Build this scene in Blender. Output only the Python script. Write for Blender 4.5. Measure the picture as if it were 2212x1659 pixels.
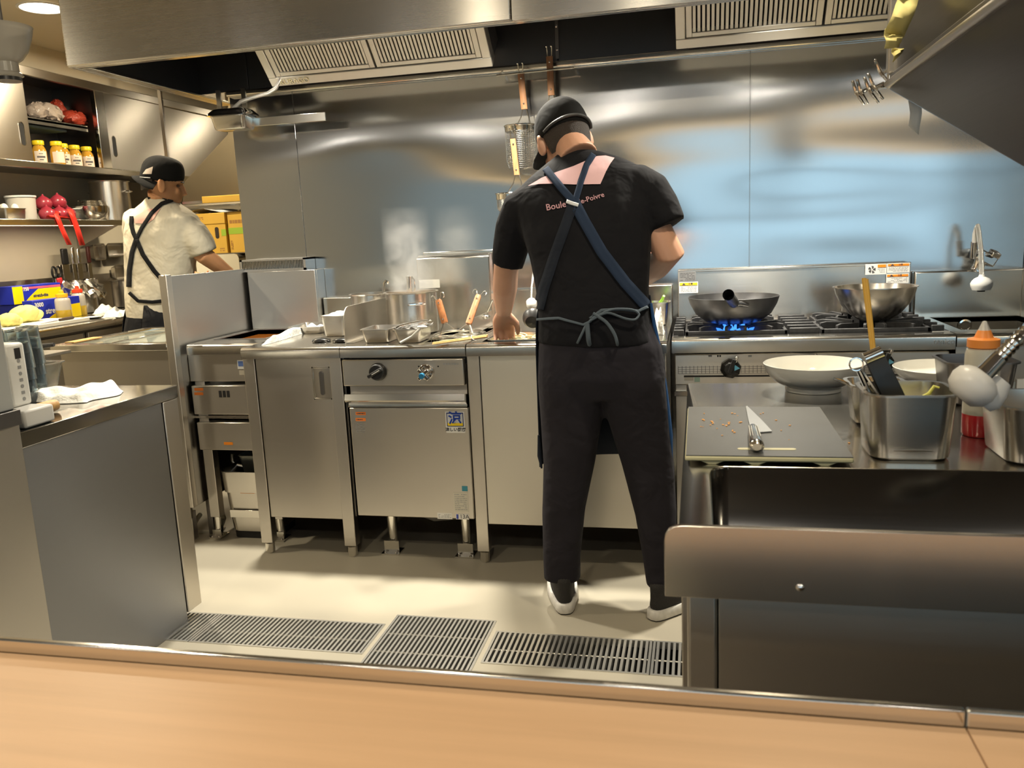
import bpy, bmesh, math, random
from mathutils import Vector, Matrix, Euler
random.seed(7)
PI = math.pi
S = bpy.context.scene
C = S.collection
for o in list(bpy.data.objects):
    bpy.data.objects.remove(o)

# ------------------------------------------------------------------ camera
F, YAW, PITCH, ROLL, EYE = 1789.35, -0.22569, 0.178712, -0.0463574, Vector((0, 0, 1.2))
_cy, _sy, _cp, _sp, _cr, _sr = (math.cos(YAW), math.sin(YAW), math.cos(PITCH), math.sin(PITCH), math.cos(ROLL), math.sin(ROLL))
FW = Vector((_sy*_cp, _cy*_cp, -_sp))
_r0 = Vector((_cy, -_sy, 0)); _u0 = _r0.cross(FW)
RT = _cr*_r0 + _sr*_u0; UP = -_sr*_r0 + _cr*_u0
cam = bpy.data.cameras.new('camera'); cam.sensor_width = 36; cam.lens = F/2212*36
cam.clip_start = 0.02
cam.dof.use_dof = True; cam.dof.focus_distance = 2.9; cam.dof.aperture_fstop = 9
co = bpy.data.objects.new('camera', cam); C.objects.link(co); S.camera = co
M = Matrix((RT, UP, -FW)).transposed().to_4x4(); M.translation = EYE; co.matrix_world = M

def ray(x, y): return RT*((x-1106)/F) - UP*((y-829.5)/F) + FW
def atY(x, y, Y): d = ray(x, y); return EYE + d*(Y/d.y)
def atX(x, y, X): d = ray(x, y); return EYE + d*(X/d.x)
def atZ(x, y, Z): d = ray(x, y); return EYE + d*((Z-EYE.z)/d.z)

# ------------------------------------------------------------------ world, exposure
w = bpy.data.worlds.new('world'); S.world = w; w.use_nodes = True
w.node_tree.nodes['Background'].inputs[0].default_value = (0.55, 0.5, 0.45, 1)
w.node_tree.nodes['Background'].inputs[1].default_value = 0.12
S.view_settings.view_transform = 'Standard'; S.view_settings.look = 'None'
S.view_settings.gamma = 1; S.view_settings.use_curve_mapping = False
S.view_settings.exposure = 0.12
S.cycles.caustics_reflective = False; S.cycles.caustics_refractive = False
S.cycles.sample_clamp_indirect = 4.0
S.cycles.max_bounces = 10; S.cycles.transparent_max_bounces = 12

# ------------------------------------------------------------------ lights
def area(name, loc, size, power, col, rot=(0, 0, 0), sy=None, spread=None, disk=False):
    l = bpy.data.lights.new(name, 'AREA'); l.energy = power; l.color = col
    l.size = size
    if sy: l.shape = 'RECTANGLE'; l.size_y = sy
    if disk: l.shape = 'DISK'
    if spread: l.spread = spread
    o = bpy.data.objects.new(name, l); C.objects.link(o); o.location = loc; o.rotation_euler = rot
    return o
WARM = (1.0, 0.86, 0.62); WARM2 = (1.0, 0.92, 0.82); NEUT = (1.0, 0.93, 0.78)
HOOD_LAMPS = [(-1.72, 3.02), (-0.72, 3.02), (0.28, 3.02)]
for x, y in HOOD_LAMPS:
    area('hood_lamp_light', (x, y, 2.03), 0.11, 25, NEUT, disk=True, spread=math.radians(125))
DINING_LAMPS = [(-3.45, -1.0), (-2.1, -1.0), (-0.8, -1.0), (0.5, -1.0), (1.8, -1.0)]
for x, y in DINING_LAMPS:
    area('dining_lamp_light', (x, y, 2.36), 0.26, 4.5, WARM2, disk=True)
COUNTER_LAMPS = [(-1.2, 0.5), (-0.3, 0.2), (2.1, 0.35), (0.28, 1.95)]
for x, y in COUNTER_LAMPS:
    area('counter_lamp_light', (x, y, 2.36), 0.1, 11 if y < 1.5 else 12, WARM, disk=True)
KITCHEN_LAMPS = [(-3.02, 3.6), (-2.75, 4.9), (-3.0, 2.2), (-2.75, 6.45), (-2.75, 7.4)]
for k, (x, y) in enumerate(KITCHEN_LAMPS):
    area('kitchen_lamp_light', (x, y, 2.36), 0.14, (34, 32, 24, 5, 11)[k], WARM, disk=True)

# ------------------------------------------------------------------ materials
def nodes(m): return m.node_tree.nodes, m.node_tree.links
MATS = {}
def mat(name, col=(0.8, 0.8, 0.8), rough=0.5, metal=0.0, spec=0.5, trans=0.0, alpha=1.0, emit=None, es=0.0, noise=0.0, nscale=30,
        bump=0.0, bscale=200, aniso=0.0, tangent=None, coat=0.0, stretch=None, sheen=0.0, sss=0.0, ior=1.45):
    if name in MATS: return MATS[name]
    m = bpy.data.materials.new(name); m.use_nodes = True; n, l = nodes(m)
    b = n['Principled BSDF']; i = b.inputs
    i['Base Color'].default_value = (*col, 1); i['Roughness'].default_value = rough; i['Metallic'].default_value = metal
    i['Specular IOR Level'].default_value = spec; i['Transmission Weight'].default_value = trans; i['Alpha'].default_value = alpha
    i['Coat Weight'].default_value = coat; i['IOR'].default_value = ior
    if sheen: i['Sheen Weight'].default_value = sheen
    if sss:
        i['Subsurface Weight'].default_value = sss; i['Subsurface Radius'].default_value = (0.02, 0.008, 0.004); i['Subsurface Scale'].default_value = 0.5
    if emit: i['Emission Color'].default_value = (*emit, 1); i['Emission Strength'].default_value = es
    tc = n.new('ShaderNodeTexCoord'); mp = n.new('ShaderNodeMapping'); l.new(tc.outputs['Object'], mp.inputs['Vector'])
    if stretch: mp.inputs['Scale'].default_value = stretch
    if noise:
        t = n.new('ShaderNodeTexNoise'); t.inputs['Scale'].default_value = nscale; t.inputs['Detail'].default_value = 4
        l.new(mp.outputs['Vector'], t.inputs['Vector'])
        r = n.new('ShaderNodeMapRange'); r.inputs['From Min'].default_value = 0.25; r.inputs['From Max'].default_value = 0.75
        r.inputs['To Min'].default_value = 1-noise; r.inputs['To Max'].default_value = 1+noise
        l.new(t.outputs['Fac'], r.inputs['Value'])
        x = n.new('ShaderNodeMix'); x.data_type = 'RGBA'; x.blend_type = 'MULTIPLY'; x.inputs['Factor'].default_value = 1
        x.inputs['A'].default_value = (*col, 1); l.new(r.outputs['Result'], x.inputs['B']); l.new(x.outputs['Result'], i['Base Color'])
    if bump:
        t = n.new('ShaderNodeTexNoise'); t.inputs['Scale'].default_value = bscale; t.inputs['Detail'].default_value = 3
        l.new(mp.outputs['Vector'], t.inputs['Vector'])
        bp = n.new('ShaderNodeBump'); bp.inputs['Strength'].default_value = bump; bp.inputs['Distance'].default_value = 0.01
        l.new(t.outputs['Fac'], bp.inputs['Height']); l.new(bp.outputs['Normal'], i['Normal'])
    if aniso > 0:
        i['Anisotropic'].default_value = aniso
        v = n.new('ShaderNodeCombineXYZ')
        for k in range(3): v.inputs[k].default_value = tangent[k]
        l.new(v.outputs['Vector'], i['Tangent'])
    MATS[name] = m
    return m

# brushed stainless steel: fine scratches along the grain plus a gentle oil-canning wave of the sheet
def steel(name, col, rough, grain, aniso=0.75, wave=0.0, wscale=(1.2, 1.2, 1.2), scr=0.05):
    if name in MATS: return MATS[name]
    tang = {'h': (0.0, 0.35, 1.0), 'v': (1.0, 0.3, 0.0), 'top': (0.0, 1.0, 0.2)}[grain]
    m = mat(name, col, rough, 1.0, aniso=aniso, tangent=tang)
    n, l = nodes(m); b = n['Principled BSDF']
    tc = n.new('ShaderNodeTexCoord'); mp = n.new('ShaderNodeMapping'); l.new(tc.outputs['Object'], mp.inputs['Vector'])
    mp.inputs['Scale'].default_value = {'h': (2, 2, 400), 'v': (400, 400, 2), 'top': (2, 400, 2)}[grain]
    t = n.new('ShaderNodeTexNoise'); t.inputs['Scale'].default_value = 1.0; t.inputs['Detail'].default_value = 2
    l.new(mp.outputs['Vector'], t.inputs['Vector'])
    t2 = n.new('ShaderNodeTexNoise'); t2.inputs['Scale'].default_value = 3.0; t2.inputs['Detail'].default_value = 3
    l.new(tc.outputs['Object'], t2.inputs['Vector'])
    a = n.new('ShaderNodeMath'); a.operation = 'ADD'; l.new(t.outputs['Fac'], a.inputs[0]); l.new(t2.outputs['Fac'], a.inputs[1])
    r = n.new('ShaderNodeMapRange'); r.inputs['From Min'].default_value = 0.7; r.inputs['From Max'].default_value = 1.3
    r.inputs['To Min'].default_value = rough*(1-scr); r.inputs['To Max'].default_value = rough*(1+scr)
    l.new(a.outputs[0], r.inputs['Value']); l.new(r.outputs['Result'], b.inputs['Roughness'])
    if wave:
        m2 = n.new('ShaderNodeMapping'); m2.inputs['Scale'].default_value = wscale; l.new(tc.outputs['Object'], m2.inputs['Vector'])
        t3 = n.new('ShaderNodeTexNoise'); t3.inputs['Scale'].default_value = 1.0; t3.inputs['Detail'].default_value = 1
        l.new(m2.outputs['Vector'], t3.inputs['Vector'])
        bp = n.new('ShaderNodeBump'); bp.inputs['Strength'].default_value = 1.0; bp.inputs['Distance'].default_value = wave
        l.new(t3.outputs['Fac'], bp.inputs['Height']); l.new(bp.outputs['Normal'], b.inputs['Normal'])
    return m

ST_WALL = steel('steel_wall', (0.60, 0.605, 0.60), 0.155, 'v', 0.8, 0.02, (0.8, 0.8, 2.4))
ST_H = steel('steel_brushed', (0.60, 0.565, 0.51), 0.30, 'h', 0.8)
ST_HOOD = steel('steel_hood', (0.55, 0.53, 0.50), 0.27, 'h', 0.8)
ST_TOP = steel('steel_top', (0.66, 0.63, 0.57), 0.18, 'top', 0.3)
ST_POL = steel('steel_polished', (0.70, 0.675, 0.62), 0.16, 'h', 0.3)
ST_POT = steel('steel_pot', (0.62, 0.59, 0.54), 0.25, 'h', 0.5)
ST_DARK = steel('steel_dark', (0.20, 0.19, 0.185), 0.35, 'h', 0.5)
ST_HOOD_SHADED = steel('steel_hood_shaded', (0.13, 0.13, 0.135), 0.38, 'v', 0.4)  # hood steel with the dimness of the inside put into its colour
CHROME = mat('chrome', (0.82, 0.81, 0.79), 0.08, 1.0)
WIRE = mat('steel_wire', (0.75, 0.73, 0.68), 0.2, 1.0)
IRON = mat('cast_iron', (0.045, 0.045, 0.047), 0.5, 0.35, noise=0.3, nscale=60)
WOKM = mat('carbon_steel', (0.13, 0.13, 0.135), 0.36, 0.85, noise=0.35, nscale=14)
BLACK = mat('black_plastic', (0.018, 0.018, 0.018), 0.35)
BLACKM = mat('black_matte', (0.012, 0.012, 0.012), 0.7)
WHITE = mat('white_plastic', (0.82, 0.81, 0.77), 0.35)
CERAMIC = mat('white_ceramic', (0.86, 0.85, 0.79), 0.12, coat=0.5)
PAPER = mat('white_paper', (0.80, 0.79, 0.75), 0.6)
GREYM = mat('grey_enamel', (0.42, 0.43, 0.42), 0.45)
CLOTHW = mat('white_cloth', (0.85, 0.84, 0.78), 0.9, bump=0.4, bscale=60)
WOODH = mat('handle_wood', (0.33, 0.125, 0.04), 0.45, noise=0.35, nscale=18, stretch=(6, 6, 1))
WOODL = mat('light_wood', (0.62, 0.36, 0.13), 0.5, noise=0.2, nscale=20, stretch=(1, 6, 6))
RUBBER = mat('grey_rubber', (0.30, 0.29, 0.27), 0.6)
RED = mat('red_net', (0.75, 0.035, 0.02), 0.45)
YELLOW = mat('yellow_plastic', (0.85, 0.62, 0.02), 0.35)
ORANGEL = mat('orange_label', (0.85, 0.23, 0.04), 0.55)
ORLAB = mat('orange_caution', (0.90, 0.28, 0.02), 0.5)
YELLAB = mat('yellow_caution', (0.92, 0.66, 0.03), 0.5)
INK = mat('ink_dark', (0.06, 0.06, 0.07), 0.6)
INKG = mat('ink_grey', (0.32, 0.32, 0.32), 0.6)
BLUEP = mat('blue_print', (0.03, 0.06, 0.42), 0.4)
SKIN = mat('skin', (0.60, 0.33, 0.22), 0.5, sss=0.15, noise=0.12, nscale=9)
SKIN2 = mat('skin_tan', (0.62, 0.31, 0.15), 0.5, sss=0.15, noise=0.12, nscale=9)
HAIR = mat('dark_hair', (0.03, 0.02, 0.015), 0.6, bump=0.5, bscale=400)

# ------------------------------------------------------------------ mesh builder
class MB:
    def __init__(s): s.v = []; s.f = []
    def add(s, vs, fs):
        k = len(s.v); s.v += [Vector(p) for p in vs]; s.f += [tuple(i+k for i in f) for f in fs]; return s
    def box(s, x0, x1, y0, y1, z0, z1):
        x0, x1 = min(x0, x1), max(x0, x1); y0, y1 = min(y0, y1), max(y0, y1); z0, z1 = min(z0, z1), max(z0, z1)
        return s.add([(x0, y0, z0), (x1, y0, z0), (x1, y1, z0), (x0, y1, z0), (x0, y0, z1), (x1, y0, z1), (x1, y1, z1), (x0, y1, z1)],
                     [(0, 3, 2, 1), (4, 5, 6, 7), (0, 1, 5, 4), (1, 2, 6, 5), (2, 3, 7, 6), (3, 0, 4, 7)])
    def obox(s, c, size, rot=(0, 0, 0)):
        R = rot if isinstance(rot, Matrix) else Euler(rot).to_matrix()
        c = Vector(c); a, b, d = (q/2 for q in size)
        vs = [c + R @ Vector(p) for p in [(-a, -b, -d), (a, -b, -d), (a, b, -d), (-a, b, -d), (-a, -b, d), (a, -b, d), (a, b, d), (-a, b, d)]]
        return s.add(vs, [(0, 3, 2, 1), (4, 5, 6, 7), (0, 1, 5, 4), (1, 2, 6, 5), (2, 3, 7, 6), (3, 0, 4, 7)])
    def loft(s, rings, cap0=True, cap1=True, close=False):
        n = len(rings[0]); vs = [p for r in rings for p in r]; fs = []
        m = len(rings)
        for i in range(m if close else m-1):
            a, b = i*n, ((i+1) % m)*n
            for j in range(n): fs.append((a+j, a+(j+1) % n, b+(j+1) % n, b+j))
        if not close:
            if cap0: fs.append(tuple(range(n-1, -1, -1)))
            if cap1: fs.append(tuple((m-1)*n+j for j in range(n)))
        return s.add(vs, fs)
    def cyl(s, p0, p1, r0, r1=None, n=20, cap=True):
        return s.tube([p0, p1], [r0, r0 if r1 is None else r1], n, cap)
    def tube(s, pts, r, n=8, cap=True, closed=False):
        pts = [Vector(p) for p in pts]; m = len(pts)
        rs = r if isinstance(r, (list, tuple)) else [r]*m
        rings = []; prev = None
        for i, p in enumerate(pts):
            if closed: t = pts[(i+1) % m] - pts[i-1]
            else: t = pts[min(i+1, m-1)] - pts[max(i-1, 0)]
            t.normalize()
            if prev is None:
                a = t.orthogonal().normalized()
            else:
                a = prev - t*prev.dot(t)
                a = a.normalized() if a.length > 1e-6 else t.orthogonal().normalized()
            prev = a; b = t.cross(a)
            rings.append([p + (a*math.cos(2*PI*k/n) + b*math.sin(2*PI*k/n))*rs[i] for k in range(n)])
        return s.loft(rings, cap, cap, closed)
    def lathe(s, prof, c=(0, 0, 0), n=32, R=None, cap0=False, cap1=False):
        c = Vector(c); rings = []
        for r, z in prof:
            rings.append([c + ((R @ Vector((r*math.cos(2*PI*k/n), r*math.sin(2*PI*k/n), z))) if R else Vector((r*math.cos(2*PI*k/n), r*math.sin(2*PI*k/n), z))) for k in range(n)])
        return s.loft(rings, cap0, cap1)
    def prism(s, poly, plane, lo, hi):
        f = {'xy': lambda a, b, c: (a, b, c), 'xz': lambda a, b, c: (a, c, b), 'yz': lambda a, b, c: (c, a, b)}[plane]
        n = len(poly)
        return s.add([f(a, b, lo) for a, b in poly] + [f(a, b, hi) for a, b in poly],
                     [tuple(range(n)), tuple(range(2*n-1, n-1, -1))] + [(i, (i+1) % n + 0, (i+1) % n + n, i+n) for i in range(n)])
    def plate(s, pts, th):
        # thin plate from a planar polygon, thickness along its normal
        pts = [Vector(p) for p in pts]; nrm = (pts[1]-pts[0]).cross(pts[2]-pts[0]).normalized()*th; n = len(pts)
        return s.add(pts + [p+nrm for p in pts], [tuple(range(n-1, -1, -1)), tuple(range(n, 2*n))] + [(i, (i+1) % n, (i+1) % n+n, i+n) for i in range(n)])
    def ell(s, c, rad, R=None, nu=20, nv=12):
        c = Vector(c); rings = []
        for j in range(1, nv):
            t = PI*j/nv
            ring = []
            for k in range(nu):
                p = Vector((rad[0]*math.sin(t)*math.cos(2*PI*k/nu), rad[1]*math.sin(t)*math.sin(2*PI*k/nu), -rad[2]*math.cos(t)))
                ring.append(c + (R @ p if R else p))
            rings.append(ring)
        return s.loft(rings)
    def rr(s, cx, cy, z, w, d, r, n=5):
        pts = []
        for qx, qy, a0 in ((1, 1, 0), (-1, 1, PI/2), (-1, -1, PI), (1, -1, 1.5*PI)):
            for k in range(n+1):
                a = a0 + PI/2*k/n
                pts.append((cx+qx*(w/2-r)+r*math.cos(a), cy+qy*(d/2-r)+r*math.sin(a), z))
        return pts
    def pan(s, w, d, h, r=0.015, taper=0.01, rim=0.006, t=0.0015, cx=0, cy=0, z=0):
        R = lambda z_, g, rr_: s.rr(cx, cy, z_, w+2*g, d+2*g, max(rr_, 0.001))
        return s.loft([R(z, -taper-0.004, r), R(z+0.004, -taper, r), R(z+h-0.003, 0, r), R(z+h-0.003, rim, r+rim), R(z+h, rim, r+rim), R(z+h, -t, r), R(z+0.005, -taper-t, r), R(z+0.003, -taper-0.006, r)])
    def xf(s, R): s.v = [R @ p for p in s.v]; return s
    def flip(s): s.f = [tuple(reversed(f)) for f in s.f]; return s

W = {}
def link(o, parent=None):
    C.objects.link(o)
    if parent is not None: o.parent = parent
def thing(name, label, cat, loc=(0, 0, 0), rotz=0.0, group=None, rot=None):
    o = bpy.data.objects.new(name, None); C.objects.link(o); o.empty_display_size = 0.05
    o.location = loc; o.rotation_euler = rot if rot else (0, 0, rotz)
    o['label'] = label; o['category'] = cat
    if group: o['group'] = group
    W[o.name] = Matrix.Translation(Vector(loc)) @ o.rotation_euler.to_matrix().to_4x4()
    return o
def build(name, mb, m, parent=None, world=False, bevel=0.0, smooth=True, angle=40, solid=0.0, subsurf=0, seg=2, label=None, fix=True):
    me = bpy.data.meshes.new(name)
    vs = mb.v
    Mx = W.get(parent.name, Matrix.Identity(4)) if parent is not None else Matrix.Identity(4)
    if world and parent is not None:
        I = Mx.inverted(); vs = [I @ p for p in vs]
    me.from_pydata([tuple(p) for p in vs], [], mb.f); me.update()
    if fix:
        b = bmesh.new(); b.from_mesh(me); bmesh.ops.recalc_face_normals(b, faces=b.faces); b.to_mesh(me); b.free()
    if smooth:
        me.shade_smooth(); me.set_sharp_from_angle(angle=math.radians(angle))
    me.materials.append(m)
    o = bpy.data.objects.new(name, me); link(o, parent)
    W[o.name] = Mx
    if solid: md = o.modifiers.new('solid', 'SOLIDIFY'); md.thickness = solid; md.offset = 0
    if bevel:
        md = o.modifiers.new('bevel', 'BEVEL'); md.width = bevel; md.segments = seg; md.limit_method = 'ANGLE'; md.angle_limit = math.radians(50)
        md.harden_normals = False
    if subsurf: md = o.modifiers.new('sub', 'SUBSURF'); md.levels = subsurf; md.render_levels = subsurf
    if label: o['label'] = label
    return o
def struct(name, mb, m, parent=None, **k):
    o = build(name, mb, m, parent, **k)
    if parent is None: o['kind'] = 'structure'
    return o
def one(name, label, cat, mb, m, group=None, **k):
    # a thing that is a single mesh: origin put at its base
    lo = Vector((min(p.x for p in mb.v)+max(p.x for p in mb.v), min(p.y for p in mb.v)+max(p.y for p in mb.v), 0))/2
    lo.z = min(p.z for p in mb.v); mb.v = [p-lo for p in mb.v]
    o = build(name, mb, m, None, **k); o.location = lo
    W[o.name] = Matrix.Translation(lo)
    o['label'] = label; o['category'] = cat
    if group: o['group'] = group
    return o
def dup(root, loc, rotz=None, label=None, group=None, rot=None):
    def cp(o, parent):
        c = o.copy(); C.objects.link(c)
        if parent is not None: c.parent = parent
        for ch in list(o.children): cp(ch, c)
        return c
    r = cp(root, None); r.location = loc
    if rotz is not None: r.rotation_euler = (0, 0, rotz)
    if rot is not None: r.rotation_euler = rot
    if label: r['label'] = label
    if group: r['group'] = group
    return r
def text(body, size, m, parent, origin, xdir, ydir, ext=0.0004, align='CENTER', name='lettering', world=True, bold=0.0):
    cu = bpy.data.curves.new(name, 'FONT'); cu.body = body; cu.size = size; cu.align_x = align; cu.align_y = 'CENTER'
    cu.extrude = ext; cu.offset = bold; cu.resolution_u = 3
    t = bpy.data.objects.new('tmp', cu); C.objects.link(t)
    dg = bpy.context.evaluated_depsgraph_get(); me = bpy.data.meshes.new_from_object(t.evaluated_get(dg)); me.name = name
    bpy.data.objects.remove(t)
    xd = Vector(xdir).normalized(); yd = Vector(ydir); yd = (yd - xd*yd.dot(xd)).normalized(); zd = xd.cross(yd)
    R = Matrix((xd, yd, zd)).transposed().to_4x4(); R.translation = Vector(origin)
    if world and parent is not None: R = W[parent.name].inverted() @ R
    me.transform(R); me.materials.clear(); me.materials.append(m)
    o = bpy.data.objects.new(name, me); link(o, parent); W[o.name] = W.get(parent.name, Matrix.Identity(4)) if parent else Matrix.Identity(4)
    return o
XW, ZW = (1, 0, 0), (0, 0, 1)
# ------------------------------------------------------------------ the setting
def floor_mat():
    m = mat('floor_resin', (0.40, 0.365, 0.29), 0.42, noise=0.05, nscale=3, bump=0.12, bscale=700); return m
FLM = floor_mat()
YB = 3.55      # back wall
YF = 2.79      # counter front
ZT = 0.825     # counter top
ZH = 1.865     # hood rim
ZC = 2.4       # ceiling
# drain trenches in the floor: (x0, x1, y0, y1)
TR = [(-1.93, -0.975, 2.105, 2.297), (-0.960, -0.628, 2.037, 2.364), (-0.613, 0.30, 2.103, 2.297)]
xs = sorted({-4.2, 4.0} | {t[0] for t in TR} | {t[1] for t in TR})
ys = sorted({-3.6, 8.4} | {t[2] for t in TR} | {t[3] for t in TR})
mb = MB()
for i in range(len(xs)-1):
    for j in range(len(ys)-1):
        cx, cy = (xs[i]+xs[i+1])/2, (ys[j]+ys[j+1])/2
        if any(t[0] < cx < t[1] and t[2] < cy < t[3] for t in TR): continue
        mb.box(xs[i], xs[i+1], ys[j], ys[j+1], -0.02, 0)
fl = struct('floor', mb, FLM)
mb = MB()
for x0, x1, y0, y1 in TR:
    mb.box(x0-.01, x1+.01, y0-.01, y1+.01, -0.16, -0.14)
    mb.box(x0-.012, x0, y0, y1, -0.15, -0.001); mb.box(x1, x1+.012, y0, y1, -0.15, -0.001)
    mb.box(x0, x1, y0-.012, y0, -0.15, -0.001); mb.box(x0, x1, y1, y1+.012, -0.15, -0.001)
build('drain_trench', mb, mat('trench_dark', (0.05, 0.05, 0.05), 0.6), fl)

CREAM = mat('wall_cream', (0.76, 0.67, 0.50), 0.6, noise=0.04, nscale=4)
CEILM = mat('ceiling_paint', (0.66, 0.58, 0.43), 0.7)
DINEM = mat('dining_wall', (0.36, 0.44, 0.48), 0.6, noise=0.1, nscale=2)
struct('ceiling', MB().box(-4.2, 4.0, 1.6, 8.4, ZC, ZC+.06), CEILM)
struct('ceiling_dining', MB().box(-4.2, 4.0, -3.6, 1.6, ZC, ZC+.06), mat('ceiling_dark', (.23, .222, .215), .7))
struct('wall_left', MB().box(-4.2, -4.05, -3.6, 8.4, 0, ZC), CREAM)
struct('wall_far', MB().box(-4.05, -2.06, 8.2, 8.4, 0, ZC), mat('far_wall', (0.46, 0.36, 0.2), 0.5))
struct('wall_back_side', MB().box(-2.06, -1.9, 3.75, 8.2, 0, ZC), ST_WALL)
struct('wall_dining_right', MB().box(3.85, 4.0, -3.6, 3.75, 0, ZC), DINEM)
struct('wall_right', MB().box(1.215, 1.30, 2.45, 3.55, 0, ZC), ST_WALL)
# back wall and its three steel sheets
wb = struct('wall_back', MB().box(-2.06, 3.85, YB+.006, 3.75, 0, ZC), ST_WALL)
sx = [-2.062, -1.753, 0.203, 1.215]
for k in range(3):
    build('steel_sheet', MB().box(sx[k]+(.0012 if k else 0), sx[k+1]-.0012, YB, YB+.006, 0, ZH+.004), ST_WALL, wb, bevel=0.0008)
# shopfront behind the viewer: a cool daylit window under a warm strip light
wx0, wx1, wz0, wz1 = -0.75, 3.3, 0.6, 2.12
mb = MB()
mb.box(-4.05, -3.9, -3.55, -3.4, 0, ZC); mb.box(-.95, wx0, -3.55, -3.4, 0, ZC); mb.box(-3.9, -.95, -3.55, -3.4, 0, wz0); mb.box(-3.9, -.95, -3.55, -3.4, wz1, ZC); mb.box(wx1, 3.85, -3.55, -3.4, 0, ZC)
mb.box(wx0, wx1, -3.55, -3.4, 0, wz0); mb.box(wx0, wx1, -3.55, -3.4, wz1, ZC)
struct('wall_dining', mb, DINEM)
win = struct('window_1', MB().box(wx0, wx1, -3.53, -3.52, wz0, wz1), mat('daylight_glass', (0.3, 0.5, 0.6), 0.2, emit=(0.40, 0.60, 0.74), es=1.75))
struct('added_glow_panel', MB().box(-3.9, -.95, -3.53, -3.52, wz0, wz1), mat('added_panel_glow', (0.3, 0.4, 0.45), 0.4, emit=(0.42, 0.55, 0.62), es=0.42))  # added glowing panel, cools the reflection in the left of the back wall
win_f = MB()
for x in (wx0, 0.6, 1.95, wx1-.04): win_f.box(x, x+.04, -3.50, -3.42, wz0, wz1)
win_f.box(wx0, wx1, -3.5, -3.42, wz0, wz0+.04); win_f.box(wx0, wx1, -3.5, -3.42, wz1-.04, wz1); win_f.box(wx0, wx1, -3.5, -3.42, 1.32, 1.40)
build('window_frame', win_f, mat('window_frame_wood', (0.42, 0.30, 0.24), 0.5), win)
ls = one('strip_light', 'warm strip light along the top of the dining room window', 'light', MB().box(-3.2, 3.4, -3.40, -3.36, 2.14, 2.18),
         mat('strip_glow', (1, .8, .5), 0.4, emit=(1.0, 0.62, 0.25), es=3.6))

# recessed ceiling lamps
GLOW = mat('lamp_glow', (1, .95, .85), 0.4, emit=(1.0, 0.9, 0.7), es=7)
def downlight(x, y, label, r=0.1):
    t = thing('downlight', label, 'ceiling light', (x, y, ZC))
    build('trim_ring', MB().lathe([(r, -0.002), (r+.012, -0.002), (r+.014, -0.006), (r, -0.008), (r, -0.002)], n=28), WHITE, t)
    build('lamp_glass', MB().lathe([(0.0005, -0.004), (r-.001, -0.004)], n=28, cap0=False), GLOW, t)
    return t
downlight(-3.13, 3.735, 'round recessed ceiling light glowing beside the hood corner', 0.1)
for k, (x, y) in enumerate(KITCHEN_LAMPS[1:]): downlight(x, y, ['round ceiling light deeper in the rear kitchen', 'round ceiling light over the left serving counter', 'round ceiling light behind the rear canopy', 'round ceiling light at the far end of the rear kitchen'][k], 0.07)
for k, (x, y) in enumerate(DINING_LAMPS): downlight(x, y, 'round ceiling light over the dining room, %s from the left wall' % ['first', 'second', 'third', 'fourth', 'fifth'][k], 0.06)['group'] = 'dining room ceiling lights'
for k, (x, y) in enumerate(COUNTER_LAMPS): downlight(x, y, ('round ceiling light over the wooden bar counter, %s from the left' % ['first', 'second', 'third', 'fourth'][k]) if k < 3 else 'round ceiling light over the white bowls of the sink table', 0.06)['group'] = 'bar counter ceiling lights'

# ------------------------------------------------------------------ floor drain grates
GRT = mat('grate_steel', (0.80, 0.79, 0.75), 0.28, 0.9)
def grate(x0, x1, y0, y1, label, n, cross):
    t = thing('floor_grate', label, 'floor grate', ((x0+x1)/2, (y0+y1)/2, 0), group=None)
    fr = MB(); e = 0.007
    fr.box(x0, x1, y0, y0+e, -.02, .002); fr.box(x0, x1, y1-e, y1, -.02, .002); fr.box(x0, x0+e, y0+e, y1-e, -.02, .002); fr.box(x1-e, x1, y0+e, y1-e, -.02, .002)
    build('frame', fr, GRT, t, world=True)
    cb = MB()
    for c in cross: cb.cyl((x0+.004, y0+(y1-y0)*c, -.009), (x1-.004, y0+(y1-y0)*c, -.009), .003, n=6)
    build('cross_rod', cb, GRT, t, world=True)
    p = (x1-x0-2*e)/n
    bar = build('bar', MB().box(-p*.24, p*.24, y0+e-(y0+y1)/2, y1-e-(y0+y1)/2, -.02, .002), GRT, t)
    bar.location.x = x0+e+p*.5-(x0+x1)/2
    for k in range(1, n):
        b = bar.copy(); C.objects.link(b); b.parent = t; b.location.x = x0+e+p*(k+.5)-(x0+x1)/2
    return t
grate(-1.93, -1.555, 2.105, 2.297, 'short steel drain grate section beside the grey counter end', 24, (.5,))
grate(-1.552, -0.975, 2.105, 2.297, 'long steel drain grate left of the square grate', 37, (.5,))
grate(-0.960, -0.628, 2.037, 2.364, 'large square steel drain grate in the middle of the floor', 22, (.33, .67))
grate(-0.613, -0.138, 2.103, 2.297, 'long steel drain grate right of the square grate', 29, (.5,))
grate(-0.135, 0.30, 2.103, 2.297, 'short steel drain grate running under the sink table', 27, (.5,))

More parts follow.
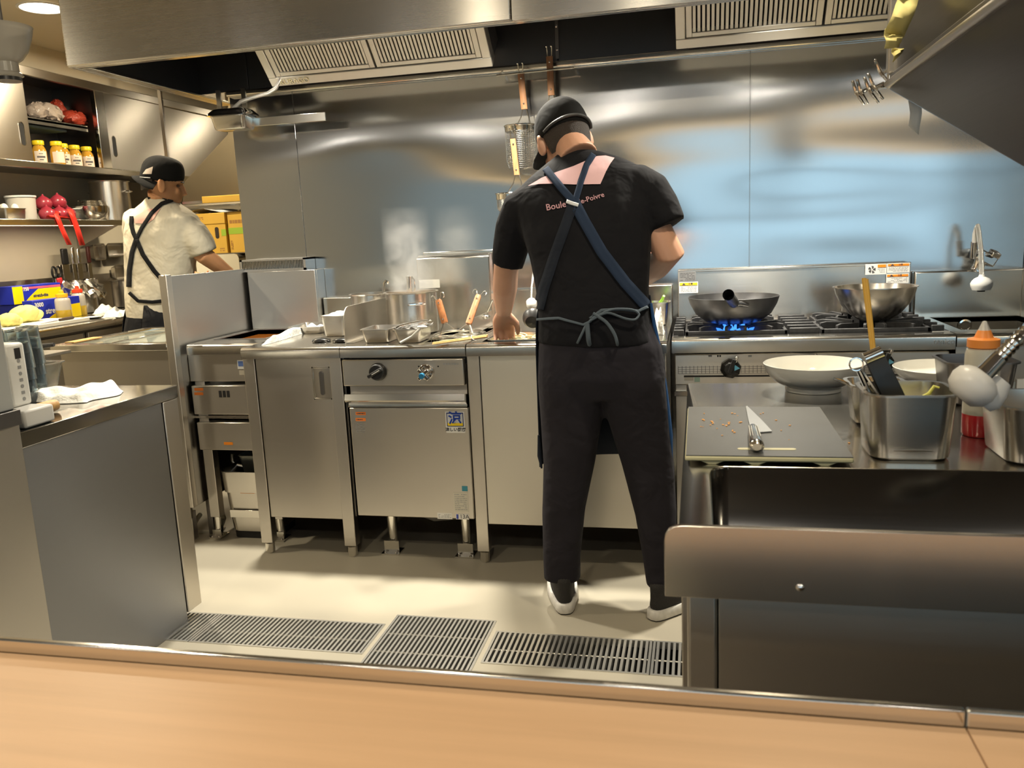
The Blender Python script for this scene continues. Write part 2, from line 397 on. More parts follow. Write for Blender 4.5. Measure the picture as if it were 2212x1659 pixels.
# ------------------------------------------------------------------ extraction hood
hood = thing('extraction_hood', 'large brushed steel extraction hood over the cooking line', 'hood', (-0.2, 3.1, ZH))
HX0, HX1, HY = -2.22, 2.4, 2.73
hs = [HX0, atY(1105, 45, HY).x, HX1]
for k in range(2):
    build('front_panel', MB().box(hs[k]+(.0015 if k else 0), hs[k+1]-.0015, HY, HY+.02, ZH, ZC), ST_HOOD, hood, world=True, bevel=0.006 if k == 0 else 0.001)
build('side_panel', MB().box(HX0, HX0+.02, HY+.02, 3.75, ZH, ZC), ST_HOOD, hood, world=True, bevel=0.002)
mb = MB(); mb.box(HX0+.02, HX1, HY+.02, HY+.05, ZH, ZH+.012); mb.box(HX0+.02, HX0+.06, HY+.05, 3.75, ZH, ZH+.012)
build('drip_gutter', mb, ST_TOP, hood, world=True, bevel=0.003)
build('back_gutter', MB().box(-2.06, 1.215, YB-.035, YB-.002, ZH-.004, ZH+.022), ST_TOP, hood, world=True, bevel=0.008)
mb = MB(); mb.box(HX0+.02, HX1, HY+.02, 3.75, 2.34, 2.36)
build('hood_ceiling', mb, ST_HOOD_SHADED, hood, world=True)
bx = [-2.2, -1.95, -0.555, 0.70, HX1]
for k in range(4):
    build('lining_sheet', MB().box(bx[k]+.002, bx[k+1]-.002, YB-.02, YB-.012, ZH+.02, 2.34), ST_HOOD_SHADED, hood, world=True, bevel=0.001)
build('side_lining', MB().box(HX0+.021, HX0+.026, HY+.02, YB-.02, ZH+.012, 2.34), ST_HOOD_SHADED, hood, world=True)
build('seam_strip', MB().box(-0.563, -0.549, YB-.026, YB-.02, ZH+.03, 2.34), ST_DARK, hood, world=True, bevel=0.002)
for z in (1.93, 2.02, 2.12):
    build('rivet', MB().ell((-0.556, YB-.028, z), (.006, .004, .006), nu=10, nv=6), CHROME, hood, world=True)
for x, y in HOOD_LAMPS:
    build('hood_lamp', MB().lathe([(.03, .10), (.045, .09), (.075, .02), (.08, 0), (.072, .0), (.06, .03), (.02, .06)], (x, y, 2.035), 20, cap0=True), CHROME, hood, world=True)
    build('lamp_mount', MB().cyl((x, y, 2.12), (x, y, 2.342), .012, n=10), CHROME, hood, world=True)

FILT = mat('filter_steel', (.78, .74, .66), .42, .45)
def filter_bank(x0, x1, label, n):
    yb, zb = 3.33, 1.862
    t = thing('grease_filter', label, 'grease filter', ((x0+x1)/2, yb, zb))
    R = Matrix.Rotation(math.radians(-45), 3, 'X')  # local: u along x, v up the slope, w behind
    def P(u, v, w_): return Vector((u, yb, zb)) + Vector((0, -math.sin(PI/4), math.cos(PI/4)))*v + Vector((0, math.sin(PI/4), math.cos(PI/4)))*w_
    def slab(m, u0, u1, v0, v1, w0, w1):
        m.add([P(u0, v0, w0), P(u1, v0, w0), P(u1, v1, w0), P(u0, v1, w0), P(u0, v0, w1), P(u1, v0, w1), P(u1, v1, w1), P(u0, v1, w1)],
              [(0, 3, 2, 1), (4, 5, 6, 7), (0, 1, 5, 4), (1, 2, 6, 5), (2, 3, 7, 6), (3, 0, 4, 7)])
    h = 0.42
    body = MB(); slab(body, x0, x1, 0, h, .05, .16)
    build('filter_box', body, ST_DARK, t, world=True)
    fr = MB(); slab(fr, x0, x1, -.012, .028, -.004, .06); slab(fr, x0, x0+.035, .028, h, -.004, .05); slab(fr, x1-.035, x1, .028, h, -.004, .05)
    build('filter_frame', fr, FILT, t, world=True, bevel=0.003)
    mid = (x0+x1)/2
    for a, b in ((x0+.037, mid-.004), (mid+.004, x1-.037)):
        f = MB(); slab(f, a, a+.022, .03, h, 0, .03); slab(f, b-.022, b, .03, h, 0, .03); slab(f, a+.022, b-.022, .03, .048, 0, .03)
        pn = build('filter_panel', f, FILT, t, world=True, bevel=0.002)
        bk = MB(); slab(bk, a, b, .03, h, .03, .04); build('filter_back', bk, BLACKM, pn, world=True)
        pw = (b-a-.044)/n
        s0 = MB(); slab(s0, -pw*.33, pw*.33, .048, h, .004, .02)
        s0.v = [v-Vector((0, 0, 0)) for v in s0.v]
        base = None
        for k in range(n):
            u = a+.022+pw*(k+.5)
            if base is None:
                m_ = MB(); slab(m_, u-pw*.31, u+pw*.31, .048, h, .004, .02); base = build('slat', m_, FILT, pn, world=True); u0 = u
            else:
                c = base.copy(); C.objects.link(c); c.parent = pn; c.location.x = u-u0
        hk = MB(); hk.tube([P((a+b)/2 + (b-a)*.4*(1 if a < mid-.1 else -1)-.008, .2, 0), P((a+b)/2+(b-a)*.4*(1 if a < mid-.1 else -1)-.008, .19, -.014), P((a+b)/2+(b-a)*.4*(1 if a < mid-.1 else -1)+.008, .19, -.014), P((a+b)/2+(b-a)*.4*(1 if a < mid-.1 else -1)+.008, .2, 0)], .003, 6)
        build('latch', hk, CHROME, pn, world=True)
    return t, P
fa, PA = filter_bank(-1.735, -0.783, 'slatted steel grease filter box with raised lettering, left of the hanging strainers', 25)
text('KURAGO', 0.032, mat('raised_letter', (0.75, 0.68, 0.5), 0.25, 1.0), fa, PA(-1.625, .008, -.006), (1, 0, 0), (0, -1, 1), ext=.002)
filter_bank(-0.077, 0.955, 'slatted steel grease filter box above the gas range', 26)

# grease cup with its flexible pipe under the left filter
gc = thing('grease_cup', 'hanging steel grease cup on a flexible metal pipe under the left filter', 'grease cup', (-1.965, 3.4, 1.70))
build('cup', MB().pan(.16, .11, .055, .014, .008, .004, .002), ST_POL, gc)
lidm = MB(); lidm.loft([MB().rr(0, 0, .056, .185, .135, .012), MB().rr(0, 0, .066, .18, .13, .012), MB().rr(0, 0, .084, .15, .10, .02), MB().rr(0, 0, .086, .14, .09, .02)])
build('lid', lidm, CHROME, gc)
build('bracket', MB().box(.07, .42, .02, .03, .012, .048), ST_TOP, gc, bevel=.002)
build('hanger', MB().box(-.07, -.05, -.005, .005, .08, .17).box(.05, .07, -.005, .005, .08, .17), ST_POL, gc)
pp = [Vector(p) for p in [(.0, 0, .088), (.05, -.01, .115), (.13, -.03, .125), (.2, -.05, .13), (.25, -.07, .145), (.28, -.085, .175), (.29, -.085, .2), (.287, -.08, .235)]]
build('flexible_pipe', MB().tube(pp, .008, 10), mat('braided_steel', (.75, .74, .7), .3, 1.0, bump=.8, bscale=500), gc)
build('pipe_nut', MB().cyl((.287, -.08, .205), (.287, -.08, .225), .013, n=6).cyl((.287, -.08, .228), (.287, -.08, .245), .012, n=12), CHROME, gc)
# ------------------------------------------------------------------ cooking line along the back wall
def rectY(px0, py0, px1, py1, Y):
    cx, cy = (px0+px1)/2, (py0+py1)/2
    return atY(px0, cy, Y).x, atY(px1, cy, Y).x, atY(cx, py1, Y).z, atY(cx, py0, Y).z
def boxY(mb, px0, py0, px1, py1, Y, y1):
    x0, x1, z0, z1 = rectY(px0, py0, px1, py1, Y); mb.box(x0, x1, Y, y1, z0, z1); return mb
def sticker(parent, px0, py0, px1, py1, Y, m, name='sticker', label=None, r=0.0):
    x0, x1, z0, z1 = rectY(px0, py0, px1, py1, Y)
    mb = MB().box(x0, x1, Y-.0009, Y, z0, z1)
    o = build(name, mb, m, parent, world=True, label=label); return o, (x0, x1, z0, z1)
def lines(parent, x0, x1, z0, z1, Y, rows, m=None, fill=0.55, seed=1):
    # rows of print too small to read
    rn = random.Random(seed); mb = MB(); h = (z1-z0)/rows
    for k in range(rows):
        x = x0
        while x < x1-.001:
            wd = rn.uniform(.003, .012)*max(1, (x1-x0)/.06)
            if rn.random() < .85: mb.box(x, min(x+wd, x1), Y-.0012, Y-.0008, z0+h*(k+.5-fill/2), z0+h*(k+.5+fill/2))
            x += wd+.002*max(1, (x1-x0)/.06)
    if mb.v: return build('print', mb, m or INKG, parent, world=True)
def nose_top(x0, x1, y0, y1, z, drop=.042, r=.016, n=6):
    # worktop slab with a rounded (bull-nose) front edge: profile in yz
    prof = [(y1, z), (y1, z-.02), (y0+.03, z-.02), (y0+.03, z-drop), (y0, z-drop)]
    prof += [(y0, z-r)] + [(y0+r-r*math.cos(a*PI/2/n), z-r+r*math.sin(a*PI/2/n)) for a in range(1, n+1)]
    return MB().prism(prof, 'yz', x0, x1)
def wtop(t, x0, x1, y0, y1, z=ZT, cuts=(), **k):
    # worktop with rectangular openings (cx0,cx1,cy0,cy1): front nose + grid of slabs
    cs = list(cuts)
    if not cs: return build('worktop', nose_top(x0, x1, y0, y1, z), ST_TOP, t, world=True, **k)
    yb = min(c[2] for c in cs); m = nose_top(x0, x1, y0, yb, z)
    gx = sorted({x0, x1} | {c[0] for c in cs} | {c[1] for c in cs}); gy = sorted({yb, y1} | {c[2] for c in cs} | {c[3] for c in cs})
    for i in range(len(gx)-1):
        for j in range(len(gy)-1):
            cx, cy = (gx[i]+gx[i+1])/2, (gy[j]+gy[j+1])/2
            if not any(c[0] < cx < c[1] and c[2] < cy < c[3] for c in cs): m.box(gx[i], gx[i+1], gy[j], gy[j+1], z-.02, z)
    return build('worktop', m, ST_TOP, t, world=True, **k)
def leg_post(t, x, y, z0, z1, wd=.04, foot=True):
    p = build('leg', MB().box(x-wd/2, x+wd/2, y, y+.04, .045 if foot else z0, z1), ST_H, t, world=True, bevel=.002)
    if foot: build('foot', MB().lathe([(.010, .045), (.019, .04), (.019, .006), (.016, 0)], (x, y+.02, 0), 16, cap1=True), ST_POL, p, world=True)
    return p

XA0, XA1, XG1, XC1 = atY(519, 760, YF).x, -1.283, -0.803, -0.105
XS1 = 0.815
ST_SCR = steel('steel_screen', (.47, .46, .44), .33, 'h', .6)
# --- fryer, set back to the left
YFR = 2.93; XF0, XF1 = -2.004, XA0-.004
fr = thing('deep_fryer', 'steel deep fryer with an oil-stained basin and open bottom at the left of the line', 'fryer', ((XF0+XF1)/2, YFR+.28, 0))
XFB = -1.672
wtop(fr, XF0, XFB, YFR, 3.45, cuts=[(-1.95, -1.74, 3.08, 3.40)])
b = MB(); b.box(-1.965, -1.725, 3.065, 3.08, .64, .827).box(-1.965, -1.725, 3.40, 3.415, .64, .827).box(-1.965, -1.95, 3.08, 3.40, .64, .827).box(-1.74, -1.725, 3.08, 3.40, .64, .827)
build('basin', b, ST_DARK, fr, world=True)
build('frying_oil', MB().box(-1.95, -1.74, 3.08, 3.40, .795, .806), mat('oil_brown', (0.22, 0.07, 0.012), 0.08, coat=.5), fr, world=True)
build('upper_panel', boxY(MB(), 408, 765, 549, 824, YFR+.02, YFR+.05), ST_H, fr, world=True, bevel=.002)
d2 = build('drip_drawer', boxY(MB(), 416, 833, 557, 896, YFR+.005, YFR+.25), ST_H, fr, world=True, bevel=.003)
for k in range(3):
    sticker(d2, 473+k*8.5, 844, 479+k*8.5, 858, YFR+.005, BLACKM, 'slot')
for py in (838, 847.5): sticker(d2, 420, py, 439, py+6, YFR+.005, ORANGEL, 'heat_label', label='orange heat warning label')
build('crossbar', boxY(MB(), 418, 898, 560, 904, YFR+.02, YFR+.05), ST_POL, fr, world=True, bevel=.002)
d3 = build('lower_drawer', boxY(MB(), 428, 913, 567, 973, YFR+.005, YFR+.3), ST_H, fr, world=True, bevel=.003)
sticker(d3, 484, 955, 503, 961, YFR+.005, ORLAB, 'heat_label')
# frame posts, open base
for x in (XF0+.022, XFB-.022):
    for y in (YFR+.03, 3.38):
        p = build('leg', MB().box(x-.022, x+.022, y, y+.04, .09, ZT-.042), ST_H, fr, world=True, bevel=.002)
        build('foot', MB().cyl((x, y+.02, .008), (x, y+.02, .09), .016, n=14), ST_POL, p, world=True)
        build('foot_plate', MB().box(x-.028, x+.028, y-.02, y+.05, 0, .008).box(x-.02, x+.02, y+.0, y+.004, .008, .035).ell((x-.016, y-.01, .009), (.005, .005, .004), nu=8, nv=5).ell((x+.016, y-.01, .009), (.005, .005, .004), nu=8, nv=5), ST_POL, p, world=True)
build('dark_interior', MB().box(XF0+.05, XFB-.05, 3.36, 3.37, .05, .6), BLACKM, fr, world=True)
q = lambda x, y, Y: atY(x, y, Y)
build('drain_pipe', MB().tube([q(502, 980, 3.1), q(503, 996, 3.1), q(509, 1004, 3.1), q(550, 1012, 3.1), q(580, 1014, 3.1)], .009, 10), CHROME, fr, world=True)
build('gas_valve', MB().tube([q(462, 975, 3.05), q(463, 1005, 3.05)], .012, 10).tube([q(462, 1005, 3.05), q(463, 1025, 3.05)], .017, 12), CHROME, fr, world=True)
build('gas_hose', MB().tube([q(463, 1025, 3.05), q(468, 1060, 3.05), q(476, 1095, 3.08), q(484, 1120, 3.1), q(478, 1138, 3.06), q(455, 1150, 3.02), q(425, 1150, 3.0), q(418, 1138, 3.0), q(425, 1122, 3.02), q(432, 1112, 3.06)], .010, 10), mat('cream_hose', (.62, .57, .44), .5), fr, world=True)
build('valve_knob', MB().ell(q(456, 980, 3.04), (.014, .01, .01), nu=12, nv=8), mat('red_knob', (.45, .02, .03), .4), fr, world=True)
build('valve_knob', MB().ell(q(441, 1000, 3.03), (.011, .01, .016), nu=12, nv=8), MATS['red_knob'], fr, world=True)
# splash back of the fryer with the slotted flue box
zs = 1.085
bgd = build('splashback', MB().box(XF0, -1.672, 3.45, 3.47, ZT, zs), ST_SCR, fr, world=True, bevel=.002)
build('splashback_return', MB().box(-1.69, -1.672, 3.47, YB-.002, ZT, zs), ST_SCR, fr, world=True, bevel=.002)
fx0, fx1 = atY(519, 560, 3.46).x, atY(661, 555, 3.46).x
fb = build('flue_box', MB().box(fx0, fx0+.012, 3.45, YB-.003, zs, zs+.055).box(fx1-.012, fx1, 3.45, YB-.003, zs, zs+.055).box(fx0, fx1, 3.45, 3.456, zs, zs+.010).box(fx0, fx1, 3.45, YB-.003, zs+.047, zs+.055).box(fx0+.012, fx1-.012, 3.50, 3.505, zs+.01, zs+.047), ST_SCR, fr, world=True)
n = 40
for k in range(n):
    x = fx0+.014+(fx1-fx0-.028)*(k+.5)/n
    o = build('flue_slat', MB().box(x-.0016, x+.0016, 3.451, 3.46, zs+.010, zs+.047), ST_POL, fb, world=True, smooth=False)
_, r = sticker(fr, 513, 778, 530, 797, YFR+.02, WHITE, label='small white sticker with a blue mark')
build('sticker_mark', MB().box(r[0]+.004, r[1]-.004, YFR+.0182, YFR+.019, r[2]+.011, r[3]-.004), mat('sticker_blue', (.12, .2, .5), .5), fr, world=True)
sticker(fr, 517, 800, 529, 810, YFR+.02, mat('sticker_beige', (.55, .5, .4), .5))

# bucket of strained oil under the fryer
bk = thing('oil_can', 'squarish steel oil can under the fryer with an orange label and a strap handle', 'oil can', (-1.815, 3.07, 0))
xx = lambda z: .105+.016*z/.29
m = MB(); m.loft([MB().rr(0, 0, z, 2*xx(z)*g, 2*xx(z)*g*.95, .04) for z, g in ((0, .93), (.03, .96), (.032, 1), (.20, 1), (.202, 1.05), (.288, 1.05), (.292, 1.07), (.293, 1.05), (.286, 1.02), (.21, 1.0), (.19, .9))])
build('body', m, ST_POT, bk)
build('base_band', MB().loft([MB().rr(0, 0, z, .205, .195, .04) for z in (0.0, .029)]), BLACKM, bk)
build('strap_handle', MB().box(-.09, .075, -.118, -.112, .095, .128).box(.07, .076, -.14, -.112, .095, .128).box(.07, .09, -.14, -.134, .095, .128), ST_POL, bk, bevel=.001)
build('label', MB().box(-.035, .03, -.1145, -.1135, .20, .213), ORLAB, bk, label='orange heat label')
pn = thing('strainer_pan', 'dark square strainer pan standing in the oil can under the fryer', 'strainer', (-1.80, 3.09, .195))
build('pan', MB().pan(.16, .16, .15, .02, .02, .004, .002), mat('strainer_grey', (.28, .29, .27), .35, .9), pn)

# --- tall side screen left of the fryer
sc = thing('side_screen', 'tall steel side screen standing left of the fryer', 'splash screen', (-2.035, 3.18, .15))
build('panel', MB().box(-2.032, -2.018, 2.905, YB-.002, .16, 1.10), ST_SCR, sc, world=True, bevel=.002)
build('front_post', MB().box(-2.05, -2.016, 2.87, 2.905, .16, 1.105), ST_H, sc, world=True, bevel=.003)
build('base_leg', MB().box(-2.045, -2.02, 3.0, 3.03, 0, .16).box(-2.045, -2.02, 3.42, 3.45, 0, .16), ST_DARK, sc, world=True)

# --- cabinet with the single door
ca = thing('worktop_cabinet', 'steel worktop cabinet with one door and recessed pull, between fryer and noodle boiler', 'cabinet', ((XA0+XA1)/2, 3.1, 0))
wtop(ca, XA0, XA1, YF, 3.50)
build('backsplash', MB().box(-1.667, XA1, 3.50, YB-.002, ZT-.02, .955), ST_TOP, ca, world=True, bevel=.004)
YD = YF+.03
dx0, dx1 = atY(551, 775, YD).x, atY(728, 775, YD).x
cb = MB(); cb.box(dx0-.02, XA1-.005, YD+.018, 3.48, .16, ZT-.044)
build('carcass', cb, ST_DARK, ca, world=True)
dr = build('door', MB().box(dx0, dx1, YD, YD+.017, .152, ZT-.046), ST_H, ca, world=True, bevel=.0015)
x0, x1, z0, z1 = rectY(676, 792, 716, 863, YD)
h = MB(); e = .006
h.box(x0, x1, YD-.003, YD, z0, z0+e).box(x0, x1, YD-.003, YD, z1-e, z1).box(x0, x0+e, YD-.003, YD, z0, z1).box(x1-e, x1, YD-.003, YD, z0, z1)
h.box(x0+e, x1-e, YD-.0012, YD, z0+e, z1-e)
hp = build('recessed_pull', h, ST_POL, dr, world=True, bevel=.001)
xm = (x0+x1)/2
sl = []
for a in range(24):
    an = 2*PI*a/24; sl.append((xm+.009*math.cos(an), (z1-.026 if math.sin(an) >= 0 else z0+.026)+.009*math.sin(an)))
build('pull_slot', MB().prism(sl, 'xz', YD-.004, YD-.0012), ST_DARK, dr, world=True, bevel=.002)
leg_post(ca, dx0-.026, YD-.005, 0, ZT-.044, .048); leg_post(ca, XA1-.032, YD-.005, 0, ZT-.044, .048)
leg_post(ca, dx0-.026, 3.4, 0, ZT-.044, .04); leg_post(ca, XA1-.032, 3.4, 0, ZT-.044, .04)
build('rear_rail', MB().box(dx0-.055, dx0-.043, YD+.03, YD+.05, .05, .36), ST_POL, ca, world=True, bevel=.001)

# --- gas noodle boiler
gb = thing('noodle_boiler', 'steel gas noodle boiler with a black dial, chrome tap and stickered door', 'noodle boiler', ((XA1+XG1)/2, 3.1, 0))
wtop(gb, XA1+.002, XG1-.002, YF, 3.44, cuts=[(-0.985, -0.815, 2.875, 3.30)])
b = MB(); zz = .64
b.box(-.995, -.805, 2.865, 2.875, zz, ZT-.002).box(-.995, -.805, 3.30, 3.31, zz, ZT-.002).box(-.995, -.985, 2.875, 3.30, zz, ZT-.002).box(-.815, -.805, 2.875, 3.30, zz, ZT-.002).box(-.995, -.805, 2.865, 3.31, zz-.01, zz)
build('boiling_tank', b, ST_TOP, gb, world=True)
build('boiling_water', MB().box(-.985, -.815, 2.875, 3.30, .770, .785), mat('noodle_water', (.55, .52, .40), .06, trans=.3, bump=.3, bscale=40), gb, world=True)
YP = YF+.005
cp = build('control_panel', MB().box(XA1+.004, XG1-.012, YP, YP+.03, rectY(755, 775, 1000, 834, YP)[2], ZT-.05), ST_H, gb, world=True, bevel=.004)
c = atY(817, 803, YP)
kn = MB().cyl((c.x, YP, c.z), (c.x, YP-.022, c.z), .034, .028, 24)
kb = build('control_dial', kn, BLACK, cp, world=True, bevel=.003)
build('dial_grip', MB().obox((c.x-.002, YP-.029, c.z), (.062, .016, .014), (0, math.radians(-28), 0)), BLACK, cp, world=True, bevel=.004)
build('dial_mark', MB().obox((c.x+.004, YP-.0375, c.z+.003), (.034, .001, .003), (0, math.radians(-28), 0)), WHITE, cp, world=True)
c = atY(921, 803, YP)
tp = build('tap_valve', MB().cyl((c.x, YP, c.z), (c.x, YP-.01, c.z), .03, .028, 24).cyl((c.x, YP-.01, c.z), (c.x, YP-.03, c.z-.004), .017, .014, 16).obox((c.x, YP-.034, c.z-.005), (.052, .012, .013), (0, .8, 0)).obox((c.x, YP-.034, c.z-.005), (.052, .012, .013), (0, -.75, 0)), CHROME, cp, world=True, bevel=.002)
build('blue_cap', MB().cyl((c.x-.004, YP-.038, c.z-.008), (c.x-.004, YP-.048, c.z-.009), .011, .010, 16), mat('cap_blue', (.02, .18, .36), .35), cp, world=True)
for px in (903, 945): sticker(cp, px, 790, px+3, 793, YP, BLACKM, 'screw_hole')
lines(cp, atY(957, 785, YP).x, atY(990, 785, YP).x, atY(970, 790, YP).z, atY(970, 782, YP).z, YP, 1, INKG, .5, 3)
build('recess_strip', MB().box(XA1+.015, XG1-.012, YP+.03, YP+.05, .60, .75), ST_H, gb, world=True, bevel=.002)
YG = YF+.012
gdx0, gdx1 = XA1+.016, XG1-.006
zd0, zd1, zl = .175, atY(890, 881, YG).z, atY(890, 849, YG).z
dg = build('door', MB().box(gdx0, gdx1, YG, YG+.03, zd0, zd1), ST_H, gb, world=True, bevel=.003)
hd = MB().prism([(YG+.03, zl-.004), (YG+.012, zl-.006), (YG-.022, zl), (YG-.028, zl-.022), (YG-.020, zl-.030), (YG-.008, zl-.034), (YG+.006, zl-.045), (YG, zd1+.002), (YG+.03, zd1+.002)], 'yz', gdx0-.004, gdx1-.004)
build('door_handle', hd, ST_POL, dg, world=True)
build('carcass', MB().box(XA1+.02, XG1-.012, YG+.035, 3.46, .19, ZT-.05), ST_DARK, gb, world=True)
for lx in (-1.17, -.872):
    for ly in (2.90, 3.36):
        p = build('leg', MB().lathe([(.021, .20), (.021, .14), (.016, .03), (.016, .012)], (lx, ly, 0), 16), ST_POL, gb, world=True)
        build('foot_plate', MB().box(lx-.036, lx+.036, ly-.05, ly+.02, 0, .006).box(lx-.03, lx+.03, ly-.026, ly-.022, .006, .05).ell((lx-.022, ly-.038, .007), (.006, .006, .004), nu=8, nv=5).ell((lx+.022, ly-.038, .007), (.006, .006, .004), nu=8, nv=5), ST_POL, p, world=True)
build('drain_pipe', MB().tube([(-1.08, 3.0, .2), (-1.08, 3.0, .14), (-1.06, 3.0, .115), (-1.03, 3.0, .105), (-.94, 3.0, .115)], .015, 12), RUBBER, gb, world=True)
build('pipe_elbow', MB().tube([(-.99, 3.1, .19), (-.99, 3.1, .13), (-.99, 3.05, .12)], .018, 12), ST_DARK, gb, world=True)
# stickers on the boiler door
so, r = sticker(dg, 963, 889, 1004, 935, YG, WHITE, label='white square sticker with a large blue character')
x0, x1, z0, z1 = r; hgt = z1-z0
build('sticker_field', MB().box(x0+.004, x1-.004, YG-.0014, YG-.0008, z0+.30*hgt, z1-.004), mat('sticker_navy', (.01, .03, .16), .4), dg, world=True)
build('sticker_field', MB().box(x0+.007, x1-.007, YG-.0018, YG-.0012, z0+.34*hgt, z1-.008), mat('sticker_silver', (.62, .64, .66), .4), dg, world=True)
build('sticker_field', MB().box(x0+.007, x1-.007, YG-.0021, YG-.0017, z0+.34*hgt, z0+.47*hgt), mat('sticker_yellow', (.9, .65, .02), .4), dg, world=True)
text('涼', .05, mat('sticker_ink_blue', (.01, .05, .35), .4), dg, ((x0+x1)/2, YG-.0026, z0+.66*hgt), XW, ZW, .0003, bold=.0012)
text('涼しい厨房', .0155, mat('sticker_ink', (.02, .02, .03), .4), dg, ((x0+x1)/2, YG-.0016, z0+.15*hgt), XW, ZW, .0003, bold=.0003)
for py in (890, 903):
    _, r = sticker(dg, 768.5, py, 790, py+6.5, YG, ORANGEL, 'heat_label', label='orange heat warning label')
    lines(dg, r[0]+.004, r[1]-.004, r[2]+.003, r[3]-.003, YG, 1, INK, .7, py)
lines(dg, atY(770, 925, YG).x, atY(788, 925, YG).x, atY(775, 935, YG).z, atY(775, 913, YG).z, YG, 6, INKG, .4, 9)
sticker(dg, 998, 1050, 1010, 1061, YG, mat('sticker_teal', (.05, .28, .38), .4))
_, r = sticker(dg, 980, 1064, 1012, 1106, YG, mat('sticker_cream', (.66, .63, .54), .5), label='cream rating plate sticker')
lines(dg, r[0]+.005, r[1]-.005, r[2]+.006, r[3]-.004, YG, 9, INKG, .3, 11)
_, r = sticker(dg, 945, 1108, 977, 1121, YG, PAPER)
lines(dg, r[0]+.004, r[1]-.004, r[2]+.004, r[3]-.004, YG, 3, INKG, .4, 12)
_, r = sticker(dg, 985, 1110, 1013, 1122, YG, PAPER, label='white gas type sticker')
text('13A', .022, INK, dg, ((r[0]+r[1])/2+.008, YG-.0014, (r[2]+r[3])/2), XW, ZW, .0002)
build('sticker_edge', MB().box(r[0]+.002, r[0]+.010, YG-.0014, YG-.0008, r[2]+.002, r[3]-.002), BLUEP, dg, world=True)
# splash back ledge and raised flue box behind the boiler
build('backsplash', MB().box(XA1+.002, XG1-.002, 3.50, YB-.002, ZT-.02, .955), ST_TOP, gb, world=True, bevel=.004)
gx0, gx1 = atY(901, 590, 3.44).x, atY(1058, 590, 3.44).x
zt0 = atY(980, 556, 3.44).z
fl_ = MB().prism([(3.44, ZT-.02), (3.44, zt0), (3.46, zt0+.014), (3.50, zt0+.014), (3.50, ZT-.02)], 'yz', gx0, gx1)
build('flue_box', fl_, ST_TOP, gb, world=True, bevel=.004)
build('flue_cap', MB().box(gx0+.012, gx1+.004, 3.50, YB-.003, zt0-.02, zt0+.026), ST_POL, gb, world=True, bevel=.003)
_o, r = sticker(gb, 906, 604, 950, 622, 3.44, mat('sticker_grey', (.42, .40, .35), .5))
lines(gb, r[0]+.004, r[1]-.03, r[2]+.004, r[3]-.004, 3.44, 4, INKG, .3, 14)

# --- cold table with the plain front, behind the cook
cc = thing('topping_table', 'steel topping table with a plain pale front panel, between boiler and gas range', 'worktable', ((XG1+XC1)/2, 3.1, 0))
wtop(cc, XG1+.002, XC1, YF, 3.50, cuts=[(-0.76, -0.16, 2.855, 3.15)])
b = MB(); zz = .66
b.box(-.77, -.15, 2.845, 2.855, zz, ZT-.003).box(-.77, -.15, 3.15, 3.16, zz, ZT-.003).box(-.77, -.76, 2.855, 3.15, zz, ZT-.003).box(-.16, -.15, 2.855, 3.15, zz, ZT-.003).box(-.77, -.15, 2.845, 3.16, zz-.01, zz)
build('well', b, ST_TOP, cc, world=True)
build('backsplash', MB().box(XG1+.002, XC1, 3.50, YB-.002, ZT-.02, .965), ST_TOP, cc, world=True, bevel=.004)
pale = steel('steel_pale', (.66, .63, .56), .42, 'h', .5)
px0 = atY(1036, 770, YD).x
build('front_panel', MB().box(px0, XC1-.05, YD, YD+.015, .152, ZT-.046), pale, cc, world=True, bevel=.0015)
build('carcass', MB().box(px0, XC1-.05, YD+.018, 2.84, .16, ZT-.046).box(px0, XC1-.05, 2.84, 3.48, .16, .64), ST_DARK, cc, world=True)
for x in (px0-.024, XC1-.026): leg_post(cc, x, YD-.005, 0, ZT-.044, .046); leg_post(cc, x, 3.4, 0, ZT-.044, .04)

# --- gas range
YS = 2.92
rg = thing('gas_range', 'steel gas range with black grates and a stickered back panel, right of the cook', 'gas range', ((XC1+XS1)/2, 3.2, 0))
XR0 = -0.092
zr = .815
build('worktop', nose_top(XR0, XS1, YS, 3.0, zr, .05, .012), ST_TOP, rg, world=True)
build('burner_pan', MB().box(XR0, XS1, 3.0, 3.50, zr-.045, zr-.03).box(XR0, XR0+.02, 3.0, 3.5, zr-.03, zr).box(XS1-.02, XS1, 3.0, 3.5, zr-.03, zr).box(XR0, XS1, 3.47, 3.5, zr-.03, zr), ST_DARK, rg, world=True)
bgx0, bgx1 = atY(1465, 620, 3.5).x, atY(1967, 590, 3.5).x
zb = 1.022
bp = build('back_panel', MB().box(bgx0, bgx1, 3.50, YB-.003, zr-.05, zb).box(bgx0, bgx1, 3.495, 3.50, zb-.008, zb+.002), steel('steel_range_back', (.64, .61, .56), .25, 'h', .85), rg, world=True, bevel=.002)
YK = YS+.025
fpn = build('control_panel', MB().box(XR0+.008, XS1-.01, YK, YK+.04, atY(1500, 832, YK).z, zr-.058), ST_H, rg, world=True, bevel=.004)
gz0, gz1 = atY(1550, 807, YK).z, atY(1550, 790, YK).z
gm = MB()
for k in range(64):
    x = XR0+.02+(XS1-XR0-.05)*k/64
    gm.box(x, x+.0016, YK-.0012, YK-.0002, gz0, gz1)
for k in range(4): gm.box(XR0+.02, XS1-.03, YK-.0012, YK-.0002, gz0+(gz1-gz0)*k/3.6, gz0+(gz1-gz0)*k/3.6+.0012)
build('vent_grid', gm, ST_DARK, fpn, world=True, smooth=False)
build('panel_groove', MB().box(XR0+.04, XS1-.03, YK-.001, YK+.002, gz0-.012, gz0-.006), BLACKM, fpn, world=True)
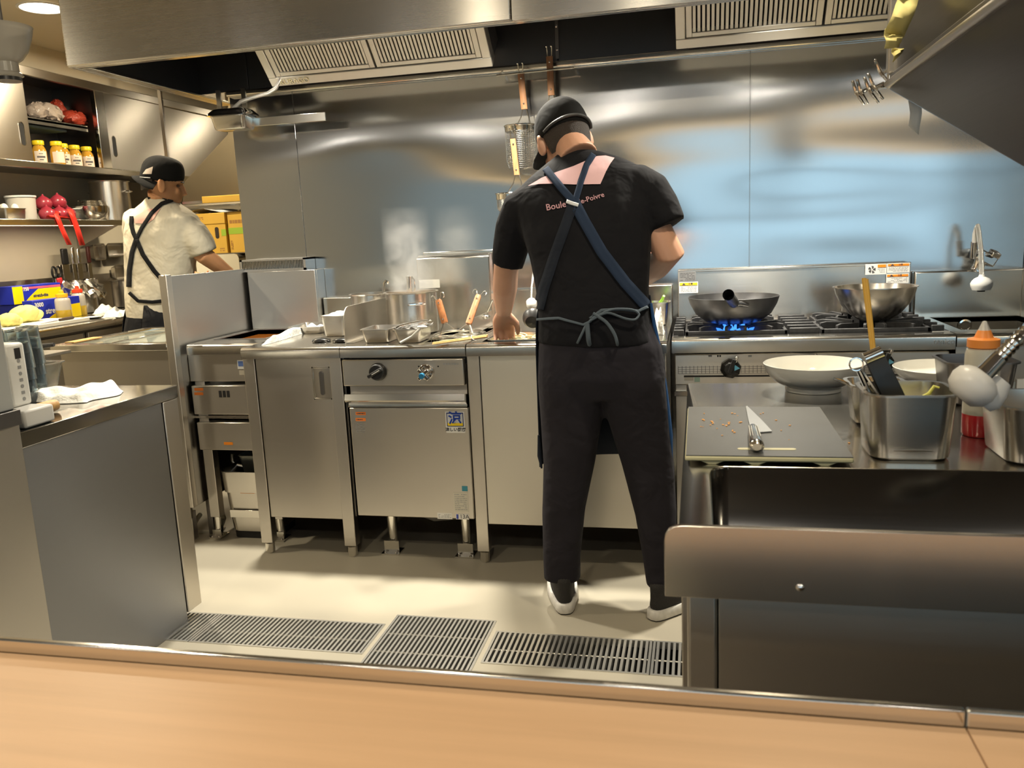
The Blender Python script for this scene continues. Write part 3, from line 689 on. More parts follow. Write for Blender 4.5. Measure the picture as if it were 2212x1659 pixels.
def knob(px, py, nm='burner_knob'):
    c = atY(px, py, YK); m = MB(); rings = []
    for r_, yy in ((.034, 0), (.036, -.006), (.034, -.018), (.022, -.032)):
        rings.append([Vector((c.x+r_*math.cos(2*PI*k/8+.2), YK+yy, c.z+r_*math.sin(2*PI*k/8+.2))) for k in range(8)])
    m.loft(rings)
    m.obox((c.x+.004, YK-.036, c.z+.012), (.014, .014, .05), (0, .35, 0))
    k_ = build(nm, m, BLACK, fpn, world=True, bevel=.002, smooth=False)
    build('knob_grip', MB().obox((c.x+.018, YK-.036, c.z+.036), (.009, .010, .022), (0, .35, 0)), CHROME, k_, world=True, bevel=.002)
    build('knob_flag', MB().plate([(c.x+.012, YK-.038, c.z+.018), (c.x+.030, YK-.034, c.z+.004), (c.x+.012, YK-.036, c.z-.004)], .001), mat('knob_blue', (.15, .45, .65), .4), k_, world=True)
knob(1578, 795); knob(1906, 782); knob(1745, 790)
for px in (1549, 1554): sticker(fpn, px, 767, px+3.4, 771, YK, BLACKM, 'screw_hole')
for px in (1530, 1616): sticker(fpn, px, 767, px+8, 771, YK, INKG, 'print')
_o, r = sticker(fpn, 1478, 810, 1498, 822, YK, MATS['sticker_grey']); sticker(fpn, 1500, 815, 1512, 825, YK, mat('sticker_green', (.3, .42, .36), .5))
build('lower_rail', MB().box(XR0+.006, XS1-.01, YK+.01, YK+.05, atY(1490, 850, YK).z-.012, atY(1490, 850, YK).z+.006), ST_POL, rg, world=True, bevel=.002)
build('oven_body', MB().box(XR0+.03, XS1-.02, YK+.06, 3.48, .16, zr-.07), ST_DARK, rg, world=True)
odo = build('oven_door', MB().box(XR0+.10, XS1-.06, YK+.02, YK+.06, .2, .62), ST_H, rg, world=True, bevel=.004)
build('door_handle', MB().cyl((XR0+.15, YK-.01, .58), (XS1-.12, YK-.01, .58), .012, n=12).cyl((XR0+.2, YK-.01, .58), (XR0+.2, YK+.03, .58), .008, n=8).cyl((XS1-.2, YK-.01, .58), (XS1-.2, YK+.03, .58), .008, n=8), CHROME, odo, world=True)
for x in (XR0+.03, XS1-.03):
    for y in (YS+.05, 3.42): leg_post(rg, x, y, 0, zr-.06, .04)
text('tanico', .026, mat('embossed_grey', (.42, .42, .42), .35, .6), rg, (atY(2040, 738, YS).x, YS-.001, atY(2040, 738, YS).z), XW, ZW, .0012)
sticker(rg, 2014, 715, 2052, 718, YS, WHITE)
# grates: frames with fingers, one per burner
def grate_iron(x0, x1, y0, y1):
    cx, cy = (x0+x1)/2, (y0+y1)/2; g = MB(); zt = zr+.026
    for xa, xb, ya, yb_ in ((x0, x1, y0, y0+.012), (x0, x1, y1-.012, y1), (x0, x0+.012, y0, y1), (x1-.012, x1, y0, y1)):
        g.box(xa, xb, ya, yb_, zr-.028, zt-.012)
    gr = build('burner_grate', g, IRON, rg, world=True, bevel=.002)
    for k in range(12):
        a = 2*PI*(k+.5)/12; d = Vector((math.cos(a), math.sin(a), 0))
        sx = min(((x1-cx-.006)/abs(d.x) if abs(d.x) > 1e-6 else 9), ((y1-cy-.006)/abs(d.y) if abs(d.y) > 1e-6 else 9))
        p = Vector((cx, cy, 0))+d*sx; q_ = Vector((cx, cy, 0))+d*.06
        f = MB(); nrm = Vector((-d.y, d.x, 0))*.005
        za = zr-.02
        for s_ in (0,):
            pts = [p+Vector((0, 0, za)), p+Vector((0, 0, zt)), p*.8+q_*.2+Vector((0, 0, zt+.004)), q_+Vector((0, 0, zt-.002)), q_+Vector((0, 0, za+.014)), p*.7+q_*.3+Vector((0, 0, za+.012))]
            f.add([v-nrm for v in pts]+[v+nrm for v in pts], [tuple(range(6)), tuple(range(11, 5, -1))]+[(i, (i+1) % 6, (i+1) % 6+6, i+6) for i in range(6)])
        build('grate_finger', f, IRON, gr, world=True, bevel=.0015)
    return cx, cy
GB = [(XR0+.045, XR0+.395, 3.01, 3.27), (XR0+.505, XR0+.855, 3.01, 3.27), (XR0+.06, XR0+.38, 3.285, 3.465), (XR0+.52, XR0+.84, 3.285, 3.465)]
BC = [grate_iron(*g) for g in GB]
for k, (cx, cy) in enumerate(BC):
    build('burner_head', MB().lathe([(.02, zr-.03), (.055, zr-.028), (.06, zr-.012), (.05, zr-.004), (.02, zr-.003), (.0005, zr-.003)], (cx, cy, 0), 24), IRON, rg, world=True)
# ribbed iron plates between and beside the burners
for xa, xb in ((XR0+.003, XR0+.041), (XR0+.40, XR0+.50), (XS1-.05, XS1-.01)):
    for k in range(6):
        y = 3.015+k*.085
        build('rib_plate', MB().box(xa, xb, y, y+.012, zr-.028, zr+.020), IRON, rg, world=True, bevel=.003)
# blue gas flames under the wok
FLM_ = bpy.data.materials.new('gas_flame'); FLM_.use_nodes = True
n_, l_ = nodes(FLM_); n_.clear()
em = n_.new('ShaderNodeEmission'); tr = n_.new('ShaderNodeBsdfTransparent'); mx = n_.new('ShaderNodeMixShader'); ou = n_.new('ShaderNodeOutputMaterial')
em.inputs[0].default_value = (.04, .20, 1, 1); em.inputs[1].default_value = 2.6; mx.inputs[0].default_value = .7
l_.new(tr.outputs[0], mx.inputs[1]); l_.new(em.outputs[0], mx.inputs[2]); l_.new(mx.outputs[0], ou.inputs[0])
flame = MB()
for k in range(22):
    a = 2*PI*k/22; c = Vector((BC[0][0]+.060*math.cos(a), BC[0][1]+.060*math.sin(a), zr-.010)); o = Vector((math.cos(a), math.sin(a), 0))
    flame.lathe([(.006, 0), (.011, .012), (.009, .03), (.0006, .05)], c, 8, R=Matrix.Rotation(.95, 3, Vector((-o.y, o.x, 0))))
build('gas_flames', flame, FLM_, rg, world=True)['kind'] = 'stuff'
# stickers on the range's back panel
def caution(px0, py0, px1, py1, band, lab, seed, bandh=.3, txt='注意'):
    o, r = sticker(bp, px0, py0, px1, py1, 3.495, WHITE, label=lab)
    x0, x1, z0, z1 = r; hh = (z1-z0)
    build('caution_band', MB().box(x0+.003, x1-.003, 3.4928, 3.4938, z1-bandh*hh, z1-.003), band, bp, world=True)
    text('▲' if False else txt, bandh*hh*.7, INK, bp, ((x0+x1)/2+.008, 3.4925, z1-bandh*hh*.55), XW, ZW, .0002)
    build('warning_triangle', MB().prism([(x0+.012, z1-bandh*hh*.85), (x0+.026, z1-bandh*hh*.85), (x0+.019, z1-bandh*hh*.25)], 'xz', 3.4922, 3.4928), INK, bp, world=True)
    lines(bp, x0+.006, x1-.006, z0+.004, z1-bandh*hh-.004, 3.495, 4, INKG, .4, seed)
caution(1467, 609, 1508, 633, YELLAB, 'white caution sticker with a yellow band', 21)
_o, r = sticker(bp, 1466, 587, 1503, 608, 3.495, mat('sticker_metal', (.33, .33, .33), .4, .5)); lines(bp, r[0]+.006, r[1]-.004, r[2]+.003, r[3]-.003, 3.495, 6, INK, .35, 22)
caution(1916, 568, 1965, 589, ORLAB, 'white caution sticker with an orange band, upper', 23)
caution(1914, 591, 1963, 612, ORLAB, 'white caution sticker with an orange band, lower', 24)
_o, r = sticker(bp, 1869, 570, 1915, 593, 3.495, WHITE, label='white sticker with a black fan symbol')
x0, x1, z0, z1 = r
build('caution_band', MB().box(x0+.045, x1-.003, 3.4928, 3.4938, z1-.014, z1-.003), ORLAB, bp, world=True)
lines(bp, x0+.045, x1-.006, z0+.006, z1-.018, 3.495, 3, INKG, .35, 25)
fm = MB(); fcx, fcz = x0+.024, (z0+z1)/2
for k in range(5):
    a = 2*PI*k/5
    fm.prism([(fcx+.003*math.cos(a), fcz+.003*math.sin(a)), (fcx+.013*math.cos(a-.25), fcz+.013*math.sin(a-.25)), (fcx+.014*math.cos(a+.45), fcz+.014*math.sin(a+.45))], 'xz', 3.4922, 3.4932)
build('fan_symbol', fm, INK, bp, world=True)

# --- sink to the right of the range
sk = thing('corner_sink', 'steel corner sink right of the gas range', 'sink', (1.01, 3.2, 0))
wtop(sk, XS1+.004, 1.213, YS, 3.50, z=.815, cuts=[(.86, 1.165, 3.03, 3.43)])
b = MB(); zz = .60
b.box(.852, 1.173, 3.022, 3.03, zz, .812).box(.852, 1.173, 3.43, 3.438, zz, .812).box(.852, .86, 3.03, 3.43, zz, .812).box(1.165, 1.173, 3.03, 3.43, zz, .812).box(.852, 1.173, 3.022, 3.438, zz-.008, zz)
build('basin', b, ST_TOP, sk, world=True)
build('backsplash', MB().box(XS1+.004, 1.213, 3.50, YB-.002, .79, .985), ST_TOP, sk, world=True, bevel=.006)
build('side_splash', MB().box(1.198, 1.213, 2.95, 3.50, .79, .985), ST_TOP, sk, world=True, bevel=.004)
c = atY(2084, 703, 3.428)
build('overflow_plate', MB().lathe([(.026, 0), (.024, .006), (.018, .007), (.016, .003), (.0005, .003)], (c.x, 3.428, c.z), 24, R=Matrix.Rotation(PI/2, 3, 'X')), CHROME, sk, world=True)
build('apron', MB().box(XS1+.01, 1.213, YS+.03, YS+.05, .25, .77), ST_H, sk, world=True)
for x in (XS1+.03, 1.19):
    for y in (YS+.05, 3.42): leg_post(sk, x, y, 0, .77, .04)
# ------------------------------------------------------------------ wooden bar counter in front of the viewer
OAK = mat('oak_veneer', (0.60, 0.385, 0.225), 0.42, noise=0.08, nscale=3.5, stretch=(0.6, 14, 6), bump=0.05, bscale=60)
bar_ = thing('bar_counter', 'light oak bar counter with a steel strip along its far edge', 'counter', (0, .35, 0))
zw = .735
for x0, x1 in ((-2.6, .2372), (.2384, 2.6)):
    build('wood_top', MB().box(x0, x1, -.25, .762, zw-.03, zw), OAK, bar_, world=True, bevel=.0008)
    build('steel_upstand', MB().box(x0+.0002, x1-.0002, .763, .771, .60, .7515), ST_POL, bar_, world=True, bevel=.002)
build('front_board', MB().box(-2.6, 2.6, .70, .745, .0, zw-.032), mat('dark_board', (.30, .25, .20), .6), bar_, world=True)
build('bracket', MB().box(-1.2, -1.16, -.1, .70, .5, zw-.03).box(1.16, 1.2, -.1, .70, .5, zw-.03), MATS['dark_board'], bar_, world=True)

# ------------------------------------------------------------------ sink table on the right
ZI = .80; IX0, IX1, IY0, IY1 = -.028, 1.28, .985, 2.155
it = thing('sink_table', 'steel sink table with a low splash guard, in front on the right', 'sink table', (.6, 1.5, 0))
cx0, cx1, cy0, cy1 = .018, .95, 1.03, 1.386
t = MB()
def holed(mb, z0, z1, x0, x1, y0, y1, hx0, hx1, hy0, hy1, r, n=6):
    inner = MB().rr((hx0+hx1)/2, (hy0+hy1)/2, 0, hx1-hx0, hy1-hy0, r, n)
    outer = []
    m_ = n+1
    for q, (X_, Y_) in enumerate(((x1, y1), (x0, y1), (x0, y0), (x1, y0))):
        for k in range(m_): outer.append((X_, Y_, 0))
    P = lambda L, z: [(a, b, z) for a, b, _ in L]
    return mb.loft([P(outer, z0), P(outer, z1), P(inner, z1), P(inner, z0)], False, False, True)
holed(t, ZI-.02, ZI, IX0, IX1, IY0, IY1, cx0, cx1, cy0, cy1, .03)
build('worktop', t, ST_TOP, it, world=True, bevel=.003, seg=2)
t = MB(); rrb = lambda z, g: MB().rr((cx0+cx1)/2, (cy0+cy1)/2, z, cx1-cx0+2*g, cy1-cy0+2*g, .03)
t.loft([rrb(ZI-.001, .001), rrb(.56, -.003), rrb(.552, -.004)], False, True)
build('basin', t, steel('steel_basin_shaded', (.13, .125, .118), .2, 'h', .0), it, world=True, solid=.002, angle=30)  # steel darkened so the colour carries the shade inside the basin
build('splash_guard', MB().prism([(-.042, .757), (-.042, .828), (-.0405, .836), (-.0365, .8425), (-.030, .8468), (-.022, .8482), (1.28, .8482), (1.28, .757)], 'xz', .962, .970), steel('steel_guard', (.60, .565, .51), .24, 'h', .25), it, world=True, bevel=.001)
build('guard_bracket', MB().box(-.02, 1.27, .970, .985, .76, .80), ST_H, it, world=True)
c = atY(1728, 1269, .962)
build('bolt', MB().ell((c.x, .962, c.z), (.0055, .003, .0045), nu=14, nv=6), CHROME, it, world=True)
bx0 = atY(1485, 1400, .992).x; bs = atY(1551, 1400, .992).x
build('corner_post', MB().box(bx0, bs-.0008, .992, 1.04, 0.0, .757), ST_H, it, world=True, bevel=.004)
build('front_panel', MB().box(bs+.0008, IX1, .9945, 1.005, .08, .757), ST_H, it, world=True, bevel=.001)
build('side_panel', MB().box(IX0+.004, IX0+.018, 1.04, IY1-.02, .08, ZI-.02), ST_H, it, world=True, bevel=.002)
build('rear_panel', MB().box(IX0+.02, IX1, IY1-.03, IY1-.018, .08, ZI-.02), ST_H, it, world=True)
for x in (IX0+.02, IX1-.03): build('leg', MB().box(x, x+.03, IY1-.06, IY1-.03, 0, .2), ST_H, it, world=True)
build('under_shelf', MB().box(IX0+.02, IX1, 1.02, IY1-.04, .15, .165), ST_DARK, it, world=True)
# ------------------------------------------------------------------ serving counter on the left
SX = -1.625
sv = thing('serving_counter', 'dark grey steel serving counter end with a glossy top, in front on the left', 'counter', (-2.2, 1.95, 0))
build('counter_top', MB().box(-2.75, SX, 1.662, 2.305, .736, .776), steel('steel_gloss', (.50, .47, .42), .13, 'top', .2), sv, world=True, bevel=.002)
build('side_panel', MB().box(-1.66, SX-.006, 1.662, 2.225, .0, .735), steel('steel_bluegrey', (.33, .335, .35), .36, 'h', .8), sv, world=True, bevel=.002)
build('end_stile', MB().box(-1.66, SX-.002, 2.228, 2.302, .035, .735), ST_H, sv, world=True, bevel=.003)
build('rear_panel', MB().box(-2.73, -1.66, 2.28, 2.30, .05, .735), ST_DARK, sv, world=True)
sv2 = thing('end_counter', 'brown reflecting steel counter end at the left edge, nearer than the serving counter', 'counter', (-2.2, 1.2, 0))
build('side_panel', MB().box(-2.7, -1.612, .80, 1.655, 0, .80), ST_H, sv2, world=True, bevel=.002)
build('counter_top', MB().box(-2.7, -1.605, .80, 1.658, .80, .838), ST_DARK, sv2, world=True, bevel=.002)
gm_ = thing('grey_case', 'tall plain grey case standing on the end counter at the left edge', 'case', (-2.0, 1.5, .838))
build('case_body', MB().box(-2.35, -1.615, 1.25, 1.652, .838, 1.06), GREYM, gm_, world=True, bevel=.004)
build('case_base', MB().box(-2.34, -1.625, 1.26, 1.645, .8382, .846), BLACKM, gm_, world=True)
# white device with a column of icons
wd = thing('white_device', 'white device with a column of grey icons beside the grey case', 'machine', (-1.8, 1.73, .776))
build('device_body', MB().box(-2.0, -1.70, 1.735, 1.80, .822, .985), WHITE, wd, world=True, bevel=.008)
build('device_base', MB().box(-2.0, -1.638, 1.70, 1.80, .777, .822), mat('white_device', (.66, .65, .62), .4), wd, world=True, bevel=.006)
for k in range(7):
    z = .836+k*.0165
    b = MB(); b.box(-1.6998, -1.6988, 1.768, 1.778, z, z+.008) if k % 2 else b.cyl((-1.6998, 1.773, z+.004), (-1.6988, 1.773, z+.004), .005, n=10)
    build('icon', b, INKG, wd, world=True, smooth=False)
build('display', MB().box(-1.6998, -1.6986, 1.764, 1.782, .945, .972), BLACK, wd, world=True)
build('foot', MB().box(-1.70, -1.645, 1.71, 1.79, .7762, .778), BLACKM, wd, world=True)
# brush / pin with a wooden handle
p0 = atZ(74, 886, .795); p1 = atZ(122, 874, .795)
hw = thing('wood_handled_tool', 'tool with an orange-brown wooden handle resting by the white device', 'tool', (p0.x, p0.y, .7762))
dv = (p1-p0); 
build('handle', MB().tube([p0+dv*.05, p0+dv*.2, p0+dv*.8, p0+dv*.97, p0+dv], [.012, .0155, .0165, .015, .010], 12), WOODL, hw, world=True)
build('ferrule', MB().tube([p0-dv*.12, p0+dv*.06], [.013, .0135], 12), CHROME, hw, world=True)
build('blade', MB().box(p0.x-.20, p0.x-.004, p0.y-.016, p0.y+.016, .7785, .797), ST_POL, hw, world=True, bevel=.002)
# folded white towel
def cloth(name, label, x0, x1, y0, y1, z, h, seed, rotz=0, cat='cloth', m=None, nu=26, nv=20, **kw):
    rn = random.Random(seed); ph = [rn.uniform(0, 6) for _ in range(6)]
    def H(u, v):
        e = min(u, 1-u, v, 1-v); ed = min(1, e/.16); ed = ed*ed*(3-2*ed)
        return (.25+.75*(.5+.3*math.sin(5*u+ph[0]+2*v)+.25*math.sin(9*v+ph[1]-3*u)+.15*math.sin(17*u+11*v+ph[2])))*ed
    top = []; mb = MB(); n = 0
    R = Matrix.Rotation(rotz, 3, 'Z'); c = Vector(((x0+x1)/2, (y0+y1)/2, 0))
    for j in range(nv+1):
        for i in range(nu+1):
            u, v = i/nu, j/nv
            ex = .06*math.sin(7*v+ph[3]); ey = .08*math.sin(6*u+ph[4])
            p = Vector((x0+(x1-x0)*(u+ex*(u-.5)*2), y0+(y1-y0)*(v+ey*(v-.5)*2), 0)); p = R @ (p-c)+c
            top.append((p.x, p.y, z+.002+h*max(0, H(u, v))))
    bot = [(a, b, z) for a, b, _ in top]
    fs = []; k = (nu+1)
    for j in range(nv):
        for i in range(nu):
            a = j*k+i; fs.append((a, a+1, a+k+1, a+k)); fs.append((len(top)+a, len(top)+a+k, len(top)+a+k+1, len(top)+a+1))
    N = len(top)
    for i in range(nu): fs.append((i, N+i, N+i+1, i+1)); a = nv*k+i; fs.append((a, a+1, N+a+1, N+a))
    for j in range(nv): a = j*k; fs.append((a, a+k, N+a+k, N+a)); a = j*k+nu; fs.append((a, N+a, N+a+k, a+k))
    mb.add(top+bot, fs)
    return one(name, label, cat, mb, m or CLOTHW, **kw)
cloth('kitchen_towel', 'crumpled white towel on the left serving counter', -1.98, -1.72, 2.02, 2.20, .7763, .040, 3, subsurf=1)
# clear food box behind it and a stack of tumblers
GLASS = mat('clear_plastic', (.92, .94, .92), .12, trans=.92, ior=1.3)
TINT = mat('tumbler_glass', (.75, .86, .92), .05, trans=.95, ior=1.4)
def food_box(loc, w_, d_, h_, label, m=GLASS, rotz=0, name='clear_box'):
    t = thing(name, label, 'container', loc, rotz)
    build('tub', MB().pan(w_, d_, h_, .02, .015, .008, .002), m, t)
    return t
food_box((-2.095, 2.235, .7763), .15, .12, .085, 'clear plastic food box behind the tumblers', GLASS)
tm = thing('tumbler', 'clear tumbler lowest of the stack beside the white device', 'tumbler', (-1.945, 2.03, .7763), group='stacked clear tumblers')
build('wall', MB().lathe([(.036, .001), (.0375, .0), (.030, .115), (.0005, .118), (.0005, .112), (.028, .109), (.0345, .001)], n=20), TINT, tm)
k = 0
words = ['lowest', 'second', 'third', 'fourth', 'fifth']
for s_, (x, y, lab) in enumerate(((-1.945, 2.03, 'front stack'), (-1.99, 2.12, 'rear stack'), (-2.03, 2.03, 'side stack'))):
    for j in range(4):
        if s_ == 0 and j == 0: tm['label'] = 'clear tumbler lowest of the front stack beside the white device'; continue
        dup(tm, (x+.002*j, y, .7763+j*.034), label='clear tumbler %s of the %s beside the white device' % (words[j], lab))
skt = thing('skillet', 'small black skillet behind the tumblers', 'pan', (-2.485, 2.60, .8405))
build('pan', MB().lathe([(.0005, 0), (.055, 0), (.075, .03), (.078, .031), (.076, .028), (.055, .004), (.0005, .004)], n=28), IRON, skt)
build('handle', MB().tube([(.075, 0, .026), (.10, .005, .03), (.15, .01, .034)], [.008, .009, .007], 8), IRON, skt)
shf = thing('wire_shelf', 'narrow steel shelf carrying the black skillet behind the serving counter', 'shelf', (-2.55, 2.6, 0))
build('shelf_board', MB().box(-2.75, -2.36, 2.48, 2.72, .828, .840), ST_H, shf, world=True, bevel=.002)
for x in (-2.73, -2.39): build('post', MB().box(x, x+.02, 2.6, 2.62, 0, .828), ST_H, shf, world=True)

# --- chilled table with a sliding glass top, left of the side screen
ct = thing('chest_table', 'steel chest with sliding glass lids, left of the side screen', 'chest', (-2.35, 3.2, 0))
YCH = 2.88; cz = .838
build('front_panel', MB().box(-2.57, -2.055, YCH+.02, YCH+.04, .1, cz-.03), steel('steel_chest', (.42, .39, .34), .4, 'h', .6), ct, world=True, bevel=.002)
build('side_panel', MB().box(-2.57, -2.55, YCH+.04, 3.5, .1, cz-.03), ST_H, ct, world=True, bevel=.002)
t = MB(); t.box(-2.6, -2.055, YCH, YCH+.05, cz-.03, cz).box(-2.6, -2.055, 3.48, 3.53, cz-.03, cz).box(-2.6, -2.55, YCH+.05, 3.48, cz-.03, cz).box(-2.09, -2.055, YCH+.05, 3.48, cz-.03, cz)
build('rim', t, ST_POL, ct, world=True, bevel=.004)
for k, (a, b, z) in enumerate(((-2.56, -2.32, cz-.014), (-2.34, -2.08, cz-.008))):
    g = build('glass_lid', MB().box(a, b, YCH+.04, 3.49, z, z+.005), mat('lid_glass', (.62, .66, .55), .06, trans=.6), ct, world=True)
    build('lid_frame', MB().box(a, a+.012, YCH+.04, 3.49, z, z+.010).box(b-.012, b, YCH+.04, 3.49, z, z+.010), CHROME, g, world=True, bevel=.002)
build('inner_floor', MB().box(-2.55, -2.09, YCH+.05, 3.48, .60, .61), ST_TOP, ct, world=True)
build('orange_tab', MB().box(-2.585, -2.54, 2.95, 3.12, cz, cz+.004), WOODL, ct, world=True)
for x in (-2.56, -2.1):
    for y in (YCH+.05, 3.45): build('leg', MB().box(x, x+.03, y, y+.03, 0, .12), ST_H, ct, world=True)

# ------------------------------------------------------------------ rear kitchen on the left
rt = thing('rear_worktable', 'long steel worktable with drawers along the left wall', 'worktable', (-3.7, 4.6, 0))
TX = -3.33
segs = [3.0, 4.215, 5.2, 6.38]
for k in range(3):
    prof = [(-4.045, ZT), (-4.045, ZT-.02), (TX-.03, ZT-.02), (TX-.03, ZT-.042), (TX, ZT-.042), (TX, ZT-.016), (TX-.004, ZT-.005), (TX-.016, ZT)]
    build('worktop', MB().prism(prof, 'xz', segs[k]+.001, segs[k+1]-.001), ST_TOP, rt, world=True)
build('plinth', MB().box(-4.04, TX-.05, 3.0, 6.38, .06, ZT-.022), ST_DARK, rt, world=True)
ds = [3.02, 3.62, 4.02, 4.40, 4.42, 5.0, 5.6, 6.3]
for a, b in ((3.02, 3.55), (3.58, 3.98), (4.02, 4.33), (4.37, 4.9), (4.94, 5.6), (5.64, 6.3)):
    build('drawer_front', MB().box(TX-.048, TX-.03, a, b, .18, ZT-.06), ST_H, rt, world=True, bevel=.002)
for y in (3.05, 4.2, 5.2, 6.3): build('leg', MB().box(TX-.09, TX-.06, y, y+.03, 0, .1), ST_H, rt, world=True)
build('wall_sheet', MB().box(-4.048, -4.042, 3.0, 6.38, ZT, 1.06), ST_H, rt, world=True)
# wall shelf
sh = thing('wall_shelf', 'steel wall shelf above the left worktable holding pots and onions', 'shelf', (-3.85, 4.3, 1.38))
build('shelf_board', MB().box(-4.045, -3.655, 3.2, 5.0, 1.386, 1.396), ST_TOP, sh, world=True)
build('front_lip', MB().box(-3.665, -3.65, 3.2, 5.0, 1.372, 1.408), ST_TOP, sh, world=True, bevel=.004)
for y in (3.3, 4.85): build('bracket', MB().prism([(-4.04, 1.385), (-3.70, 1.385), (-4.04, 1.24)], 'xz', y, y+.012), ST_H, sh, world=True)
lb = thing('added_fill_bar', 'slim added light bar under the wall shelf, brightening the wall', 'light', (-3.72, 4.0, 1.37))  # added lamp, lifts the shaded wall below the shelf
build('housing', MB().box(-3.74, -3.70, 3.4, 4.8, 1.376, 1.3855), WHITE, lb, world=True)
build('diffuser', MB().box(-3.738, -3.702, 3.41, 4.79, 1.373, 1.376), mat('fill_glow', (1, .95, .85), .4, emit=(1.0, .84, .6), es=3.5), lb, world=True)
area('added_fill_light', (-3.72, 4.1, 1.3722), 0.035, 4.5, WARM, sy=1.38)
# wall cupboard with sliding doors
cu = thing('wall_cupboard', 'steel wall cupboard with sliding doors, one bay open', 'cupboard', (-3.87, 4.7, 1.70))
CX = -3.70; cz0, cz1 = 1.70, 2.26
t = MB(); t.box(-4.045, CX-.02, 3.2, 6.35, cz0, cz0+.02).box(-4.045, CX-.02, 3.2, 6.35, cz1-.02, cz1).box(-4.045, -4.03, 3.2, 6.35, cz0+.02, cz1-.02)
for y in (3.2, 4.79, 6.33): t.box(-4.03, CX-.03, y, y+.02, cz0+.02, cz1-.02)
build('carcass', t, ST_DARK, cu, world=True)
build('bottom_rail', MB().box(CX-.03, CX, 3.2, 6.35, cz0-.004, cz0+.036), ST_TOP, cu, world=True, bevel=.004)
build('top_rail', MB().box(CX-.03, CX, 3.2, 6.35, cz1-.05, cz1), ST_H, cu, world=True, bevel=.003)
build('top_fascia', MB().box(-4.045, CX-.03, 3.2, 6.35, cz1, 2.40), CREAM, cu, world=True)
build('mullion', MB().box(CX-.035, CX, 4.765, 4.85, cz0+.034, cz1-.05), ST_POL, cu, world=True, bevel=.003)
build('inner_shelf', MB().box(-4.03, CX-.045, 3.3, 4.72, 1.972, 1.984).box(CX-.055, CX-.045, 3.3, 4.72, 1.955, 1.99), ST_TOP, cu, world=True)
def sdoor(y0, y1, x, pull_y=None):
    d = build('sliding_door', MB().box(x-.014, x, y0, y1, cz0+.034, cz1-.05), ST_H, cu, world=True, bevel=.002)
    if pull_y:
        ring = []; hole = []
        P = lambda r: [((pull_y+(r*math.cos(a))*.9), (1.88+(.045 if math.sin(a) >= 0 else -.045)+r*math.sin(a))) for a in [2*PI*k/24 for k in range(24)]]
        m1 = MB(); a_, b_ = P(.022), P(.017)
        m1.loft([[(x, p, q) for p, q in a_], [(x+.003, p, q) for p, q in a_], [(x+.003, p, q) for p, q in b_], [(x+.0005, p, q) for p, q in b_]], False, True)
        build('pull_ring', m1, CHROME, d, world=True)
        build('pull_recess', MB().prism([(p, q) for p, q in b_], 'yz', x+.0002, x+.0012), BLACKM, d, world=True)
sdoor(3.22, 4.19, CX-.004, 4.13); sdoor(4.85, 5.44, CX-.006, 4.90); sdoor(5.42, 6.32, CX-.022)
build('blue_tray', MB().box(-4.0, -3.8, 4.2, 4.6, 1.945, 1.957), mat('blue_grey', (.2, .3, .5), .5), cu, world=True)
# honey jars in the cupboard
HONEY = mat('honey_glass', (.80, .42, .05), .08, trans=.35, coat=.6)
JL = mat('jar_label', (.74, .62, .5), .6)
def jar(loc, label, plain=False):
    t = thing('honey_jar', label, 'jar', loc, group='yellow-lidded jars in the open cupboard bay')
    build('glass_body', MB().lathe([(.0005, 0), (.036, 0), (.040, .006), (.040, .085), (.034, .105), (.027, .118), (.027, .126), (.0005, .126)], n=24), HONEY, t)
    build('lid', MB().lathe([(.031, .122), (.032, .124), (.032, .144), (.029, .148), (.0005, .148)], n=24), YELLOW, t)
    lb = MB(); n = 12; A = [(-.9+1.8*k/n) for k in range(n+1)]
    lb.add([(.0406*math.cos(a), .0406*math.sin(a), z) for z in (.022, .085) for a in A], [(k, k+1, n+2+k, n+1+k) for k in range(n)])
    l = build('label', lb, JL, t)
    if not plain:
        for kz, zz_ in enumerate((.036, .052, .070)):
            m2 = MB(); nn = (4, 7, 3)[kz]
            for k in range(nn):
                a = -.55+1.1*(k+.5)/nn
                if kz != 1: a *= .5
                m2.obox((.0411*math.cos(a), .0411*math.sin(a), zz_), (.0006, .0055, (.005, .011, .004)[kz]), (0, 0, a))
            build('print', m2, INK, l)
    return t
zj = cz0+.0205
for k, (px, nm) in enumerate(((87, 'half hidden by the cupboard door'), (110, 'with a plain label, second from the door'), (138, 'with dark print, in the middle of the row'), (163, 'with dark print, second from the mullion'), (189, 'nearest the mullion, in shadow'))):
    p = atX(px, 345, -3.79); j = jar((-3.79+(.05 if k == 1 else 0), p.y, zj), 'yellow-lidded jar %s' % nm, k == 1)
    j.rotation_euler.z = -.65
# bags on the shelf inside
BAGM = mat('plastic_bag', (.75, .62, .52), .2, trans=.35, bump=.6, bscale=40); CHILI = mat('chili_red', (.40, .05, .025), .35, bump=.6, bscale=80)
def bag(name, label, px, py, rx, ry, rz, m, X=-3.84, rot=0):
    p = atX(px, py, X); mb = MB(); mb.ell((p.x, p.y, 1.992+rz), (rx, ry, rz), Matrix.Rotation(rot, 3, 'X'), 24, 14)
    rn = random.Random(px)
    mb.v = [v+Vector((rn.uniform(-.008, .008), rn.uniform(-.008, .008), rn.uniform(-.006, .006))) for v in mb.v]
    for v in mb.v: v.z = max(v.z, 1.9862)
    return one(name, label, 'bag', mb, m)
bag('food_bag', 'clear bag with brown contents at the open bay of the cupboard', 82, 235, .06, .07, .055, BAGM)
bag('food_bag', 'clear bag with a red end leaning over the cupboard shelf edge', 108, 232, .06, .075, .05, BAGM, X=-3.80, rot=-.5)
bag('food_bag', 'red chilli bag behind the clear bags in the cupboard', 122, 222, .05, .05, .085, CHILI, X=-3.93)
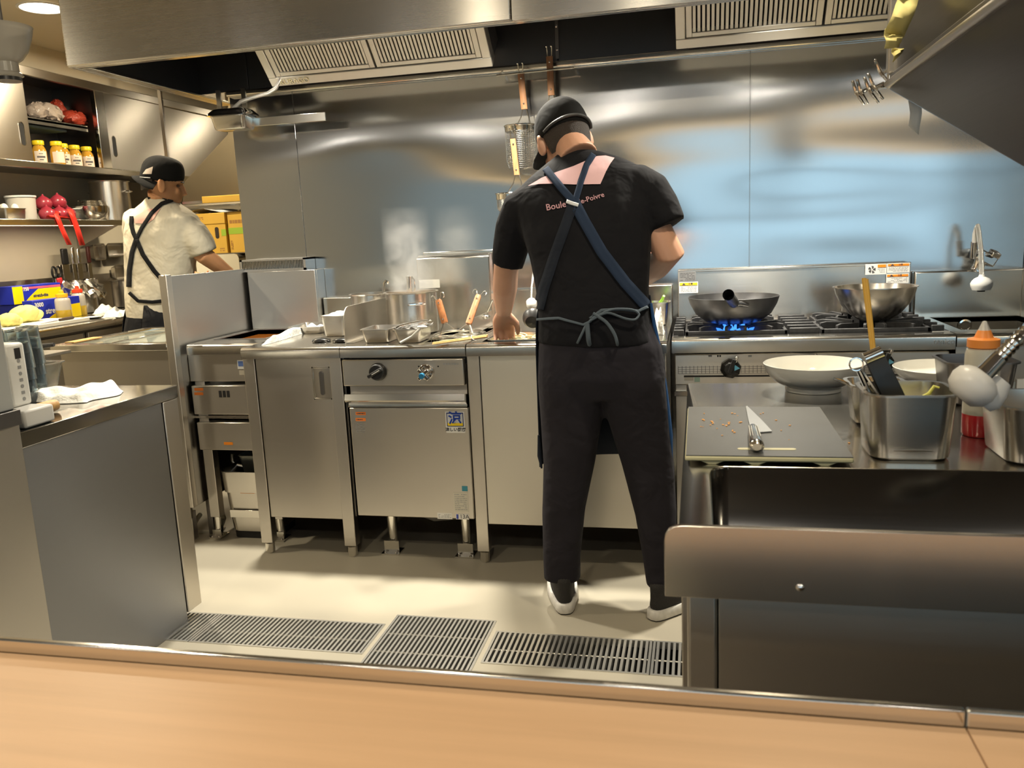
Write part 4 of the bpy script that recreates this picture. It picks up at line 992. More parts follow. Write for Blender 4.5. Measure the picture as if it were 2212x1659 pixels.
bag('food_bag', 'brown-red bag lying at the right of the cupboard shelf', 155, 245, .07, .10, .048, CHILI, X=-3.84)
# ------------------------------------------------------------------ people
from mathutils.bvhtree import BVHTree
def RG(xl, yl, xr, yr, Y, ry, n=24, sq=2.3, back=1.0, lean=0.0, grow=0.0):
    # elliptic cross-section between two outline points, ry deep front to back, centred on depth Y
    L, R_ = atY(xl, yl, Y), atY(xr, yr, Y); c = (L+R_)/2; a = (R_-L)/2
    a = a*(1+grow/max(a.length, .01)); ry = ry+grow
    pts = []
    for k in range(n):
        t = 2*PI*k/n; cx, sy = math.cos(t), math.sin(t)
        ex = math.copysign(abs(cx)**(2/sq), cx); ey = math.copysign(abs(sy)**(2/sq), sy)
        pts.append(c + a*ex + Vector((0, ry, lean))*ey*(back if ey < 0 else 1))
    return pts
def fuse(name, mb, m, parent, voxel, it=6, world=True, bump=None):
    o = build(name, mb, m, parent, world=world, smooth=True, angle=180, fix=False)
    b = bmesh.new(); b.from_mesh(o.data); bmesh.ops.recalc_face_normals(b, faces=b.faces); b.to_mesh(o.data); b.free()
    r = o.modifiers.new('remesh', 'REMESH'); r.mode = 'VOXEL'; r.voxel_size = voxel; r.use_smooth_shade = True
    s = o.modifiers.new('smooth', 'SMOOTH'); s.factor = .5; s.iterations = it
    return o
def limb(mb, pts, rad, n=14): mb.tube(pts, rad, n)
def frame(f, r):
    f = Vector(f).normalized(); r = Vector(r); r = (r-f*r.dot(f)).normalized(); u = r.cross(f)
    return Matrix((r, f, u)).transposed()
def head(mb, c, Rm, s=1.0):
    T = lambda p: Vector(c)+Rm @ (Vector(p)*s)
    E = lambda p, r: mb.ell(T(p), tuple(q*s for q in r), Rm, 20, 14)
    E((0, -.012, .035), (.074, .092, .085)); E((0, .02, -.035), (.060, .072, .070)); E((0, .052, -.088), (.030, .030, .022))
    E((0, .050, -.050), (.048, .045, .05)); E((0, .072, .028), (.052, .018, .014)); E((.03, .066, -.022), (.024, .02, .02)); E((-.03, .066, -.022), (.024, .02, .02))
    mb.tube([T((0, .080, .018)), T((0, .095, -.008)), T((0, .104, -.026)), T((0, .088, -.034))], [.009*s, .011*s, .015*s, .012*s], 10)
    E((0, .084, -.058), (.022, .012, .006)); E((0, .082, -.067), (.020, .012, .006))
    for sx in (-1, 1):
        Re = Rm @ Euler((0.15, 0, sx*-.35)).to_matrix()
        mb.ell(T((sx*.082, -.006, -.008)), (.011*s, .021*s, .035*s), Re, 14, 10)
        mb.ell(T((sx*.090, -.016, .002)), (.007*s, .011*s, .027*s), Re, 12, 8)
def hand(mb, wrist, Rm, curls, spread=.06, thumb_open=.6, mirror=1, s=1.0):
    # local: y along the fingers, z out of the back of the hand, +x*mirror towards the thumb
    T = lambda p: Vector(wrist)+Rm @ Vector((p[0]*mirror*s, p[1]*s, p[2]*s))
    rings = []
    for y, w_, h_ in ((-.02, .025, .020), (.0, .027, .019), (.03, .037, .017), (.06, .042, .016), (.088, .041, .013), (.096, .036, .010)):
        rings.append([T((w_*math.cos(2*PI*k/16), y, h_*math.sin(2*PI*k/16))) for k in range(16)])
    mb.loft(rings)
    for i, (x, L) in enumerate(((.030, .070), (.0105, .078), (-.0095, .072), (-.029, .057))):
        a = curls[i]; d = Vector(((.5-i/3)*2*spread, 1, 0)).normalized(); p = Vector((x, .084, .0)); pts = [p]; ang = 0
        for sg, fr in enumerate((.45, .32, .23)):
            ang += a*(1.0, 1.1, .8)[sg]
            p = p + Vector((d.x*math.cos(ang), d.y*math.cos(ang), -math.sin(ang)))*L*fr
            pts.append(p)
        mb.tube([T(q) for q in pts], [.0095*s, .009*s, .0082*s, .0066*s], 10)
        mb.ell(T(pts[-1]), (.0068*s,)*3, None, 10, 6)
    b = [Vector((.022, .018, -.004)), Vector((.044, .042, -.014)), Vector((.050, .066, -.026)), Vector((.046+.01*thumb_open, .086, -.034))]
    mb.tube([T(q) for q in b], [.015*s, .012*s, .010*s, .0075*s], 10)
def shoe(parent, heel, d, upper_m, sole_m, side):
    d = Vector(d).normalized(); r = Vector((d.y, -d.x, 0)); Rm = Matrix((r, d, Vector((0, 0, 1)))).transposed()
    T = lambda x, y, z: Vector((heel[0], heel[1], 0))+Rm @ Vector((x, y, z))
    def outline(g, z, y0=0.0):
        pts = []
        for k in range(28):
            t = 2*PI*k/28; y = .14-.14*math.cos(t); wv = .036+.012*math.sin(min(1, max(0, (y-.05)/.2))*PI*.5+.0)-(.03*max(0, (y-.2)/.08)**2)
            x = math.copysign(1, math.sin(t))*abs(math.sin(t))**.6*wv
            pts.append(T(x*(1+g/.04), .14+(y-.14)*(1+g/.14)+y0, z))
        return pts
    up = MB(); L = []
    for z, g, cut in ((.022, -.002, 0), (.045, -.003, 0), (.065, -.006, 0)): L.append(outline(g, z))
    def ringz(z, y0, y1, w_): return [T(w_*math.copysign(abs(math.sin(2*PI*k/28))**.8, math.sin(2*PI*k/28)), (y0+y1)/2-(y1-y0)/2*math.cos(2*PI*k/28), z + max(0, (-(math.cos(2*PI*k/28)))*0)) for k in range(28)]
    L += [ringz(.082, .006, .215, .036), ringz(.100, .008, .150, .034), ringz(.122, .008, .115, .036)]
    up.loft(L)
    u = build('shoe', up, upper_m, parent, world=True, angle=60, subsurf=1)
    sl = MB(); sl.loft([outline(.004, .004), outline(.006, .008), outline(.005, .030), outline(.002, .034)])
    build('sole', sl, sole_m, u, world=True, angle=50)
    ou = MB(); ou.loft([outline(.002, 0), outline(.003, .006)]); build('outsole', ou, BLACKM, u, world=True)
    return u
def caster(o):
    dg = bpy.context.evaluated_depsgraph_get(); dg.update(); e = o.evaluated_get(dg); me = e.to_mesh(); Mw = o.matrix_world if o.parent is None else W[o.name]
    bv = BVHTree.FromPolygons([Mw @ v.co for v in me.vertices], [tuple(p.vertices) for p in me.polygons]); me_vs = [type('V', (), {'co': v.co.copy()}) for v in list(me.vertices)[::50]]; e.to_mesh_clear()
    far = [(Mw @ v.co-EYE).length for v in me_vs]; dist = sum(far)/len(far)
    def hit(px, py, off=.003):
        d = ray(px, py).normalized(); h = bv.ray_cast(EYE, d)
        if h[0] is None:
            h = bv.find_nearest(EYE+d*dist); return h[0]+h[1]*off
        n_ = h[1] if h[1].dot(d) < 0 else -h[1]
        return h[0]+n_*off
    return hit
def ribbon(name, hit, pts, wpx, m, parent, off=.003, th=.0025, steps=14, solid=True, world=True):
    # flat band lying on the cloth: centre line and width given where it runs
    P = []
    pts = [Vector((a, b)) for a, b in pts]
    for i in range(len(pts)-1):
        for k in range(steps): P.append(pts[i].lerp(pts[i+1], k/steps))
    P.append(pts[-1]); mb = MB(); V = []
    for i, p in enumerate(P):
        t = (P[min(i+1, len(P)-1)]-P[max(i-1, 0)]).normalized(); nn = Vector((-t.y, t.x))
        for s_ in (-1, -.33, .33, 1): V.append(hit(*(p+nn*wpx*.5*s_), off))
    F_ = []
    for i in range(len(P)-1):
        for j in range(3): a = i*4+j; F_.append((a, a+1, a+5, a+4))
    mb.add(V, F_)
    o = build(name, mb, m, parent, world=world, fix=False)
    md = o.modifiers.new('solid', 'SOLIDIFY'); md.thickness = th; md.offset = 0
    return o
def patch(name, hit, poly, m, parent, off=.002, n=26, th=.0012):
    xs_ = [p[0] for p in poly]; ys_ = [p[1] for p in poly]
    b = bmesh.new(); vs = [b.verts.new((x, -y, 0)) for x, y in poly]; b.faces.new(vs)
    for k in range(1, n):
        for axis, lo, hi in ((Vector((1, 0, 0)), min(xs_), max(xs_)), (Vector((0, 1, 0)), -max(ys_), -min(ys_))):
            g = b.verts[:]+b.edges[:]+b.faces[:]
            bmesh.ops.bisect_plane(b, geom=g, plane_co=axis*(lo+(hi-lo)*k/n), plane_no=axis)
    bmesh.ops.triangulate(b, faces=b.faces[:])
    b.verts.index_update(); V = [hit(v.co.x, -v.co.y, off) for v in b.verts]; F_ = [tuple(v.index for v in f.verts) for f in b.faces]; b.free()
    o = build(name, MB().add(V, F_), m, parent, world=True, fix=False)
    return o
def cloth_text(body, hit, size, p0, p1, m, parent, off=.0035, align='LEFT', name='lettering'):
    cu = bpy.data.curves.new('t', 'FONT'); cu.body = body; cu.size = size; cu.align_x = align; cu.align_y = 'CENTER'; cu.resolution_u = 2; cu.offset = size*.012
    t = bpy.data.objects.new('tmp', cu); C.objects.link(t); dg = bpy.context.evaluated_depsgraph_get()
    me = bpy.data.meshes.new_from_object(t.evaluated_get(dg)); bpy.data.objects.remove(t)
    d = Vector((p1[0]-p0[0], p1[1]-p0[1])); d.normalize(); nn = Vector((d.y, -d.x))
    V = [hit(p0[0]+d.x*v.co.x+nn.x*v.co.y, p0[1]+d.y*v.co.x+nn.y*v.co.y, off) for v in me.vertices]
    return build(name, MB().add(V, [tuple(p.vertices) for p in me.polygons]), m, parent, world=True, fix=False, smooth=False)
def fabric(name, col, wr=.35, sc=9, rough=.85):
    m = mat(name, col, rough, noise=.12, nscale=6, sheen=.02, spec=.15)
    n, l = nodes(m); b = n['Principled BSDF']
    tc = n.new('ShaderNodeTexCoord'); t = n.new('ShaderNodeTexNoise'); t.inputs['Scale'].default_value = sc; t.inputs['Detail'].default_value = 3; t.inputs['Distortion'].default_value = .35
    l.new(tc.outputs['Object'], t.inputs['Vector'])
    t2 = n.new('ShaderNodeTexNoise'); t2.inputs['Scale'].default_value = 900; l.new(tc.outputs['Object'], t2.inputs['Vector'])
    b1 = n.new('ShaderNodeBump'); b1.inputs['Strength'].default_value = wr; b1.inputs['Distance'].default_value = .05; l.new(t.outputs['Fac'], b1.inputs['Height'])
    b2 = n.new('ShaderNodeBump'); b2.inputs['Strength'].default_value = .25; b2.inputs['Distance'].default_value = .001; l.new(t2.outputs['Fac'], b2.inputs['Height'])
    l.new(b1.outputs['Normal'], b2.inputs['Normal']); l.new(b2.outputs['Normal'], b.inputs['Normal'])
    return m
F_TEE = fabric('black_tee', (.010, .010, .0125)); F_PANT = fabric('charcoal_trousers', (.024, .022, .028), .45, 8)
F_APR = fabric('navy_apron', (.018, .022, .032), .3); F_STRAP = fabric('navy_strap', (.025, .040, .075), .1); F_TIE = fabric('grey_blue_tie', (.10, .125, .15), .1)
F_CAP = fabric('black_cap', (.010, .010, .010), .2); F_PINK = fabric('pink_print', (.80, .52, .55), .1); F_WTEE = fabric('cream_tee', (.66, .60, .47), .5, 8)
F_BLK = fabric('black_apron', (.012, .012, .013), .4); F_BLUE = fabric('blue_binding', (.03, .09, .24), .1)
SHOEM = mat('black_suede', (.022, .02, .019), .8, bump=.3, bscale=200); SOLEM = mat('white_sole', (.72, .70, .66), .55, noise=.2, nscale=40)

# ---- the cook at the line, seen from behind
ck = thing('person', 'cook in a black tee with pink print and navy apron, bending over the counter', 'person', (-.29, 2.52, 0))
bd = MB()
# trunk inside the clothes
bd.loft([RG(1185, 800, 1415, 800, 2.52, .10), RG(1180, 700, 1390, 700, 2.52, .09), RG(1165, 600, 1390, 600, 2.56, .095), RG(1150, 480, 1380, 480, 2.62, .10), RG(1165, 420, 1360, 410, 2.65, .07), RG(1210, 365, 1295, 360, 2.675, .05)])
Rh = frame((-.42, .78, -.50), (.90, .36, .16)); hc = atY(1219, 309, 2.775)
head(bd, hc, Rh, 1.0)
bd.tube([atY(1250, 345, 2.67), atY(1238, 322, 2.70), hc+Rh @ Vector((0, -.01, -.04))], [.066, .056, .056], 18)
for (a, b_, c_, e) in (((1232, 830), (1232, 1010), (1215, 1240), -1), ((1368, 830), (1400, 1010), (1425, 1260), 1)):
    bd.tube([atY(*a, 2.52), atY(*b_, 2.52), atY(*c_, 2.49)], [.085, .055, .042], 16)
# left arm reaching down to the well, right arm bent forward
lsh, lel, lwr = atY(1165, 440, 2.65), atY(1094, 560, 2.66), atY(1088, 672, 2.86)
lel2 = atY(1091, 620, 2.76)
bd.tube([lsh, lsh.lerp(lel, .5), lel, lel2, lwr.lerp(lel2, .3), lwr], [.04, .044, .042, .043, .034, .029], 16)
hl = frame((lwr-lel2).normalized()+Vector((.02, .12, -.12)), (.95, .1, .1))
hand(bd, lwr+(lwr-lel2).normalized()*.012, hl, (.42, .5, .58, .66), .10, .4, 1, 1.0)
rsh, rel, rwr = atY(1375, 420, 2.65), atY(1445, 548, 2.62), atY(1372, 612, 2.86)
bd.tube([rsh, rsh.lerp(rel, .5), rel, rel.lerp(rwr, .35), rwr.lerp(rel, .25), rwr], [.04, .05, .048, .046, .036, .030], 16)
hr = frame((rwr-rel).normalized()+Vector((0, .1, -.2)), (-.5, .3, .75))
hand(bd, rwr+(rwr-rel).normalized()*.012, hr, (.9, .9, .9, .9), .03, .3, 1, .98)
fuse('body', bd, SKIN, ck, .0042, 5)
# trousers
pt = MB()
pt.loft([RG(1176, 1248, 1254, 1252, 2.50, .052), RG(1174, 1200, 1254, 1200, 2.50, .055), RG(1172, 1100, 1264, 1100, 2.51, .062), RG(1175, 1000, 1285, 1000, 2.52, .075), RG(1169, 900, 1302, 900, 2.52, .09), RG(1163, 820, 1312, 820, 2.52, .105), RG(1166, 740, 1320, 740, 2.52, .10)])
pt.loft([RG(1397, 1262, 1458, 1262, 2.49, .052), RG(1388, 1200, 1460, 1200, 2.49, .056), RG(1372, 1110, 1462, 1110, 2.51, .062), RG(1343, 1000, 1456, 1000, 2.53, .078), RG(1312, 900, 1446, 900, 2.53, .092), RG(1288, 820, 1438, 820, 2.52, .105), RG(1275, 740, 1425, 740, 2.52, .10)])
pt.loft([RG(1170, 860, 1436, 850, 2.52, .09), RG(1163, 810, 1440, 810, 2.52, .118), RG(1164, 750, 1430, 750, 2.52, .118), RG(1170, 690, 1405, 690, 2.52, .10)])
fuse('trousers', pt, F_PANT, ck, .0075, 6)
# T-shirt
st = MB()
st.loft([RG(1163, 738, 1424, 742, 2.52, .122), RG(1164, 715, 1412, 715, 2.52, .122), RG(1164, 680, 1403, 680, 2.52, .112), RG(1158, 620, 1402, 620, 2.55, .115), RG(1146, 560, 1405, 560, 2.58, .12), RG(1128, 500, 1410, 500, 2.61, .125), RG(1112, 450, 1412, 440, 2.635, .12), RG(1112, 418, 1408, 395, 2.65, .105), RG(1140, 388, 1395, 364, 2.66, .085), RG(1178, 356, 1350, 343, 2.675, .068), RG(1203, 336, 1312, 331, 2.685, .058), RG(1212, 326, 1290, 325, 2.695, .052)])
def sleeve(pts, rad, n=16, sqz=.8):
    st.tube(pts, rad, n)
sleeve([atY(1200, 425, 2.655), atY(1160, 432, 2.65), atY(1132, 455, 2.65), atY(1114, 495, 2.65), atY(1103, 535, 2.655), atY(1096, 574, 2.665)], [.05, .066, .074, .068, .059, .052], 20)
sleeve([atY(1340, 390, 2.655), atY(1370, 398, 2.65), atY(1397, 418, 2.645), atY(1420, 452, 2.64), atY(1440, 490, 2.63)], [.05, .066, .075, .070, .062], 20)
tee = fuse('t_shirt', st, F_TEE, ck, .0075, 5)
# apron: a sheet round the front, hanging to the knees
ap = MB(); V = []; rows = [(640, 1166, 1404, 2.535, .125), (700, 1158, 1412, 2.53, .142), (760, 1158, 1424, 2.52, .15), (850, 1161, 1436, 2.52, .15), (940, 1164, 1444, 2.52, .145), (1003, 1166, 1448, 2.53, .14)]
nn = 28
for (py, xl, xr, Y, ry) in rows:
    L, R_ = atY(xl, py+(6 if py > 990 else 0), Y), atY(xr, py, Y); c = (L+R_)/2; a = (R_-L)/2
    for k in range(nn+1):
        t = PI*k/nn-.0; V.append(c-a*math.cos(t)+Vector((0, ry*math.sin(t)**.7, 0)))
ap.add(V, [(i*(nn+1)+j, i*(nn+1)+j+1, (i+1)*(nn+1)+j+1, (i+1)*(nn+1)+j) for i in range(len(rows)-1) for j in range(nn)])
apo = build('apron', ap, F_APR, ck, world=True, fix=False, solid=.003)
bib = MB(); V = []
for (py, xl, xr, Y, ry) in [(640, 1166, 1404, 2.535, .125), (560, 1170, 1395, 2.58, .135), (470, 1180, 1370, 2.625, .138)]:
    L, R_ = atY(xl, py, Y), atY(xr, py, Y); c = (L+R_)/2; a = (R_-L)/2
    for k in range(nn+1):
        t = PI*k/nn; V.append(c-a*math.cos(t)*.97+Vector((0, (ry+.01)*math.sin(t)**.7, 0)))
bib.add(V, [(i*(nn+1)+j, i*(nn+1)+j+1, (i+1)*(nn+1)+j+1, (i+1)*(nn+1)+j) for i in range(2) for j in range(nn)])
build('apron_bib', bib, F_APR, apo, world=True, fix=False, solid=.003)
eg = [(1406, 655), (1413, 700), (1425, 760), (1437, 850), (1445, 940), (1449, 1002)]
build('blue_binding', MB().tube([atY(a, b_, 2.515) for a, b_ in eg], [.004, .006, .007, .009, .012, .006], 8), F_BLUE, apo, world=True)
build('apron_corner', MB().tube([atY(1164, 940, 2.515), atY(1166, 985, 2.51), atY(1170, 1012, 2.50)], [.004, .008, .003], 8), F_APR, apo, world=True)
hit = caster(tee)
patch('pink_print', hit, [(1142, 403), (1165, 399), (1198, 398), (1240, 400), (1297, 399), (1309, 372), (1319, 354), (1327, 343), (1308, 338), (1290, 339), (1272, 346), (1240, 360), (1200, 374), (1170, 386)], F_PINK, tee, .0035)
PKT = fabric('pink_ink', (.62, .36, .40), .05)
cloth_text('Boule', hit, 19, (1180, 450), (1300, 427), PKT, tee); cloth_text('de-Poivre', hit, 15.5, (1247, 439), (1305, 421), PKT, tee)
cloth_text('Sanuki', hit, 8, (1225, 454), (1265, 448), fabric('grey_ink', (.3, .3, .32), .05), tee)
ribbon('shoulder_strap', hit, [(1180, 366), (1192, 382), (1215, 410), (1240, 438)], 16, F_STRAP, apo, .0055)
ribbon('shoulder_strap', hit, [(1282, 336), (1268, 358), (1256, 392), (1243, 438)], 13, F_STRAP, apo, .0055)
ribbon('back_strap', hit, [(1240, 436), (1262, 478), (1300, 545), (1350, 612), (1396, 664)], 24, F_STRAP, apo, .005)
ribbon('back_strap', hit, [(1240, 436), (1225, 480), (1200, 550), (1175, 630), (1166, 668)], 22, F_APR, apo, .005)
ribbon('strap_slide', hit, [(1225, 438), (1236, 442), (1250, 446)], 7, mat('strap_white', (.7, .72, .75), .4), apo, .009, .004, 5)
hp_ = caster(bpy.data.objects[tee.name])
def tie(pts, w_=7, off=.012): return ribbon('waist_tie', hit, pts, w_, F_TIE, apo, off, .002, 6)
tie([(1167, 690), (1210, 688), (1250, 699), (1262, 702), (1278, 694)], 5); tie([(1392, 664), (1374, 674), (1340, 670), (1300, 672), (1275, 690)], 6)
def loop(pts, w_, m=F_TIE, Y0=.02):
    P = [hit(a, b_, Y0) for a, b_ in pts]; mb = MB(); V = []
    Q = []
    for i in range(len(P)-1):
        for k in range(5): Q.append(P[i].lerp(P[i+1], k/5))
    Q.append(P[-1])
    for _ in range(3): Q = [Q[0]]+[(Q[i-1]+Q[i]*2+Q[i+1])/4 for i in range(1, len(Q)-1)]+[Q[-1]]
    build('tie_end', MB().tube(Q, w_, 8), m, apo, world=True)
loop([(1275, 695), (1310, 676), (1345, 691), (1366, 694), (1374, 682), (1362, 671), (1320, 670), (1280, 690)], .0035)
loop([(1268, 705), (1250, 740), (1243, 765), (1252, 786), (1266, 789), (1276, 775), (1272, 740), (1270, 705)], .004)
loop([(1282, 680), (1310, 697), (1326, 722), (1333, 745), (1333, 760)], .005)
loop([(1270, 700), (1275, 745), (1282, 790), (1287, 820), (1291, 838)], .007)
# cap and hair
def on_head(mb, R_=Rh, c_=None, s=1.02):
    c_ = hc if c_ is None else c_
    mb.v = [c_+R_ @ (v*s) for v in mb.v]; return mb
def hair_cap(c_, R_, s, parent, low=-.055, wide=.44):
    h = MB(); rings = []
    for j in range(9):
        t = j/8; z = low+(.11-low)*t; rr_ = math.sqrt(max(0, 1-((z-.035)/.092)**2)) if z > .035 else 1-.10*((.035-z)/.09)**2
        ring = []
        for k in range(28):
            a = -PI*.5-PI*wide+2*PI*wide*k/27
            drop = .03*abs(math.cos(a))**2*(1-j/8)
            ring.append(Vector((.081*rr_*math.cos(a), -.012+.096*rr_*math.sin(a), z+drop*1.2)))
        rings.append(ring)
    vs = [p for r_ in rings for p in r_]; h.add(vs, [(i*28+j, i*28+j+1, (i+1)*28+j+1, (i+1)*28+j) for i in range(8) for j in range(27)])
    on_head(h, R_, c_, s)
    o = build('hair', h, HAIR, parent, world=True, fix=False, solid=.006); return o
hair_cap(hc, Rh, 1.0, ck, -.088)
cp_ = MB(); rings = []
for (z, rx, ry, oy, tilt) in ((.002, .085, .1055, -.012, -.05), (.020, .086, .106, -.012, -.05), (.050, .086, .105, -.012, -.05), (.084, .081, .099, -.012, -.02), (.110, .066, .082, -.012, 0), (.127, .044, .056, -.012, 0), (.135, .016, .02, -.012, 0)):
    rings.append([Vector((rx*math.cos(2*PI*k/32), oy+ry*math.sin(2*PI*k/32), z-tilt*.12*math.sin(2*PI*k/32))) for k in range(32)])
cp_.loft(rings); on_head(cp_)
cap = build('cap', cp_, F_CAP, ck, world=True, subsurf=1)
def bill(c_, R_, s, parent, flip=1, m=F_CAP):
    b_ = MB(); V = []; n = 16
    for zo in (0, .005):
        for j in range(5):
            for k in range(n+1):
                a = -1.15+2.3*k/n; r0, r1 = .098, .165-.03*abs(a/1.15)**2; r_ = r0+(r1-r0)*j/4
                x = .86*r_*math.sin(a)*(.98); y = r_*math.cos(a)-.012
                V.append(Vector((x, flip*y, .024-.018*j/4-.9*x*x*4+zo)))
    N = 5*(n+1); F_ = []
    for j in range(4):
        for k in range(n):
            a = j*(n+1)+k; F_ += [(a, a+1, a+n+2, a+n+1), (N+a, N+a+n+1, N+a+n+2, N+a+1)]
    for k in range(n): a = 4*(n+1)+k; F_ += [(a, a+1, N+a+1, N+a), (k+1, k, N+k, N+k+1)]
    for j in range(4): a = j*(n+1); F_ += [(a+n+1, a, N+a, N+a+n+1), (a+n, a+n+n+1, N+a+n+n+1, N+a+n)]
    b_.add(V, F_); on_head(b_, R_, c_, s)
    return build('bill', b_, m, parent, world=True, angle=60)
bill(hc, Rh, 1.0, cap)
bt = MB().tube([Vector((.086*math.cos(a), -.012+.109*math.sin(a), .010-.006*math.sin(a))) for a in [-PI*.5-1.2+2.4*k/16 for k in range(17)]], .005, 8)
build('adjuster_band', on_head(bt), mat('cap_band', (.05, .05, .05), .4), cap, world=True)
sl_ = atZ(1222, 1328, 0); shoe(ck, (sl_.x, sl_.y), (-.22, 1, 0), SHOEM, SOLEM, -1)
sr_ = atZ(1408, 1341, 0); shoe(ck, (sr_.x, sr_.y), (.62, .9, 0), SHOEM, SOLEM, 1)

# ---- the second cook at the rear, in a cream tee
c2 = thing('person', 'cook in a cream tee with crossed black apron straps and backwards black cap', 'person', (-2.66, 3.8, 0))
Y2 = 3.8
bd = MB()
bd.loft([RG(285, 760, 372, 760, Y2, .10), RG(286, 680, 380, 680, Y2, .10), RG(288, 600, 405, 600, Y2, .10), RG(288, 500, 415, 500, Y2, .11), RG(300, 455, 400, 455, Y2, .075), RG(325, 432, 372, 434, Y2, .055)])
R2 = frame((.80, .52, -.22), (.50, -.84, -.10)); h2 = atY(354, 398, Y2-.01)
head(bd, h2, R2, .98)
bd.tube([atY(348, 450, Y2), atY(347, 432, Y2), h2+R2 @ Vector((0, -.015, -.04))], [.066, .058, .058], 18)
for x0, x1 in ((312, 318), (350, 352)): bd.tube([atY(x0, 740, Y2), atY(x1, 900, Y2), Vector((atY(x1, 900, Y2).x, Y2-.02, .06))], [.085, .058, .042], 14)
r1, r2_, r3 = atY(392, 508, Y2), atY(442, 552, Y2+.02), atY(497, 592, Y2+.16)
bd.tube([r1, r1.lerp(r2_, .5), r2_, r2_.lerp(r3, .4), r3], [.042, .048, .046, .042, .031], 16)
hand(bd, r3+(r3-r2_).normalized()*.012, frame((r3-r2_)+Vector((0, 0, -.08)), (-.3, .8, .3)), (.5, .5, .5, .55), .05, .4, 1)
l1, l2, l3 = atY(298, 490, Y2+.05), atY(318, 560, Y2+.22), atY(400, 590, Y2+.38)
bd.tube([l1, l1.lerp(l2, .5), l2, l2.lerp(l3, .4), l3], [.058, .052, .046, .042, .031], 16)
hand(bd, l3+(l3-l2).normalized()*.012, frame((l3-l2), (-.3, .5, .6)), (.7, .7, .7, .7), .05, .4, -1)
fuse('body', bd, SKIN2, c2, .0046, 5)
pt = MB()
for a, b_, c_ in (((312, 735), (316, 880), 0), ((350, 735), (352, 880), 0)):
    p1 = atY(*b_, Y2); pt.tube([atY(*a, Y2), p1, Vector((p1.x, Y2-.01, .12))], [.105, .085, .065], 16)
pt.loft([RG(281, 770, 382, 770, Y2, .13), RG(280, 720, 382, 720, Y2, .135), RG(283, 690, 380, 690, Y2, .125), RG(290, 655, 378, 655, Y2, .11)])
fuse('trousers', pt, F_BLK, c2, .009, 5)
for dx in (-.10, .06):
    shoe(c2, (-2.66+dx, Y2-.07), (.6, .8, 0), SHOEM, SOLEM, 1)
st = MB()
st.loft([RG(286, 690, 378, 694, Y2, .12), RG(283, 665, 384, 668, Y2, .125), RG(280, 640, 396, 640, Y2, .125), RG(279, 590, 412, 590, Y2, .125), RG(278, 540, 420, 540, Y2, .13), RG(277, 500, 424, 500, Y2, .13), RG(283, 470, 424, 470, Y2, .12), RG(296, 452, 408, 455, Y2, .095), RG(315, 436, 384, 440, Y2, .075), RG(322, 425, 375, 430, Y2, .06)])
st.tube([atY(372, 482, Y2), atY(398, 488, Y2), atY(418, 507, Y2+.004), atY(432, 528, Y2+.01), atY(441, 547, Y2+.02)], [.04, .070, .078, .075, .069], 24)
st.tube([atY(300, 470, Y2+.03), atY(298, 500, Y2+.08), atY(306, 535, Y2+.15)], [.078, .078, .068], 18)
t2 = fuse('t_shirt', st, F_WTEE, c2, .0085, 9)
# black apron round the front and skirt
ap = MB(); V = []
rows = [(655, 286, 380, .128), (690, 279, 384, .14), (740, 277, 388, .15), (860, 278, 392, .155), (1000, 284, 396, .15)]
for (py, xl, xr, ry) in rows:
    L, R_ = atY(xl, py, Y2), atY(xr, py, Y2); c = (L+R_)/2; a = (R_-L)/2
    for k in range(33): t = -.55+2*PI*.80*k/32; V.append(c-a*math.cos(t)*1.02+Vector((0, ry*math.sin(t), 0)))
ap.add(V, [(i*33+j, i*33+j+1, (i+1)*33+j+1, (i+1)*33+j) for i in range(len(rows)-1) for j in range(32)])
a2 = build('apron', ap, F_BLK, c2, world=True, fix=False, solid=.004)
hit = caster(t2)
patch('pink_print', hit, [(290, 470), (320, 452), (348, 450), (332, 474), (318, 484), (292, 482)], fabric('pink_faint', (.68, .40, .33), .1), t2, .003)
ribbon('shoulder_strap', hit, [(372, 433), (350, 441), (328, 462), (308, 492), (296, 517)], 8, F_BLK, a2, .005)
ribbon('shoulder_strap', hit, [(286, 468), (285, 485), (289, 502), (296, 517)], 8, F_BLK, a2, .005)
ribbon('back_strap', hit, [(296, 517), (287, 545), (281, 585), (280, 620)], 10, F_BLK, a2, .005)
ribbon('back_strap', hit, [(296, 517), (310, 550), (334, 585), (358, 612), (374, 628)], 9, F_BLK, a2, .005)
ribbon('waist_tie', hit, [(281, 632), (300, 650), (330, 652), (360, 648), (380, 646)], 7, F_BLK, a2, .006)
ribbon('collar_rib', hit, [(320, 429), (330, 424), (345, 424), (360, 432)], 5, F_BLK, t2, .004)
hair_cap(h2, R2, .98, c2, -.05, .36)
cp_ = MB(); rings = []
for (z, rx, ry, oy, tilt) in ((.010, .084, .105, -.012, -.12), (.032, .085, .106, -.012, -.14), (.060, .085, .105, -.012, -.14), (.090, .082, .100, -.014, -.1), (.116, .070, .086, -.014, -.06), (.133, .046, .058, -.012, -.02), (.140, .016, .02, -.012, 0)):
    rings.append([Vector((rx*math.cos(2*PI*k/32), oy+ry*math.sin(2*PI*k/32), z-tilt*.12*math.sin(2*PI*k/32))) for k in range(32)])
cp_.loft(rings); on_head(cp_, R2, h2, .98)
cap2 = build('cap', cp_, F_CAP, c2, world=True, subsurf=1)
bill(h2, R2, .98, cap2, -1)
hit = caster(cap2)
patch('cap_patch', hit, [(309, 376), (316, 366), (331, 360), (328, 376)], mat('cap_patch_beige', (.62, .52, .44), .7), cap2, .003, 8)
